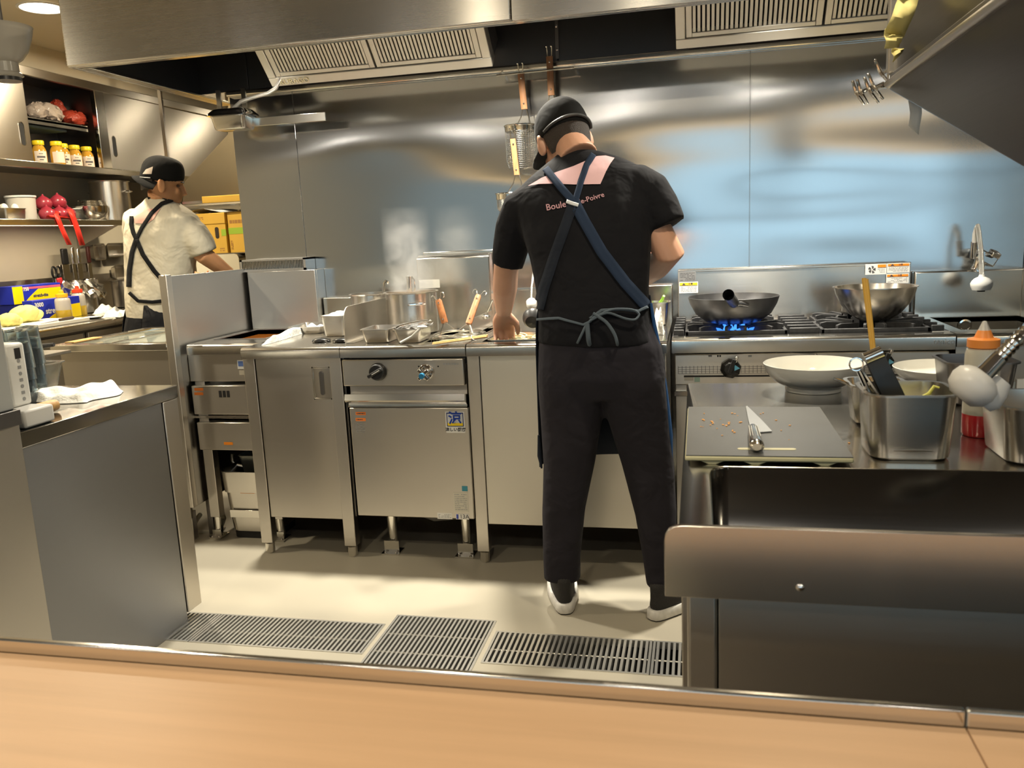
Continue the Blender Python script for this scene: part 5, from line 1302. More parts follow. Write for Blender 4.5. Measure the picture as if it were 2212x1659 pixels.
build('cap_trim', MB().tube([h2+R2 @ (Vector((.087*math.cos(a), -.012+.1075*math.sin(a), .029+.0168*math.sin(a)))*.98) for a in [-PI*.5-1.1+2.2*k/16 for k in range(17)]], .003, 6), mat('cap_trim_grey', (.25, .25, .24), .6), cap2, world=True)
for sx in (-1, 1):
    build('eye', MB().ell(h2+R2 @ Vector((sx*.032, .0665, .007)), (.010, .009, .006), R2, 12, 8), mat('eye_dark', (.10, .06, .04), .2), c2, world=True)
    build('eyebrow', MB().tube([h2+R2 @ Vector((sx*x, .090-.42*max(0, x-.02), .027)) for x in (.014, .03, .046)], .0035, 6), HAIR, c2, world=True)
# ------------------------------------------------------------------ small things on the cooking line
def Pz(px, py, z=ZT): p = atZ(px, py, z); return p
def tray(name, label, cat, px, py, wd, dp, h, z=ZT, rotz=0, group=None, m=None, r=.014, taper=.008):
    # px,py: middle of the front bottom edge
    p = atZ(px, py, z); t = thing(name, label, cat, (p.x, p.y+dp/2, z+.0006), rotz, group)
    build('pan', MB().pan(wd, dp, h, r, taper, .006, .0015), m or ST_POT, t)
    return t
tw = [Pz(563, 745), Pz(660, 722)]
cloth('kitchen_towel', 'bright white towel folded at the left end of the cabinet top', tw[0].x, tw[1].x-.01, tw[0].y+.004, tw[1].y+.09, ZT+.0005, .030, 5, rotz=.04)
cloth('rolled_cloth', 'small rolled white cloth on top behind the folded white towel', Pz(650, 716).x+.04, Pz(688, 716).x+.03, Pz(655, 724).y+.08, Pz(655, 712).y+.07, ZT+.0005, .035, 8)
for k, (px, lab) in enumerate(((686, 'shiny black round saucer left of its twin, on the cabinet top'), (731, 'shiny black round saucer right of its twin, by the splash divider'))):
    p = Pz(px, 741); t = thing('black_saucer', lab, 'saucer', (p.x, p.y+.035, ZT+.0006), group='two black round saucers')
    build('dome', MB().lathe([(.034, 0), (.037, .004), (.034, .010), (.022, .015), (.0005, .017)], n=28, cap0=True), mat('black_gloss', (.012, .012, .012), .1, coat=1), t)
    build('rim', MB().lathe([(.036, .003), (.038, .005), (.036, .007)], n=28), MATS['black_gloss'], t)
t = tray('flour_pan', 'deep steel pan heaped with white flour beside the splash divider', 'pan', 721, 728, .105, .14, .085)
cloth_m = MB(); n = 14
rn = random.Random(4); top = []
for j in range(n+1):
    for i in range(n+1): top.append((-.049+.098*i/n, -.066+.132*j/n, .076+.02*math.sin(PI*i/n)*math.sin(PI*j/n)+rn.uniform(0, .004)))
cloth_m.add(top, [(j*(n+1)+i, j*(n+1)+i+1, (j+1)*(n+1)+i+1, (j+1)*(n+1)+i) for j in range(n) for i in range(n)])
build('flour', cloth_m, PAPER, t)
tray('shallow_pan', 'shallow steel pan behind the white towel near the fryer', 'pan', 655, 722, .15, .2, .03, rotz=.1)
# splash dividers
t = thing('splash_divider', 'tall steel splash divider with a rounded corner, left of the stockpot', 'splash guard', (-1.287, 3.1, ZT))
yf = 2.86; r = .05; zt = .962
prof = [(yf, ZT+.001)]+[(yf+r-r*math.cos(a*PI/16), zt-r+r*math.sin(a*PI/16)) for a in range(9)]+[(3.47, zt), (3.47, ZT+.001)]
build('plate', MB().prism(prof, 'yz', -1.2885, -1.2855), ST_H, t, world=True, bevel=.0008)
build('foot_flange', MB().box(-1.2855, -1.262, yf+.02, 3.45, ZT+.0005, ZT+.003), ST_H, t, world=True)
a = atZ(1015, 722, ZT+.001)
t = thing('splash_divider', 'small sloping steel splash divider between the strainers and the cook', 'splash guard', (a.x, a.y, ZT))
z1 = atX(1013, 691, a.x).z
ya = atX(1068, 668, a.x).y
build('plate', MB().prism([(a.y, ZT+.001), (a.y, z1), (ya, z1+.002), (ya, ZT+.001)], 'yz', a.x-.0015, a.x+.0015), ST_H, t, world=True, bevel=.0008)
build('foot_flange', MB().box(a.x+.0015, a.x+.022, a.y+.01, ya-.01, ZT+.0005, ZT+.003), ST_H, t, world=True)

def pot(name, label, cx, cy, z, r, h, handles=True, m=None, rot=0, liquid=None):
    t = thing(name, label, 'pot', (cx, cy, z+.0008), rot); m = m or ST_POT
    build('vessel', MB().lathe([(.0005, 0), (r-.008, 0), (r, .006), (r, h-.006), (r+.006, h-.004), (r+.007, h), (r-.002, h), (r-.003, .008), (.0005, .006)], n=40), m, t)
    if handles:
        for s_ in (-1, 1):
            b = MB(); b.tube([(s_*.03*1, -r+.002, h*.72), (s_*.03, -r-.022, h*.74), (-s_*.03*0, -r-.028, h*.745), (-s_*.03, -r-.022, h*.74), (-s_*.03, -r+.002, h*.72)] if s_ > 0 else [(-.03, r-.002, h*.72), (-.03, r+.022, h*.74), (0, r+.028, h*.745), (.03, r+.022, h*.74), (.03, r-.002, h*.72)], .0045, 8)
            build('handle', b, CHROME, t)
    if liquid: build('broth', MB().lathe([(.0005, h*.8), (r-.004, h*.8)], n=32), liquid, t)
    return t
ypot = 3.18
pc = atY(888, 632, ypot); rp = (atY(940, 632, ypot).x-atY(835, 632, ypot).x)/2
sp = pot('stockpot', 'large steel stockpot steaming on the noodle boiler', pc.x, ypot, ZT, rp, pc.z-ZT+.004, True, rot=.5, liquid=mat('broth', (.35, .24, .12), .1))
b0 = Vector((pc.x-.005, ypot-.02, pc.z-.07)); b1 = atY(884, 597, ypot-.02)
t = thing('ladle', 'ladle standing in the stockpot with a bright thick steel handle', 'ladle', tuple(b0))
build('handle', MB().tube([b0, b1+Vector((0, 0, -.012)), b1, b1+Vector((0, 0, .004))], [.0125, .0125, .014, .008], 14), CHROME, t, world=True)
build('hook', MB().tube([b1, b1+Vector((.012, 0, -.002)), b1+Vector((.020, 0, -.014)), b1+Vector((.021, 0, -.045)), b1+Vector((.016, 0, -.06))], .003, 8), CHROME, t, world=True)
build('bowl', MB().ell(b0+Vector((0, .005, -.02)), (.04, .04, .025)), CHROME, t, world=True)
p2 = atY(800, 634, 3.36)
pot('rear_pot', 'lower wide steel pot behind the splash divider and stockpot', p2.x, 3.36, ZT, .085, p2.z-ZT, False)
a, b = atY(828, 640, 3.33), atY(830, 612, 3.33)
t = thing('ladle', 'slim ladle with a hooked end in the rear pot', 'ladle', (a.x, a.y, ZT+.05))
build('handle', MB().tube([Vector((a.x-.01, a.y, ZT+.06)), a, b, b+Vector((.008, 0, .01)), b+Vector((.016, 0, .006)), b+Vector((.017, 0, -.004))], [.004, .0045, .006, .006, .005, .003], 8), CHROME, t, world=True)
build('bowl', MB().ell((a.x-.01, a.y, ZT+.055), (.03, .03, .02)), CHROME, t, world=True)
# small pans in front
tray('food_pan', 'small empty steel pan at the front of the boiler top, left one', 'pan', 811, 742, .112, .15, .052, group='small steel pans on the boiler')
t = tray('food_pan', 'small steel pan covered in plastic film with tongs on it', 'pan', 880, 742, .105, .15, .052, group='small steel pans on the boiler')
rn = random.Random(9); V = []
for j in range(13):
    for i in range(13): V.append((-.055+.11*i/12, -.077+.154*j/12, .0535+.004*math.sin(i*1.7+j)+rn.uniform(0, .004)))
build('plastic_film', MB().add(V, [(j*13+i, j*13+i+1, (j+1)*13+i+1, (j+1)*13+i) for j in range(12) for i in range(12)]), mat('film', (.9, .9, .88), .08, trans=.9, ior=1.2), t)
p = Vector(t.location)+Vector((0, 0, .062))
tg = thing('serving_tongs', 'chrome tongs lying over the film-covered pan', 'tongs', tuple(p))
for s_ in (-1, 1):
    build('arm', MB().tube([(-.055, -.07, -.02+.004), (-.03, -.05+.01*s_, .0), (.0, -.02+.012*s_, .006), (.03, .0+.012*s_, .010), (.06, .012*s_*.5, .012)], [.004, .006, .005, .005, .004], 8), CHROME, tg)
build('ring', MB().tube([(.062+.010*math.cos(2*PI*k/14), .010*math.sin(2*PI*k/14), .012) for k in range(14)], .002, 6, closed=True), CHROME, tg)
t = thing('spoon', 'white spoon leaning across the front of the film-covered pan', 'spoon', (p.x-.03, p.y-.085, ZT+.002))
a, b = atZ(866, 740, ZT+.008), atZ(912, 706, ZT+.07)
build('handle', MB().tube([a, a.lerp(b, .5)+Vector((0, 0, -.006)), b], [.005, .0035, .005], 8), PAPER, t, world=True)
build('bowl', MB().ell(b, (.018, .012, .005)), PAPER, t, world=True)
# noodle strainers in the tank
def strainer(name, label, hoop_c, r, h0, h1, depth=.10, tilt=None, hooks=True):
    t = thing(name, label, 'strainer', tuple(hoop_c)); c = Vector(hoop_c)
    build('hoop', MB().tube([c+Vector((r*math.cos(2*PI*k/28), r*math.sin(2*PI*k/28), 0)) for k in range(28)], .003, 8, closed=True), WIRE, t, world=True)
    mesh = MB(); n = 20
    for k in range(n):
        a = 2*PI*k/n; mesh.tube([c+Vector((r*g*math.cos(a), r*g*math.sin(a), -depth*q)) for g, q in ((1, 0), (.98, .6), (.85, .92), (.3, 1))], .0008, 4)
    for q, g in ((.25, .99), (.5, .985), (.75, .93), (.95, .7)): mesh.tube([c+Vector((r*g*math.cos(2*PI*k/24), r*g*math.sin(2*PI*k/24), -depth*q)) for k in range(24)], .0008, 4, closed=True)
    build('wire_basket', mesh, WIRE, t, world=True)['kind'] = 'stuff'
    a, b = Vector(h0), Vector(h1); d = (b-a).normalized(); s_ = d.cross(Vector((0, 1, 0))).normalized()
    hd = MB(); q = d.cross(s_)
    rings = [[a.lerp(b, u)+s_*(w_*sx)+q*(.008*sy) for sx, sy in ((-1, -.6), (-.6, -1), (.6, -1), (1, -.6), (1, .6), (.6, 1), (-.6, 1), (-1, .6))] for u, w_ in ((0, .010), (.05, .012), (.95, .011), (1, .009))]
    hd.loft(rings); hh = build('wood_handle', hd, WOODH, t, world=True)
    for u in (.15, .85): build('rivet', MB().ell(a.lerp(b, u)-q*.0075*(1 if q.y > 0 else -1), (.004, .004, .004), nu=8, nv=5), CHROME, hh, world=True)
    for k in (-1, 1):
        build('neck_wire', MB().tube([c+(a-c).normalized()*.0+Vector((k*.02, (a-c).y*.0, 0))+Vector((0, -r*.0, 0)) if False else a+s_*(k*.028)-d*.035, a+s_*(k*.006)], .0022, 6), WIRE, t, world=True)
        if hooks:
            e = b+s_*(k*.011)+d*.012
            build('hook', MB().tube([b+s_*(k*.004), e]+[e+s_*(k*.008)*(1-math.cos(x))+d*.012*math.sin(x) for x in (.6, 1.3, 2, 2.7, 3.6, 4.4)], .0018, 6), WIRE, t, world=True)
    return t
hoop = atZ(990, 722, ZT+.012)
strainer('noodle_strainer', 'noodle strainer with an upright wooden handle, nearest the stockpot', (-.93, 2.96, ZT+.006), .052, tuple(atY(961, 698, 2.90)), tuple(atY(947, 648, 2.93)), .08)
strainer('noodle_strainer', 'noodle strainer with a wooden handle leaning right beside the splash divider', (-.86, 3.09, ZT+.006), .052, tuple(atY(1012, 700, 3.02)), tuple(atY(1034, 638, 3.10)), .08)
t = thing('tank_hoop', 'wide steel hoop ring around the boiling tank', 'ring', (-.90, 3.02, ZT))
build('ring', MB().tube([(-.90+.09*math.cos(2*PI*k/36), 3.04+.13*math.sin(2*PI*k/36), ZT+.008) for k in range(36)], .005, 8, closed=True), WIRE, t, world=True)
# bundle of long chopsticks across the front edge
a, b = atZ(935, 743, ZT+.006), atZ(1052, 727, ZT+.014)
for k in range(4):
    o = Vector((.0, .005*(k-1.5), .004*(k % 2))); t = thing('cooking_chopstick', 'long bamboo cooking chopstick of the tied bundle along the boiler edge', 'chopstick', tuple(a+o), group='tied bundle of bamboo chopsticks')
    build('stick', MB().tube([a+o, b+o], [.002, .0038], 8), WOODL, t, world=True)
t = thing('string_tie', 'white string tied round the bamboo chopstick bundle', 'string', tuple(a.lerp(b, .72)))
c = a.lerp(b, .72)
build('loop', MB().tube([c+Vector((.0, .013*math.cos(x), .002+.010*math.sin(x))) for x in [2*PI*k/12 for k in range(12)]], .0012, 5, closed=True).tube([c+Vector((0, -.012, .005)), c+Vector((.012, -.02, -.002)), c+Vector((.02, -.018, -.006))], .001, 5), PAPER, t, world=True)
# pans at the topping well
p = atY(1036, 672, 3.30)
tray('tall_pan', 'tall steel pan with a ladle handle behind the small splash divider', 'pan', 1036, 700, .10, .12, p.z-ZT, z=ZT)
t = thing('ladle', 'ladle with a thin dark handle leaning in the tall pan', 'ladle', tuple(atY(1052, 668, 3.3)))
build('handle', MB().tube([atY(1050, 680, 3.30), atY(1064, 648, 3.26)], .0035, 8), WIRE, t, world=True)
build('bowl', MB().ell(atY(1049, 684, 3.30), (.02, .02, .012)), WIRE, t, world=True)
t = thing('noodle_pan', 'steel well pan of pale noodles under the hand of the cook', 'pan', (-.64, 2.985, ZT-.10))
build('pan', MB().pan(.20, .22, .104, .02, .01, .008, .0015), ST_POL, t)
nd = MB(); rn = random.Random(2)
for k in range(70):
    x, y = rn.uniform(-.08, .08), rn.uniform(-.09, .09); z = .07+rn.uniform(0, .03); a0 = rn.uniform(0, 6); pts = []
    for j in range(6): pts.append((x, y, z)); a0 += rn.uniform(-.9, .9); x = max(-.088, min(.088, x+.016*math.cos(a0))); y = max(-.098, min(.098, y+.016*math.sin(a0))); z = max(.06, min(.105, z+rn.uniform(-.006, .006)))
    nd.tube(pts, .0022, 5)
build('noodles', nd, mat('noodle', (.80, .70, .42), .35), t)['kind'] = 'stuff'
t = thing('noodle_pan', 'steel well pan in the topping table right of the hand', 'pan', (-.42, 2.985, ZT-.10)); build('pan', MB().pan(.20, .22, .104, .02, .01, .008, .0015), ST_POL, t)
t = thing('noodle_pan', 'steel well pan in the topping table nearest the gas range', 'pan', (-.245, 2.985, ZT-.10)); build('pan', MB().pan(.12, .22, .104, .02, .01, .008, .0015), ST_POL, t)
pb = atY(1152, 688, 2.93)
t = thing('black_ladle', 'black round ladle beside the hip of the cook over the noodles', 'ladle', tuple(pb))
lr = Matrix.Rotation(1.2, 3, 'X')
build('bowl', MB().lathe([(.0005, -.03), (.025, -.025), (.038, -.008), (.040, .006), (.037, .006), (.024, -.02), (.0005, -.026)], pb, 28, R=Matrix.Rotation(-1.1, 3, 'X')), BLACK, t, world=True)
build('handle', MB().tube([pb+Vector((.035, 0, .0)), pb+Vector((.09, -.0, .03)), pb+Vector((.16, .02, .07))], .006, 8), BLACK, t, world=True)
# hanging water nozzle
p = atY(1148, 652, 3.28)
t = thing('water_nozzle', 'small white water nozzle hanging on a beaded hose beside the cook', 'nozzle', tuple(p))
build('nozzle', MB().lathe([(.018, -.022), (.021, -.016), (.021, .004), (.016, .010), (.007, .016)], p, 20, cap0=True, cap1=True), WHITE, t, world=True)
hz = MB(); hz.tube([p+Vector((0, 0, .014)), p+Vector((.004, 0, .06)), p+Vector((.010, .02, .12)), p+Vector((.02, .12, .17)), p+Vector((.03, .21, .16))], .0042, 8)
build('hose', hz, MATS['braided_steel'], t, world=True)
build('wall_elbow', MB().cyl((p.x+.03, 3.475, p.z+.16), (p.x+.03, 3.548, p.z+.16), .012, n=14), CHROME, t, world=True)
t = tray('onion_pan', 'deep steel pan with a green onion on top, beside the gas range', 'pan', 1424, 704, .075, .09, .09)
build('green_onion', MB().tube([(-.01, .03, .07), (.012, .01, .098), (.018, -.01, .112)], [.004, .006, .005], 8), mat('onion_green', (.28, .55, .05), .4), t)
build('inside_food', MB().box(-.03, .03, -.035, .035, .06, .07), mat('leek_pale', (.55, .6, .3), .5), t)
p = Pz(1420, 724)
cloth('rolled_cloth', 'white cloth standing bunched beside the gas range', p.x-.035, p.x+.02, p.y-.01, p.y+.09, ZT+.0005, .085, 12)
# ------------------------------------------------------------------ on the gas range
gt = zr+.027
wk = thing('wok', 'dark carbon steel wok on the burning left burner', 'wok', (BC[0][0]-.004, BC[0][1], gt))
rw = .162; hw_ = .098
prof = [(.0005, 0), (.06, .001), (.098, .008), (.134, .036), (.154, .072), (rw, hw_), (rw-.002, hw_+.001), (.152, .073), (.132, .038), (.096, .011), (.06, .004), (.0005, .003)]
build('wok_body', MB().lathe(prof, n=48), WOKM, wk)
hx = [(.0, -.150, .082), (-.004, -.165, .088), (-.012, -.185, .100), (-.02, -.215, .112), (-.026, -.25, .124)]
hb = MB(); hb.tube(hx, [.012, .018, .019, .019, .0195], 18, cap=False); hb.tube(list(reversed(hx)), [.0165, .016, .016, .015, .010], 18, cap=False)
build('tube_handle', hb, WOKM, wk, fix=False)
build('handle_cavity', MB().ell((-.012, -.185, .100), (.014, .02, .014)), BLACKM, wk)
build('handle_plate', MB().tube([(.045, -.146, .078), (.02, -.152, .086), (-.015, -.152, .086)], [.008, .012, .012], 10), WOKM, wk)
pb = atZ(1889, 690, gt)
yb2 = pb.y-.01
bl = thing('steel_bowl', 'big steel mixing bowl on the right burner', 'bowl', (atY(1889, 650, yb2).x, yb2, gt))
rb = (atY(1981, 618, yb2).x-atY(1797, 618, yb2).x)/2; hbz = atY(1889, 620, yb2).z-gt
prof = [(.0005, 0), (rb*.38, .002), (rb*.62, hbz*.22), (rb*.82, hbz*.52), (rb*.93, hbz*.82), (rb*.965, hbz), (rb, hbz+.001), (rb, hbz+.004), (rb*.95, hbz+.003), (rb*.90, hbz*.8), (rb*.79, hbz*.52), (rb*.6, hbz*.25), (rb*.36, .006), (.0005, .005)]
build('bowl_body', MB().lathe(prof, n=48), ST_POT, bl)
build('bowl_contents', MB().lathe([(.0005, hbz*.78), (rb*.885, hbz*.78)], n=32), mat('egg_broth', (.75, .62, .35), .2, noise=.2, nscale=40), bl)
py_ = 3.392; pp_ = atY(1876, 628, py_)
pot('rear_pot', 'steel pot half hidden behind the big mixing bowl', pp_.x, py_, gt, (atY(1982, 628, py_).x-atY(1774, 628, py_).x)/2*.55, pp_.z-gt, False)
# ------------------------------------------------------------------ tap over the corner sink
p = atY(2122, 560, 3.46)
fa_ = thing('sink_tap', 'chrome lever tap with a hose and white spray head over the corner sink', 'tap', (p.x, 3.48, .985))
build('tap_body', MB().obox((p.x+.012, 3.475, p.z+.004), (.07, .075, .042), (0, .5, 0)).tube([(p.x-.01, 3.48, .986), (p.x-.008, 3.475, p.z-.03), (p.x, 3.47, p.z)], [.026, .019, .022], 16), CHROME, fa_, world=True, bevel=.006)
build('lever', MB().obox((p.x+.03, 3.425, p.z+.02), (.03, .06, .02), (.2, .4, 0)), CHROME, fa_, world=True, bevel=.004)
q0, q1, q2, q3 = atY(2103, 545, 3.46), atY(2106, 505, 3.44), atY(2112, 488, 3.40), atY(2119, 540, 3.34)
q4 = atY(2121, 600, 3.32)
build('hose', MB().tube([q0, q0.lerp(q1, .5), q1, q1.lerp(q2, .6)+Vector((0, 0, .004)), q2, q2.lerp(q3, .25)+Vector((0, 0, .004)), q3, q4], .0085, 12), MATS['braided_steel'], fa_, world=True)
build('hose_cuff', MB().tube([q0+Vector((0, 0, -.02)), q0.lerp(q1, .55)], .012, 14), CHROME, fa_, world=True)
build('spray_head', MB().lathe([(.012, -.046), (.030, -.044), (.036, -.030), (.037, -.020), (.032, -.010), (.024, -.002), (.012, .004), (.009, .012)], q4, 24, cap0=True, cap1=True), WHITE, fa_, world=True)
build('spray_outlet', MB().cyl(q4+Vector((0, 0, -.05)), q4+Vector((0, 0, -.0455)), .013, n=16), BLACKM, fa_, world=True)
# ------------------------------------------------------------------ strainers hanging from the hood rim
def hang(label, px_t, py_t, px_b, py_b, ring_c, rr_, depth, Y=3.47, wide=.013):
    b, a = atY(px_t, py_t, Y), atY(px_b, py_b, Y); c = atY(*ring_c, Y-rr_*.9)
    t = thing('hanging_strainer', label, 'strainer', tuple(c), group='strainers hanging at the back wall')
    d = (b-a).normalized(); s_ = Vector((1, 0, 0)); q = Vector((0, 1, 0))
    rings = [[a.lerp(b, u)+s_*(wide*sx)+q*(.007*sy) for sx, sy in ((-1, -.6), (-.6, -1), (.6, -1), (1, -.6), (1, .6), (.6, 1), (-.6, 1), (-1, .6))] for u in (0, .03, .97, 1)]
    hh = build('wood_handle', MB().loft(rings), mat('handle_tan', (.42, .20, .09), .5, noise=.2, nscale=20, stretch=(6, 6, 1)), t, world=True)
    for u in (.15, .85): build('rivet', MB().ell(a.lerp(b, u)-q*.007, (.004, .003, .004), nu=8, nv=5), CHROME, hh, world=True)
    for k in (-1, 1):
        build('hook', MB().tube([b+s_*k*.008, b+s_*k*.010+Vector((0, 0, .03)), b+s_*k*.010+Vector((0, -.008, .04)), b+s_*k*.010+Vector((0, -.018, .034))], .0022, 6), WIRE, t, world=True)
        build('neck_wire', MB().tube([a+s_*k*.008, a+s_*k*.016+Vector((0, 0, -.03)), c+Vector((k*rr_*.5, rr_*.86, .0))], .0025, 6), WIRE, t, world=True)
    build('hoop', MB().tube([c+Vector((rr_*math.cos(2*PI*k/32), rr_*math.sin(2*PI*k/32), 0)) for k in range(32)], .0032, 8, closed=True).loft([[c+Vector((g*math.cos(2*PI*k/32), g*math.sin(2*PI*k/32), z)) for k in range(32)] for g, z in ((rr_, 0), (rr_*.995, -.022), (rr_*.985, -.022), (rr_*.985, 0))], close=True), CHROME, t, world=True)
    mesh = MB(); n = 36
    for k in range(n):
        an = 2*PI*k/n; mesh.tube([c+Vector((rr_*g*math.cos(an), rr_*g*math.sin(an), -depth*q_)) for g, q_ in ((.99, .1), (.95, .8), (.8, .96), (.2, 1))], .0006, 4)
    for j in range(22):
        q_ = .1+.88*j/21; g = .99-.04*q_ if q_ < .85 else .95-.9*(q_-.85)
        mesh.tube([c+Vector((rr_*g*math.cos(2*PI*k/24), rr_*g*math.sin(2*PI*k/24), -depth*q_)) for k in range(24)], .0006, 4, closed=True)
    build('wire_basket', mesh, WIRE, t, world=True)['kind'] = 'stuff'
    return t
hang('hanging deep strainer with a tan wooden handle, left of the black cap', 1125, 158, 1133, 236, (1124, 272), .064, .17)
hang('hanging strainer whose wooden handle rises highest, behind the black cap', 1187, 122, 1191, 206, (1200, 240), .064, .12)
hang('hanging shallow strainer lowest on the wall, by the left shoulder of the cook', 1108, 300, 1117, 378, (1105, 418), .062, .07, Y=3.34, wide=.011)
t = thing('hook_rail', 'thin steel hook rail at the hood rim above the hanging strainers', 'rail', (-.62, 3.45, ZH-.03))
build('rail', MB().cyl((-.80, 3.462, atY(1150, 156, 3.46).z), (-.48, 3.462, atY(1190, 150, 3.46).z), .004, n=8).cyl((-.79, 3.462, 1.84), (-.79, 3.515, ZH-.006), .004, n=8).cyl((-.49, 3.462, 1.845), (-.49, 3.515, ZH-.006), .004, n=8), WIRE, t, world=True)
# ------------------------------------------------------------------ steam over the stockpot
sm = bpy.data.materials.new('steam'); sm.use_nodes = True; n, l = nodes(sm); n.clear()
ou = n.new('ShaderNodeOutputMaterial'); pv = n.new('ShaderNodeVolumePrincipled'); l.new(pv.outputs[0], ou.inputs['Volume'])
pv.inputs['Color'].default_value = (.95, .93, .9, 1); pv.inputs['Anisotropy'].default_value = .2
tc = n.new('ShaderNodeTexCoord'); mp = n.new('ShaderNodeMapping'); l.new(tc.outputs['Object'], mp.inputs['Vector'])
nz = n.new('ShaderNodeTexNoise'); nz.inputs['Scale'].default_value = 9; nz.inputs['Detail'].default_value = 4; nz.inputs['Distortion'].default_value = 1.0; l.new(mp.outputs['Vector'], nz.inputs['Vector'])
gr = n.new('ShaderNodeSeparateXYZ'); l.new(tc.outputs['Object'], gr.inputs[0])
def mth(op, a, b=None):
    m_ = n.new('ShaderNodeMath'); m_.operation = op
    for k, v in enumerate((a, b)):
        if v is None: continue
        if isinstance(v, (int, float)): m_.inputs[k].default_value = v
        else: l.new(v, m_.inputs[k])
    return m_.outputs[0]
r2 = mth('SQRT', mth('ADD', mth('POWER', mth('ADD', gr.outputs[0], mth('MULTIPLY', gr.outputs[2], .06)), 2.0), mth('POWER', gr.outputs[1], 2.0)))
edge = mth('MAXIMUM', mth('SUBTRACT', 1.0, mth('DIVIDE', r2, .105)), 0.0)
fade = mth('MAXIMUM', mth('SUBTRACT', 1.0, mth('DIVIDE', gr.outputs[2], .34)), 0.0)
dens = mth('MULTIPLY', mth('MULTIPLY', mth('MAXIMUM', mth('SUBTRACT', nz.outputs['Fac'], .33), 0.0), 75.0), mth('MULTIPLY', edge, fade))
l.new(dens, pv.inputs['Density'])
stm = MB().lathe([(.0005, 0), (.10, .0), (.11, .15), (.11, .33), (.0005, .34)], n=20)
so_ = build('steam', stm, sm, None); so_.location = (pc.x, ypot+.02, pc.z+.004); so_['kind'] = 'stuff'; so_['label'] = 'faint white steam rising from the stockpot'; so_['category'] = 'steam'
# ------------------------------------------------------------------ on the sink table
bdx0, bdx1, bdy0, bdy1 = -.024, .247, 1.395, 1.79
BZ = ZI+.006
cbt = thing('cutting_board', 'dark grey cutting board with cream edges at the left of the sink table', 'cutting board', (.11, 1.59, ZI))
build('core', MB().box(bdx0, bdx1, bdy0, bdy1, BZ, BZ+.009), mat('board_cream', (.66, .62, .38), .5), cbt, world=True, bevel=.003)
build('dark_face', MB().box(bdx0+.0015, bdx1-.0015, bdy0+.0015, bdy1-.0015, BZ+.009, BZ+.0105), mat('board_dark', (.13, .13, .125), .33, noise=.08, nscale=8), cbt, world=True)
ft = MB()
for x in (bdx0+.045, (bdx0+bdx1)/2-.02, bdx1-.045):
    for y in (bdy0+.004, bdy1-.02): ft.prism([(x-.02, BZ), (x-.006, ZI+.0006), (x+.006, ZI+.0006), (x+.02, BZ)], 'xz', y, y+.016)
build('foot', ft, MATS['board_cream'], cbt, world=True)
s0, s1 = atZ(1593, 969, BZ+.011), atZ(1720, 970, BZ+.011)
pl = []
hw2 = .006
for k in range(9): a = PI/2+PI*k/8; pl.append((s0.x+hw2+hw2*math.cos(a), s0.y+hw2*math.sin(a)))
for k in range(9): a = -PI/2+PI*k/8; pl.append((s1.x-hw2+hw2*math.cos(a), s1.y+hw2*math.sin(a)))
build('handle_slot', MB().prism(pl, 'xy', BZ+.0100, BZ+.0112), MATS['board_cream'], cbt, world=True)
zk = BZ+.0112
kn = thing('chef_knife', 'chef knife with a ribbed steel handle lying on the dark cutting board', 'knife', tuple(atZ(1630, 930, zk)))
kp = [atZ(x, y, zk+.0006) for x, y in ((1611, 880), (1614, 878), (1645, 908), (1668, 933), (1640, 935), (1622, 927), (1617, 910))]
build('blade', MB().plate([(p.x, p.y, p.z) for p in reversed(kp)], .0016), mat('blade_steel', (.50, .50, .49), .3, 1.0), kn, world=True)
a, b = atZ(1626, 922, zk+.010), atZ(1635, 966, zk+.011)
hd = MB(); 
d = (b-a).normalized(); rg_ = []
for u, w_, h_ in ((0, .007, .006), (.1, .009, .008), (.5, .0105, .0095), (.85, .0125, .010), (.96, .0125, .010), (1, .008, .006)):
    c = a.lerp(b, u); s_ = Vector((d.y, -d.x, 0)).normalized(); rg_.append([c+s_*w_*math.cos(2*PI*k/20)+Vector((0, 0, h_*math.sin(2*PI*k/20))) for k in range(20)])
hh = build('handle', hd.loft(rg_), ST_POL, kn, world=True)
rb_ = MB()
for k in range(5):
    o = (k-2)*.0038; s_ = Vector((d.y, -d.x, 0)).normalized(); rb_.tube([a.lerp(b, .15)+s_*o+Vector((0, 0, .0075)), a.lerp(b, .7)+s_*o*1.1+Vector((0, 0, .0088))], .0009, 5)
build('grip_ridges', rb_, WHITE, hh, world=True)
cr = MB(); rn = random.Random(3)
spots = [(1521, 909), (1536, 912), (1555, 905), (1541, 917), (1572, 916), (1575, 912), (1584, 930), (1586, 933), (1546, 925), (1579, 893), (1593, 899), (1590, 893), (1517, 921), (1560, 939), (1524, 895), (1646, 893), (1676, 908), (1688, 929), (1704, 950), (1709, 919), (1535, 918), (1565, 920), (1570, 920), (1600, 914), (1835, 956)]
for x, y in spots:
    for k in range(2 if rn.random() < .5 else 1):
        p = atZ(x+rn.uniform(-3, 3), y+rn.uniform(-2, 2), zk if x < 1800 else ZI+.0005); s_ = rn.uniform(.001, .0024)
        cr.ell(p+Vector((0, 0, s_*.4)), (s_*1.4, s_, s_*.5), Euler((0, 0, rn.uniform(0, 3))).to_matrix(), 7, 5)
cro = build('food_crumbs', cr, mat('carrot_crumb', (.85, .36, .03), .5), None); cro['kind'] = 'stuff'; cro['label'] = 'orange food crumbs scattered over the dark cutting board'; cro['category'] = 'crumbs'
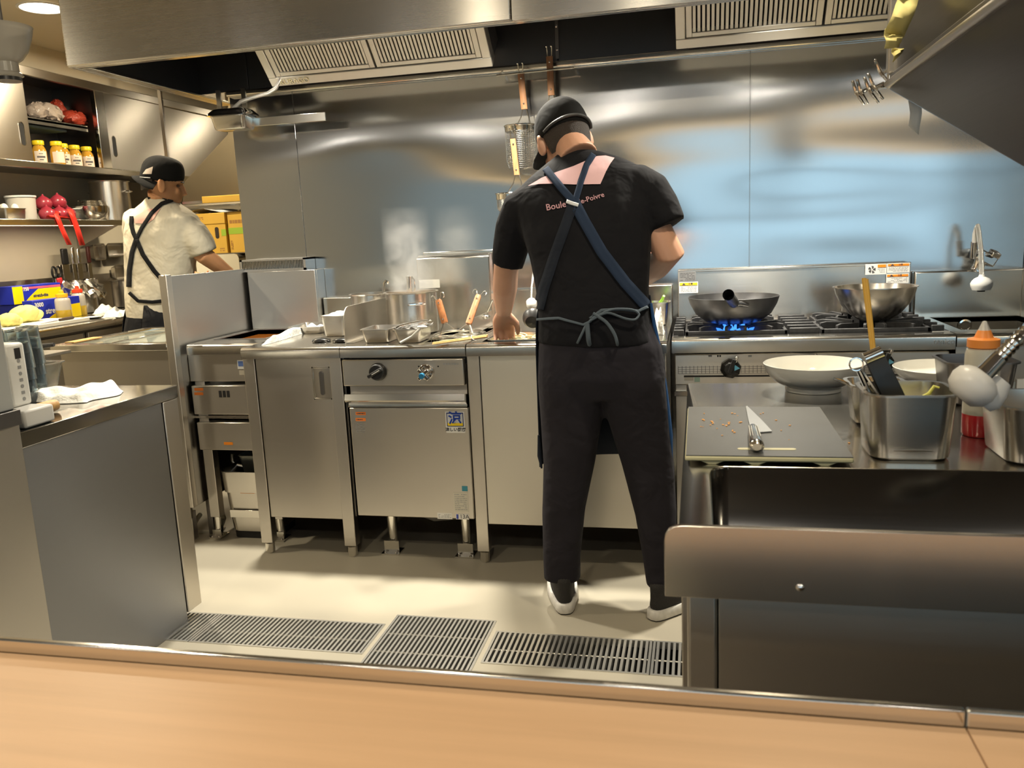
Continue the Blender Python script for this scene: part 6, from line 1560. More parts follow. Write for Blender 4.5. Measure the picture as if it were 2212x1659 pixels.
# white bowls
def white_bowl(label, px, py, rim_l, rim_r, rim_y):
    base = atZ(px, py, ZI); Yc = base.y+.04
    c = atY((rim_l+rim_r)/2, rim_y, Yc); r_ = (atY(rim_r, rim_y, Yc).x-atY(rim_l, rim_y, Yc).x)/2; h = c.z-ZI
    t = thing('white_bowl', label, 'bowl', (c.x, Yc, ZI+.0006), group='white bowls on the sink table')
    f = r_*.55
    build('bowl', MB().lathe([(.0005, .004), (f*.9, .004), (f*.92, 0), (f, 0), (f*1.02, .010), (r_*.80, h*.38), (r_*.95, h*.70), (r_*.985, h*.93), (r_, h), (r_*.985, h+.001), (r_*.95, h*.9), (r_*.90, h*.66), (r_*.7, h*.34), (f*.6, .018), (.0005, .016)], n=56), CERAMIC, t)
    return t
white_bowl('large white bowl on a low foot, beyond the cutting board', 1768, 849, 1647, 1868, 784)
white_bowl('white bowl half hidden behind the dark tall pan, at the right', 2035, 842, 1928, 2150, 792)
# deep square pan with tongs
p = atZ(1972, 999, ZI)
dp = tray('deep_pan', 'deep square steel pan holding black tongs, in front on the sink table', 'pan', 1972, 999, .137, .13, .112, z=ZI, r=.028, taper=.006)
build('handle_glint', MB().tube([(-.03, -.0638, .018), (0, -.0645, .018), (.03, -.0638, .018)], [.0006, .0016, .0006], 6), ST_POL, dp)
build('stacked_food', MB().ell((.01, .0, .075), (.045, .045, .014)), mat('bean_sprout', (.62, .60, .35), .5, noise=.3, nscale=80), dp)
a = Vector(dp.location)
build('sprout', MB().tube([(.005, -.01, .088), (.022, -.006, .096), (.036, .0, .102), (.045, .004, .114), (.052, .0, .112)], [.003, .003, .0032, .003, .002], 8), mat('sprout_yellow', (.72, .70, .12), .4), dp)
base = a+Vector((.014, .02, .03)); tip = atY(1889, 772, a.y+.02)
tb = thing('black_tongs', 'wide black tongs leaning out of the deep square pan', 'tongs', tuple(base))
d = (tip-base).normalized(); s_ = d.cross(Vector((0, 1, 0))).normalized(); q = s_.cross(d)
for k in (-1, 1):
    rg_ = [[base.lerp(tip, u)+q*(k*o_)+s_*(w_*sx)+q*(.0016*sy) for sx, sy in ((-1, -1), (1, -1), (1, 1), (-1, 1))] for u, w_, o_ in ((0, .016, .012), (.4, .017, .010), (.75, .017, .007), (.97, .016, .004), (1, .014, .001))]
    build('arm', MB().loft(rg_), BLACK, tb, world=True, bevel=.001)
build('spring_end', MB().cyl(tip-s_*.015+d*.004, tip+s_*.015+d*.004, .011, n=18), CHROME, tb, world=True)
t0, t1 = a+Vector((-.026, -.01, .05)), atY(1857, 800, a.y-.01)
tt = thing('chrome_tongs', 'thin chrome tongs with a ring end beside the black tongs', 'tongs', tuple(t0))
d = (t1-t0).normalized(); s_ = d.cross(Vector((0, 1, 0))).normalized()
for k in (-1, 1): build('arm', MB().tube([t0+s_*k*.008, t0.lerp(t1, .6)+s_*k*.005, t1+s_*k*.002], [.004, .0042, .004], 8), CHROME, tt, world=True)
rc = t1+d*.012
build('ring', MB().tube([rc+s_*(.011*math.cos(2*PI*k/18))+d*(.011*math.sin(2*PI*k/18)) for k in range(18)], .0014, 6, closed=True), CHROME, tt, world=True)
# chopsticks standing in the pan behind
p = atZ(1872, 922, ZI)
sp2 = tray('small_square_pan', 'smaller square steel pan behind the deep pan, with long chopsticks', 'pan', 1900, 922, .10, .10, .080, z=ZI, r=.02)
build('wire_handle', MB().tube([(-.05, -.03, .076), (-.068, -.04, .086), (-.085, -.046, .094), (-.07, -.03, .088), (-.05, -.015, .077)], .0022, 6), CHROME, sp2)
ca_ = Vector(sp2.location)
for k, (px, py) in enumerate(((1866, 601), (1871, 603))):
    b0, b1 = ca_+Vector((.010+.004*k, .0, .006)), atY(px, py, ca_.y+.06)
    t = thing('cooking_chopstick', 'long yellow bamboo chopstick before the mixing bowl, the %s of the pair' % ['left one', 'right one'][k], 'chopstick', tuple(b0), group='pair of long yellow chopsticks')
    build('stick', MB().tube([b0, b0.lerp(b1, .6), b1], [.0025, .0038, .0045], 10), mat('bamboo_yellow', (.75, .43, .07), .4), t, world=True)
# squeeze bottle with red sauce
p = atZ(2122, 946, ZI); sb = thing('squeeze_bottle', 'squeeze bottle of red sauce with an orange cap, on the sink table', 'bottle', (p.x, p.y+.022, ZI+.0006))
PLAST = mat('milky_plastic', (.74, .70, .58), .3, trans=.25)
yb_ = p.y+.022; rB = (atY(2160, 800, yb_).x-atY(2084, 800, yb_).x)/2; zc = atY(2122, 752, yb_).z-ZI; zn = atY(2122, 695, yb_).z-ZI; zf = atY(2122, 893, yb_).z-ZI
build('sauce', MB().lathe([(.0005, 0), (rB*.92, 0), (rB, .004), (rB, zf)], n=28), mat('red_sauce', (.62, .02, .03), .15, coat=.4), sb)
build('bottle_wall', MB().lathe([(rB, zf), (rB, zc-.012), (rB*.92, zc-.002), (rB*.72, zc+.001)], n=28, cap1=True), PLAST, sb)
build('cap', MB().lathe([(rB*.80, zc), (rB*.92, zc+.002), (rB*.92, zc+.016), (rB*.55, zc+.019), (rB*.42, zc+.028), (rB*.36, zc+.032)], n=28, cap0=True, cap1=True), mat('cap_orange', (.88, .30, .06), .4), sb)
build('nozzle', MB().lathe([(rB*.34, zc+.032), (rB*.12, zn), (.0005, zn+.001)], n=18), mat('nozzle_clear', (.8, .78, .72), .3, trans=.3), sb)
# pull-out spray in front
hd_c = atY(2098, 836, 1.30); 
ps = thing('spray_tap', 'big white spray head on a ribbed chrome hose at the right of the sink table', 'tap', tuple(hd_c))
ax = (atY(2140, 795, 1.30)-hd_c).normalized()
Rm = Vector((0, 0, 1)).rotation_difference(ax).to_matrix()
build('spray_head', MB().lathe([(.0005, -.022), (.018, -.022), (.030, -.012), (.034, .002), (.032, .014), (.024, .022), (.016, .026)], hd_c, 28, R=Rm, cap1=True), mat('white_nylon', (.72, .71, .68), .35), ps, world=True)
sd = hd_c+ax*.01
build('side_body', MB().lathe([(.020, -.02), (.026, -.008), (.022, .010), (.014, .026)], atY(2136, 848, 1.32), 24, R=Rm, cap0=True, cap1=True), MATS['white_nylon'], ps, world=True)
n0, n1 = hd_c+ax*.022, atY(2157, 775, 1.31)
build('chrome_neck', MB().tube([n0, n0.lerp(n1, .5), n1], [.0135, .0125, .012], 18), CHROME, ps, world=True)
n2, n3, n4 = atY(2190, 740, 1.33), atY(2230, 705, 1.36), atY(2300, 690, 1.40)
path = [n1.lerp(n2, k/8) for k in range(8)]+[n2.lerp(n3, k/8) for k in range(8)]+[n3.lerp(n4, k/6) for k in range(7)]
build('ribbed_hose', MB().tube(path, [.0112 if k % 2 else .0088 for k in range(len(path))], 14), ST_POL, ps, world=True)
build('stand_pipe', MB().tube([n4, n4+Vector((.03, .01, -.01)), Vector((n4.x+.04, n4.y+.02, n4.z-.06)), Vector((n4.x+.04, n4.y+.02, ZI+.0006))], [.011, .013, .014, .02], 14), CHROME, ps, world=True)
# dark tall pan behind the bottle
p = atZ(2120, 878, ZI); yd = p.y+.0
hh_ = atY(2122, 775, yd+.06).z-ZI
dt = tray('tall_pan', 'dark tall rectangular steel pan behind the red squeeze bottle', 'pan', 2122, 878, .135, .13, hh_, z=ZI, m=ST_DARK, r=.02)
t = tray('wide_pan', 'steel pan cut by the right edge, beside the red squeeze bottle', 'pan', 2318, 1012, .19, .16, .095, z=ZI, r=.03)
p = atZ(2225, 880, ZI)
t = one('paper_sheet', 'white paper block standing at the right edge behind the wide pan', 'paper', MB().box(p.x-.02, p.x+.09, p.y+.02, p.y+.03, ZI+.0006, ZI+.055), PAPER)
# ------------------------------------------------------------------ overhead screen with order slips, upper right
XO = .50
oc = thing('overhead_screen', 'dark steel overhead screen with a sloping lower edge, at the upper right', 'screen', (.52, 1.9, 1.2))
ztp = atX(1940, 172, XO).z
za, ya_ = atX(1922, 195, XO).z, atX(1922, 195, XO).y
yn = 1.20; zn_ = za-(ya_-yn)*(atX(1922, 195, XO).z-atX(2212, 362, XO).z)/(ya_-atX(2212, 362, XO).y)
case = MB().prism([(ya_, za), (yn, zn_), (yn, ztp+.01), (ya_, ztp+.01)], 'yz', XO, XO+.03)
build('case_body', case, steel('steel_case', (.055, .046, .041), .3, 'h', .5), oc, world=True, bevel=.003)
build('edge_rail', MB().tube([(XO-.004, ya_, ztp+.004), (XO-.004, yn, ztp+.004)], .011, 12), ST_H, oc, world=True)
build('top_shelf', MB().box(XO-.0, XO+.06, yn, ya_+.01, ztp+.012, ztp+.03), ST_DARK, oc, world=True, bevel=.002)
build('upper_panel', MB().box(XO+.004, XO+.016, yn, ya_-.02, ztp+.031, 2.40), steel('steel_panel_brown', (.095, .08, .066), .35, 'h', .5), oc, world=True)
build('end_post', MB().box(XO-.01, XO+.03, ya_-.02, ya_+.01, ztp+.03, 2.40), ST_H, oc, world=True, bevel=.003)
build('ceiling_hanger', MB().box(XO+.02, XO+.05, yn, yn+.04, ztp+.03, 2.40), ST_H, oc, world=True)
SLIP = mat('slip_yellow', (.62, .55, .22), .7); SLIP2 = mat('slip_grey', (.55, .58, .60), .7)
def slip(label, pts, m, Y, th=.0012, n=6):
    P = [atY(x, y, Y) for x, y in pts]; mb = MB()
    V = []
    for j in range(n+1):
        for i in range(4):
            a = P[0].lerp(P[1], i/3); b = P[3].lerp(P[2], i/3); q = a.lerp(b, j/n); V.append(q+Vector((0, .012*math.sin(j*1.1+i*.5), 0)))
    mb.add(V, [(j*4+i, j*4+i+1, (j+1)*4+i+1, (j+1)*4+i) for j in range(n) for i in range(3)])
    return one('order_slip', label, 'order slip', mb, m, group='order slips at the overhead screen', solid=th, fix=False)
slip('long yellow order slip hanging past the end of the overhead screen', [(1948, -20), (1992, -20), (1955, 78), (1912, 66)], SLIP, 2.10)
slip('lower yellow order slip with a curled end below the long one', [(1912, 62), (1950, 70), (1944, 100), (1911, 104)], SLIP, 2.105)
slip('small torn yellow slip over the clips', [(1927, 103), (1950, 103), (1951, 112), (1929, 134)], SLIP, 2.3)
slip('pale grey slip hanging below the overhead screen', [(1964, 190), (1991, 200), (1987, 290), (1963, 271)], SLIP2, 2.44)
ck_ = thing('clip_rack', 'cluster of chrome order clips at the corner of the overhead screen', 'clip', tuple(atY(1905, 185, 2.5)))
build('bar', MB().tube([atY(1922, 150, 2.5), atY(1918, 186, 2.5), atY(1880, 190, 2.47)], .006, 8).tube([atY(1921, 108, 2.5), atY(1922, 160, 2.5)], .004, 8), CHROME, ck_, world=True)
for (x0, y0, x1, y1) in ((1842, 177, 1867, 226), (1852, 174, 1875, 224), (1868, 170, 1898, 222), (1876, 161, 1908, 214), (1891, 131, 1925, 184)):
    build('clip', MB().tube([atY(x0, y0, 2.46), atY(x0*.6+x1*.4-2, y0*.5+y1*.5, 2.46), atY(x1, y1, 2.47)], [.004, .005, .003], 8).tube([atY((x0+x1)/2, (y0+y1)/2, 2.465), atY((x0+x1)/2+16, (y0+y1)/2-8, 2.49)], .004, 8).ell(atY(x0, y0, 2.46), (.0045, .0045, .0045), nu=8, nv=6), CHROME, ck_, world=True)
# ------------------------------------------------------------------ pendant at the upper left corner
pl_ = atY(8, 100, 2.1)
lp = thing('pendant_lamp', 'grey bowl-shaped pendant with a dark collar at the upper left corner', 'lamp', tuple(pl_))
LAMPG = mat('smoked_glass', (.50, .47, .40), .25, trans=.15)
build('bowl_shade', MB().lathe([(.080, .052), (.078, .050), (.076, .036), (.072, .02), (.060, -.012), (.044, -.034), (.030, -.044), (.030, -.040), (.05, -.02), (.07, .022), (.074, .052)], pl_, 36), LAMPG, lp, world=True)
build('collar', MB().lathe([(.030, -.044), (.031, -.070), (.038, -.074), (.040, -.080), (.034, -.084)], pl_, 28, cap1=False), LAMPG, lp, world=True)
build('dark_ring', MB().lathe([(.034, -.0842), (.035, -.094), (.0005, -.095)], pl_, 28), BLACK, lp, world=True)
build('stem', MB().cyl(pl_+Vector((0, 0, -.04)), Vector((pl_.x, pl_.y, 2.40)), .008, n=10), ST_DARK, lp, world=True)
# ------------------------------------------------------------------ on the left worktable
WBm = mat('white_board', (.82, .78, .68), .45)
wbp = one('cutting_board', 'long white cutting board along the edge of the left worktable', 'cutting board', MB().box(-3.66, -3.37, 3.25, 4.06, ZT+.0006, ZT+.022), WBm, bevel=.003)
zb_ = ZT+.0226
one('upright_board', 'tall white board standing on the left worktable at the left edge', 'board', MB().box(-3.75, -3.72, 3.25, 3.72, zb_, zb_+.30).xf(Matrix.Identity(3)), WBm, bevel=.003)
CAB = mat('cabbage', (.66, .62, .22), .55, noise=.15, nscale=14, bump=.5, bscale=30)
def cabbage(label, px, py, rx, ry, rz, X):
    p = atX(px, py, X); mb = MB().ell((p.x, p.y, zb_+rz*.92), (rx, ry, rz), None, 28, 16)
    for v in mb.v:
        d = v-Vector((p.x, p.y, zb_+rz)); a = math.atan2(d.x, d.y); v += d*.06*math.sin(7*a+5*d.z/rz); v.z = max(v.z, zb_+.0005)
    t = thing('cut_cabbage', label, 'vegetable', (p.x, p.y, zb_), group='cut cabbages on the white board')
    build('leaves', mb, CAB, t, world=True)
    build('outer_leaf', MB().ell((p.x+.01, p.y+ry*.5, zb_+rz*.62), (rx*.8, ry*.7, rz*.62), Euler((.3, 0, .2)).to_matrix(), 20, 10), CAB, t, world=True)
cabbage('small pale cut cabbage at the left end of the white board', 20, 695, .05, .055, .036, -3.50)
cabbage('large cut cabbage wedge beside the plastic wrap boxes', 56, 688, .06, .09, .048, -3.60)
# plastic wrap boxes: each face is flat printed card
BLU = mat('card_blue', (.015, .03, .42), .4); YEL = mat('card_yellow', (.9, .66, .0), .4); CARDP = mat('card_pink', (.75, .12, .2), .4)
def wrap_box(label, X, y0, y1, z0, h, num, m_main, swoosh, txt, txt_m, dp=.11, ysz=.036, endm=None):
    t = thing('wrap_box', label, 'box', (X-dp/2, (y0+y1)/2, z0+.0006), group='plastic wrap boxes on the left worktable')
    build('carton', MB().box(X-dp, X, y0, y1, z0+.0006, z0+h), m_main, t, world=True, bevel=.002)
    L = y1-y0
    sw = [(y0+L*.25, z0+.002)]+[(y0+L*(.25+.55*k/10), z0+.002+(h*.62)*(k/10)**.7) for k in range(1, 11)]+[(y1-.002, z0+h*.66), (y1-.002, z0+.002)]
    if swoosh == 'low': build('print_swoosh', MB().prism(sw, 'yz', X+.0002, X+.0008), YEL, t, world=True)
    if swoosh == 'high':
        sw = [(y0+L*.22, z0+.004)]+[(y0+L*(.22+.3*k/10), z0+.004+(h-.03)*(k/10)**.8) for k in range(1, 11)]+[(y1-.002, z0+h-.026), (y1-.002, z0+.004)]
        build('print_swoosh', MB().prism(sw, 'yz', X+.0002, X+.0008), YEL, t, world=True)
        build('print_band', MB().prism([(y0+.002, z0+h-.022), (y1-.002, z0+h-.024), (y1-.002, z0+h-.012), (y0+.002, z0+h-.010)], 'yz', X+.0002, X+.0009), CARDP, t, world=True)
    if endm: build('end_panel', MB().prism([(y0+.001, z0+.002), (y0+.075, z0+.002), (y0+.075, z0+h-.004), (y0+.001, z0+h-.004)], 'yz', X+.0004, X+.0012), endm, t, world=True)
    yd = y0+(.08 if endm else .012)
    text(num, ysz, PAPER, t, (X+.0013, yd, z0+h*.78), (0, 1, 0), ZW, .0002, 'LEFT', bold=.0008)
    text(txt, ysz*(1.35 if swoosh == 'low' else .9), txt_m, t, (X+.0015, y0+L*(.24 if swoosh == 'low' else .40), z0+h*(.45 if swoosh == 'low' else .38)), (0, 1, 0), ZW, .0002, 'LEFT', bold=.0012)
    return t
pa, pb_ = atX(60, 690, -3.72), atX(168, 690, -3.72)
wrap_box('blue plastic wrap box marked 3000 in front of the others', -3.715, pa.y+.045, pa.y+.42, ZT, .125, '3000', BLU, 'low', 'stretch-tite', PAPER, .07, .034)
y0b = atX(30, 660, -3.84).y
wrap_box('dark blue plastic wrap box half hidden under the yellow one', -3.835, y0b, y0b+.36, ZT, .105, '750', mat('card_navy', (.012, .02, .2), .4), 'none', 'stretch-tite', PAPER, .11, .03)
wrap_box('yellow and blue plastic wrap box marked 750, on top of the stack', -3.832, y0b-.005, y0b+.37, ZT+.106, .105, '750', BLU, 'high', 'stretch-tite', INK, .11, .028, YEL)
# squeeze bottles of oil
def oil_bottle(label, px, py, capm, r_, h, X=None):
    p = atZ(px, py, ZT); t = thing('squeeze_bottle', label, 'bottle', (p.x-r_, p.y, ZT+.0006), group='oil squeeze bottles on the left worktable')
    f = h*.42
    build('oil', MB().lathe([(.0005, 0), (r_*.95, 0), (r_, .005), (r_, f)], n=24), mat('yellow_oil', (.72, .48, .05), .12, trans=.2), t)
    build('bottle_wall', MB().lathe([(r_, f), (r_, h*.80), (r_*.92, h*.9), (r_*.62, h*.97), (r_*.6, h)], n=24, cap1=True), mat('clear_milky', (.80, .74, .64), .25, trans=.45), t)
    build('cap', MB().lathe([(r_*.72, h*.975), (r_*.76, h*.98), (r_*.76, h*1.11), (r_*.32, h*1.14), (r_*.28, h*1.25), (r_*.16, h*1.27)], n=24, cap0=True, cap1=True), capm, t)
oil_bottle('oil squeeze bottle with an orange cap in front of the blue box', 154, 690, mat('cap_orange2', (.95, .45, .02), .4), .043, .135)
oil_bottle('oil squeeze bottle with a red cap beside the foil-covered pot', 186, 681, mat('cap_red', (.85, .06, .02), .4), .040, .145)
# knife on the board
a, b = atZ(112, 694, zb_+.006), atZ(158, 686, zb_+.008)
t = thing('small_knife', 'small knife with a dark handle lying on the white cutting board', 'knife', tuple(a))
d = b-a
build('handle', MB().tube([a+d*.35, a+d*.6, b], [.007, .009, .008], 8), mat('dark_wood', (.05, .03, .022), .5), t, world=True)
build('blade', MB().plate([a+d*.36+Vector((0, 0, -.003)), a+d*.36+Vector((-.02, 0, -.003)), a-d*.5+Vector((-.004, 0, -.004)), a-d*.5+Vector((0, 0, -.004))], .0015), ST_POL, t, world=True)
# pots on the table
pf = atZ(186, 678, ZT); rp_ = .115
fp = pot('foil_pot', 'steel pot partly covered with crumpled foil on the left worktable', pf.x-rp_+.02, pf.y+.06, ZT, rp_, .20, False)
FOIL = mat('foil', (.82, .82, .80), .16, 1.0); rn = random.Random(6); fo = MB(); V = []; nU, nV = 22, 9
for j in range(nV):
    for i in range(nU+1):
        a = -1.5+3.3*i/nU; q = j/(nV-1); g = rp_*(.55+.9*min(q, .5))+.012+.022*rn.random()+(.03*q if q > .5 else 0); z = .208-(max(0, q-.35))*.16+rn.uniform(-.012, .012)-(.05*max(0, q-.6)*math.sin(3*a+1))
        V.append((g*math.cos(a), g*math.sin(a), z))
fo.add(V, [(j*(nU+1)+i, j*(nU+1)+i+1, (j+1)*(nU+1)+i+1, (j+1)*(nU+1)+i) for j in range(nV-1) for i in range(nU)])
build('crumpled_foil', fo, FOIL, fp, smooth=False, fix=False)
p2_ = atZ(252, 664, ZT)
pot('rear_pot', 'wide steel pot next to the foil pot, beside the cook in cream', -3.86, p2_.y+.06, ZT, .125, .185, False)
for k, (px, py, w_, lab) in enumerate(((240, 676, .07, 'crumpled white cloth on the worktable beside the cook in cream'), (262, 684, .06, 'second crumpled white cloth, nearer the worktable edge'))):
    p = atZ(px, py, ZT); cloth('rolled_cloth', lab, p.x-.09, p.x+.02, p.y-w_, p.y+.10, ZT+.0006, .05, 20+k, rotz=.2)
p = atZ(210, 688, ZT)
one('small_dish', 'small white dish near the worktable edge', 'dish', MB().lathe([(.0005, 0), (.03, 0), (.05, .010), (.048, .011), (.028, .003), (.0005, .003)], (p.x-.03, p.y, ZT+.0006), 24), CERAMIC)
# knives and ladles on the wall
kr = thing('knife_rack', 'steel knife rack on the left wall behind the foil pot', 'rack', (-4.0, 4.75, 1.1))
ka, kb_ = atX(128, 578, -3.99), atX(195, 570, -3.99)
build('rack_plate', MB().box(-4.04, -3.985, ka.y, kb_.y, 1.085, 1.14).box(-4.04, -4.03, ka.y, kb_.y, 1.0, 1.085), ST_H, kr, world=True, bevel=.003)
for k, (px, bw, hl, m_, lab) in enumerate(((140, .06, .10, BLACK, 'cleaver with a big black handle in the wall knife rack'), (158, .03, .11, CHROME, 'slim steel-handled knife in the wall knife rack'), (170, .045, .10, CHROME, 'wide steel-handled knife in the wall knife rack'), (192, .035, .11, mat('maroon_handle', (.10, .025, .02), .4), 'maroon-handled knife at the right of the wall rack'))):
    p = atX(px, 560, -3.975); t = thing('wall_knife', lab, 'knife', (-3.975, p.y, 1.14), group='knives in the wall rack')
    build('blade', MB().box(-.0015, .0015, -bw/2, bw/2, -.16, .0), ST_POL, t, bevel=.001)
    build('handle', MB().box(-.010, .010, -.012-(.012 if k == 0 else 0), .014+(.012 if k == 0 else 0), .0, hl), m_, t, bevel=.006)
p = atX(122, 590, -3.97)
t = thing('kitchen_scissors', 'black-handled scissors hanging left of the wall knives', 'scissors', (-3.97, p.y, 1.05))
build('blades', MB().plate([(0, -.012, 0), (0, .012, 0), (0, .03, -.10), (0, .015, -.10)], .002).plate([(0.003, -.012, 0), (0.003, .012, 0), (0.003, -.01, -.10), (0.003, -.025, -.10)], .002), ST_POL, t)
for s_ in (-1, 1): build('finger_ring', MB().tube([(0, s_*.02+.018*math.cos(2*PI*k/14), .045+.035*math.sin(2*PI*k/14)) for k in range(14)], .006, 8, closed=True), BLACK, t)
p = atX(128, 596, -3.92)
t = thing('red_spatula', 'spatula with a red handle standing by the foil pot', 'spatula', (-3.92, p.y, ZT+.0006))
build('handle', MB().obox((0, 0, .19), (.012, .045, .09), (.12, 0, 0)), mat('red_handle', (.55, .02, .03), .4), t, bevel=.006)
build('blade', MB().obox((0, .0, .0725), (.006, .055, .145), (.06, 0, 0)), PAPER, t, bevel=.003)
# pans hanging on the wall rail
for k, (px0, py0, px1, py1, lab) in enumerate(((228, 527, 280, 552, 'upper shallow steel pan hung on the left wall behind the cook'), (198, 528, 226, 560, 'narrow steel pan hung on the left wall, left of the others'), (245, 574, 281, 602, 'lower steel pan hung on the left wall behind the cook'))):
    a, b = atX(px0, py0, -4.0), atX(px1, py1, -4.0); t = thing('wall_pan', lab, 'pan', (-4.036, (a.y+b.y)/2, (a.z+b.z)/2), rot=(0, PI/2, 0), group='steel pans hung on the left wall')
    build('pan', MB().pan(abs(a.z-b.z), abs(b.y-a.y), .05, .012, .01, .005, .0015), ST_H, t)
# ------------------------------------------------------------------ on the wall shelf
zs_ = 1.3966
def shelf_pos(px, X=-3.80): return atX(px, 470, X).y
t = thing('egg_tray', 'small steel pan with white eggs at the left end of the wall shelf', 'pan', (-3.80, shelf_pos(18), zs_)); build('pan', MB().pan(.12, .15, .075, .012, .006, .004, .0015), ST_POT, t)
for k, (dx, dy) in enumerate(((.02, -.04), (.025, .03), (-.03, 0))):
    one('egg', 'white egg in the small steel pan on the wall shelf, %s' % ['nearest the viewer', 'beside the milky tub', 'at the wall side'][k], 'egg', MB().lathe([(.0005, 0), (.012, .004), (.020, .016), (.021, .026), (.016, .042), (.008, .050), (.0005, .052)], (-3.80+dx, shelf_pos(18)+dy, zs_+.05), 18), mat('egg_white', (.82, .78, .7), .5), group='white eggs in the shelf pan')
t = thing('flour_tub', 'milky plastic tub of white powder on the wall shelf beside the eggs', 'container', (-3.82, shelf_pos(56), zs_))
build('tub', MB().lathe([(.0005, 0), (.072, 0), (.078, .14), (.0005, .14)], n=28), mat('tub_milky', (.72, .68, .60), .4, trans=.2), t)
build('lid', MB().lathe([(.080, .138), (.083, .141), (.083, .15), (.0005, .151)], n=28), WHITE, t)
ONI = mat('red_onion', (.32, .03, .05), .3, noise=.25, nscale=10, coat=.3)
oy = shelf_pos(112)
k = 0
for (dy, dz, dx, lab) in ((-.09, .04, .05, 'lower left'), (.0, .04, .06, 'lower middle'), (.10, .045, .03, 'lower right'), (-.05, .105, .0, 'upper left'), (.045, .115, .02, 'upper right')):
    one('red_onion', 'red onion in the red net on the wall shelf, %s of the pile' % lab, 'onion', MB().lathe([(.0005, -.044), (.02, -.042), (.042, -.022), (.048, 0), (.042, .022), (.022, .038), (.008, .046), (.004, .056), (.0005, .057)], (-3.80+dx, oy+dy, zs_+.0035+dz), 22), ONI, group='red onions in a net bag')
t = thing('net_bag', 'red net bag strap of the onions hanging over the shelf edge', 'net bag', (-3.66, oy, zs_))
def band(pts, wd):
    P = [Vector(p) for p in pts]; mb = MB(); V = []
    for p in P: V += [p+Vector((0, -wd/2, 0)), p+Vector((0, wd/2, 0))]
    mb.add(V, [(2*i, 2*i+1, 2*i+3, 2*i+2) for i in range(len(P)-1)]); return mb
def strap(pxs, wd, X0=-3.645):
    P = [(-3.76, atX(pxs[0][0], pxs[0][1], -3.76).y, zs_+.075), (-3.70, atX(pxs[0][0]+4, pxs[0][1], -3.70).y, zs_+.05)]
    P += [tuple(atX(x, y, X0)) for x, y in pxs]
    build('strap', band(P, wd), RED, t, world=True, solid=.003, fix=False)
strap([(121, 462), (128, 480), (138, 503), (150, 529)], .038)
strap([(150, 452), (158, 470), (168, 497), (178, 530)], .045)
build('net_edge', band([(-3.70, oy-.13, zs_+.03), (-3.69, oy, zs_+.02), (-3.69, oy+.08, zs_+.015)], .05), RED, t, world=True, solid=.02)
t = thing('clear_box', 'stack of clear lidded boxes between the onions and the steel bowl', 'container', (-3.84, shelf_pos(161, -3.84), zs_))
build('box_body', MB().pan(.10, .11, .07, .01, .006, .004, .002), GLASS, t); build('box_lid', MB().box(-.052, .052, -.058, .058, .071, .077), GLASS, t, bevel=.002); build('box_lid', MB().box(-.052, .052, -.058, .058, .080, .086), WHITE, t, bevel=.002)
t = thing('steel_bowl', 'shiny steel bowl with smaller bowls nested in it, on the wall shelf', 'bowl', (-3.80, shelf_pos(198), zs_))
build('bowl_body', MB().lathe([(.0005, 0), (.05, .001), (.085, .03), (.10, .065), (.104, .10), (.108, .101), (.10, .099), (.08, .03), (.0005, .006)], n=36), ST_POL, t)
for j in range(4): build('nested_bowl', MB().lathe([(.07-.004*j, .085+.011*j), (.082-.004*j, .100+.011*j), (.085-.004*j, .104+.011*j), (.078-.004*j, .104+.011*j), (.0005, .09+.011*j)], n=28), ST_POL, t)
t = pot('stockpot', 'tall steel stockpot at the right of the wall shelf', -3.80, shelf_pos(244), zs_, .122, .265, True, rot=PI/2)
for (py, r_, lab) in ((3.35, .1, 'steel bowl at the hidden end of the wall shelf'),):
    one('steel_bowl', lab, 'bowl', MB().lathe([(.0005, 0), (.05, .001), (.085, .03), (.104, .09), (.10, .09), (.08, .03), (.0005, .006)], (-3.82, py, zs_), 28), ST_POL)
# ------------------------------------------------------------------ far end: carton, machine and rear hood
YR = 4.62
mt = thing('rear_counter', 'steel counter carrying the glass-lidded machine at the rear', 'counter', (-2.6, 4.9, 0))
build('worktop', MB().box(-3.05, -2.08, 4.5, 5.2, ZT-.03, ZT), ST_TOP, mt, world=True, bevel=.003)
build('cabinet', MB().box(-3.03, -2.09, 4.54, 5.18, .1, ZT-.03), ST_H, mt, world=True)
for x in (-3.0, -2.14): build('foot', MB().box(x, x+.04, 4.58, 4.62, 0, .1), ST_H, mt, world=True)
zl0, zl1 = atY(470, 592, YR).z, atY(470, 548, YR).z
gmx0, gmx1 = atY(417, 575, YR).x, atY(520, 575, YR).x
ma = thing('glass_lid_machine', 'steel counter machine with a rounded clear lid under the yellow carton', 'machine', ((gmx0+gmx1)/2, YR+.2, ZT))
build('machine_body', MB().box(gmx0, gmx1, YR, YR+.45, ZT+.0006, zl0+.012), ST_POL, ma, world=True, bevel=.01)
zm = zl0+.012
prof = [(gmx0+.01, zm), (gmx1-.02, zm)]+[(gmx1-.05+.03*math.cos(a*PI/16), zl1-.035+.03*math.sin(a*PI/16)) for a in range(9)]+[(gmx0+.04-.03*math.sin(a*PI/16), zl1-.035+.03*math.cos(a*PI/16)) for a in range(9)]
build('lid', MB().prism(prof, 'xz', YR+.02, YR+.43), mat('lid_silver', (.72, .70, .62), .12, .8), ma, world=True)
build('front_rail', MB().box(gmx0-.005, gmx1+.0, YR-.012, YR-.001, zm-.02, zm-.004), CHROME, ma, world=True, bevel=.003)
build('name_plate', MB().box(gmx0+.01, gmx0+.12, YR-.0125, YR-.001, zm-.075, zm-.045), ST_DARK, ma, world=True)
zcar = zl1+.0008
cx0_, cxm, cx1_ = atY(424, 510, YR+.03).x-.06, atY(487, 510, YR+.02).x, atY(487, 510, YR+.02).x+.30
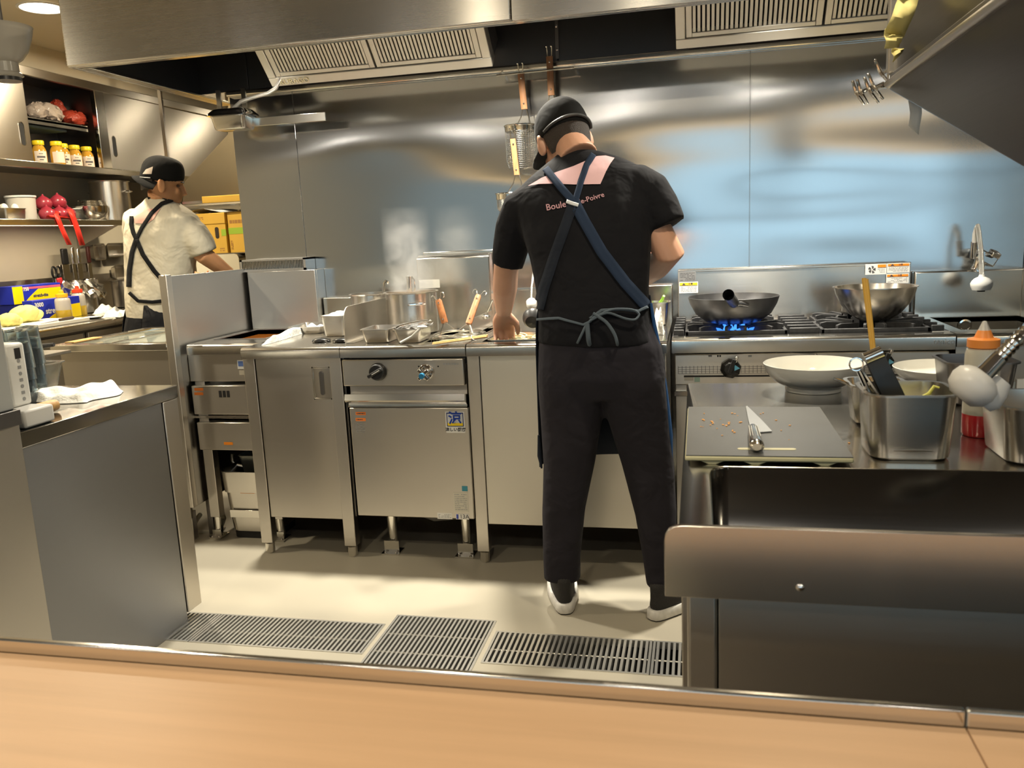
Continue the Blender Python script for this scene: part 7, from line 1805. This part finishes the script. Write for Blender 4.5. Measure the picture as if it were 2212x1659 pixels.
ct_top = atY(455, 462, YR+.03).z
ctn = thing('yellow_carton', 'yellow cardboard carton with a hand hole and green tape, at the rear', 'carton', ((cx0_+cx1_)/2, YR+.2, zcar))
CARD = mat('carton_yellow', (.62, .37, .05), .6, noise=.06, nscale=6)
build('carton_body', MB().box(cx0_, cxm, YR+.03, YR+.40, zcar, ct_top), CARD, ctn, world=True, bevel=.003)
build('lid_flap', MB().box(cx0_-.004, cxm+.003, YR+.025, YR+.405, ct_top-.062, ct_top+.004), CARD, ctn, world=True, bevel=.003)
hc_ = atY(469, 503, YR+.03)
pl = [(hc_.x+.013*math.cos(a), hc_.z+(.022 if math.sin(a) >= 0 else -.022)+.013*math.sin(a)) for a in [2*PI*k/20 for k in range(20)]]
build('hand_hole', MB().prism(pl, 'xz', YR+.0285, YR+.0305), mat('hole_dark', (.03, .02, .012), .8), ctn, world=True)
build('green_tape', MB().box(hc_.x+.03, cxm+.001, YR+.0285, YR+.0302, hc_.z-.02, hc_.z+.02), mat('green_tape', (.30, .45, .04), .35), ctn, world=True)
lines(ctn, hc_.x-.16, hc_.x-.08, ct_top-.035, ct_top-.015, YR+.0255, 2, mat('card_print', (.33, .16, .04), .6), .6, 40)
lines(ctn, hc_.x+.01, cxm-.02, zcar+.01, zcar+.035, YR+.031, 2, MATS['card_print'], .6, 41)
ctn2 = thing('yellow_carton', 'second yellow carton with grey print, right of the hand-hole carton', 'carton', (cxm+.15, YR+.2, zcar), group=None)
build('carton_body', MB().box(cxm+.006, -2.10, YR+.05, YR+.40, zcar, ct_top+.004), CARD, ctn2, world=True, bevel=.003)
lines(ctn2, cxm+.02, cxm+.13, hc_.z+.05, hc_.z+.075, YR+.05, 1, MATS['card_print'], .8, 42)
build('green_tape', MB().box(cxm+.007, -2.11, YR+.0485, YR+.0502, hc_.z-.012, hc_.z+.026), MATS['green_tape'], ctn2, world=True)
build('print_block', MB().cyl((cxm+.14, YR+.0505, hc_.z-.08), (cxm+.14, YR+.0492, hc_.z-.08), .035, n=20), INKG, ctn2, world=True)
lines(ctn2, cxm+.015, cxm+.03, zcar+.02, hc_.z-.05, YR+.05, 8, MATS['card_print'], .7, 43)
rn = random.Random(12); V = []
for j in range(10):
    for i in range(18): V.append((cx0_+.02+(-2.11-cx0_-.02)*i/17, YR+.03+.36*j/9, ct_top+.010+.012*(i/17)+.016*rn.random()+(.012*math.sin(i*.9))))
film = MB().add(V, [(j*18+i, j*18+i+1, (j+1)*18+i+1, (j+1)*18+i) for j in range(9) for i in range(17)])
fo_ = one('plastic_film', 'crumpled clear plastic film lying over the yellow cartons', 'plastic film', film, mat('film_crumple', (.85, .87, .86), .1, trans=.6, ior=1.3), smooth=False, fix=False)
z3 = atY(455, 447, YR+.08).z
sh2 = thing('rear_shelf', 'steel rear shelf above the yellow cartons', 'shelf', (-2.6, 4.9, z3-.04))
build('shelf_board', MB().box(-3.4, -2.07, YR+.08, 4.985, ct_top+.055, ct_top+.068), ST_TOP, sh2, world=True, bevel=.002)
for x in (-2.10, -3.38): build('hanger', MB().box(x, x+.022, 4.95, 4.97, ct_top+.068, 2.4), ST_H, sh2, world=True)
one('flat_carton', 'flat yellow carton lying on the rear shelf', 'carton', MB().box(-3.0, -2.12, YR+.1, YR+.35, ct_top+.0686, ct_top+.11), CARD, bevel=.003)
# rear hood: slanting steel canopy over the far end
YH2 = 5.0
pA, pB, pC, pD = atY(395, 440, YH2), atY(395, 396, YH2), atY(492, 290, YH2), atY(502, 290, YH2)
rh = thing('rear_canopy', 'brownish steel canopy with a slanting side at the rear left', 'hood', (pA.x, YH2+.4, pA.z))
build('canopy_shell', MB().prism([(pA.x, pA.z), (-2.065, pA.z), (-2.065, 2.40), (pC.x+.06, 2.40), (pC.x, pC.z), (pB.x, pB.z)], 'xz', YH2, YH2+.9), steel('steel_canopy', (.23, .19, .125), .35, 'v', .6), rh, world=True, bevel=.003)
build('canopy_lip', MB().box(pA.x, -2.065, YH2-.006, YH2, pA.z-.004, pA.z+.012), ST_POL, rh, world=True)
# far carton shelf stands on the rear wall side
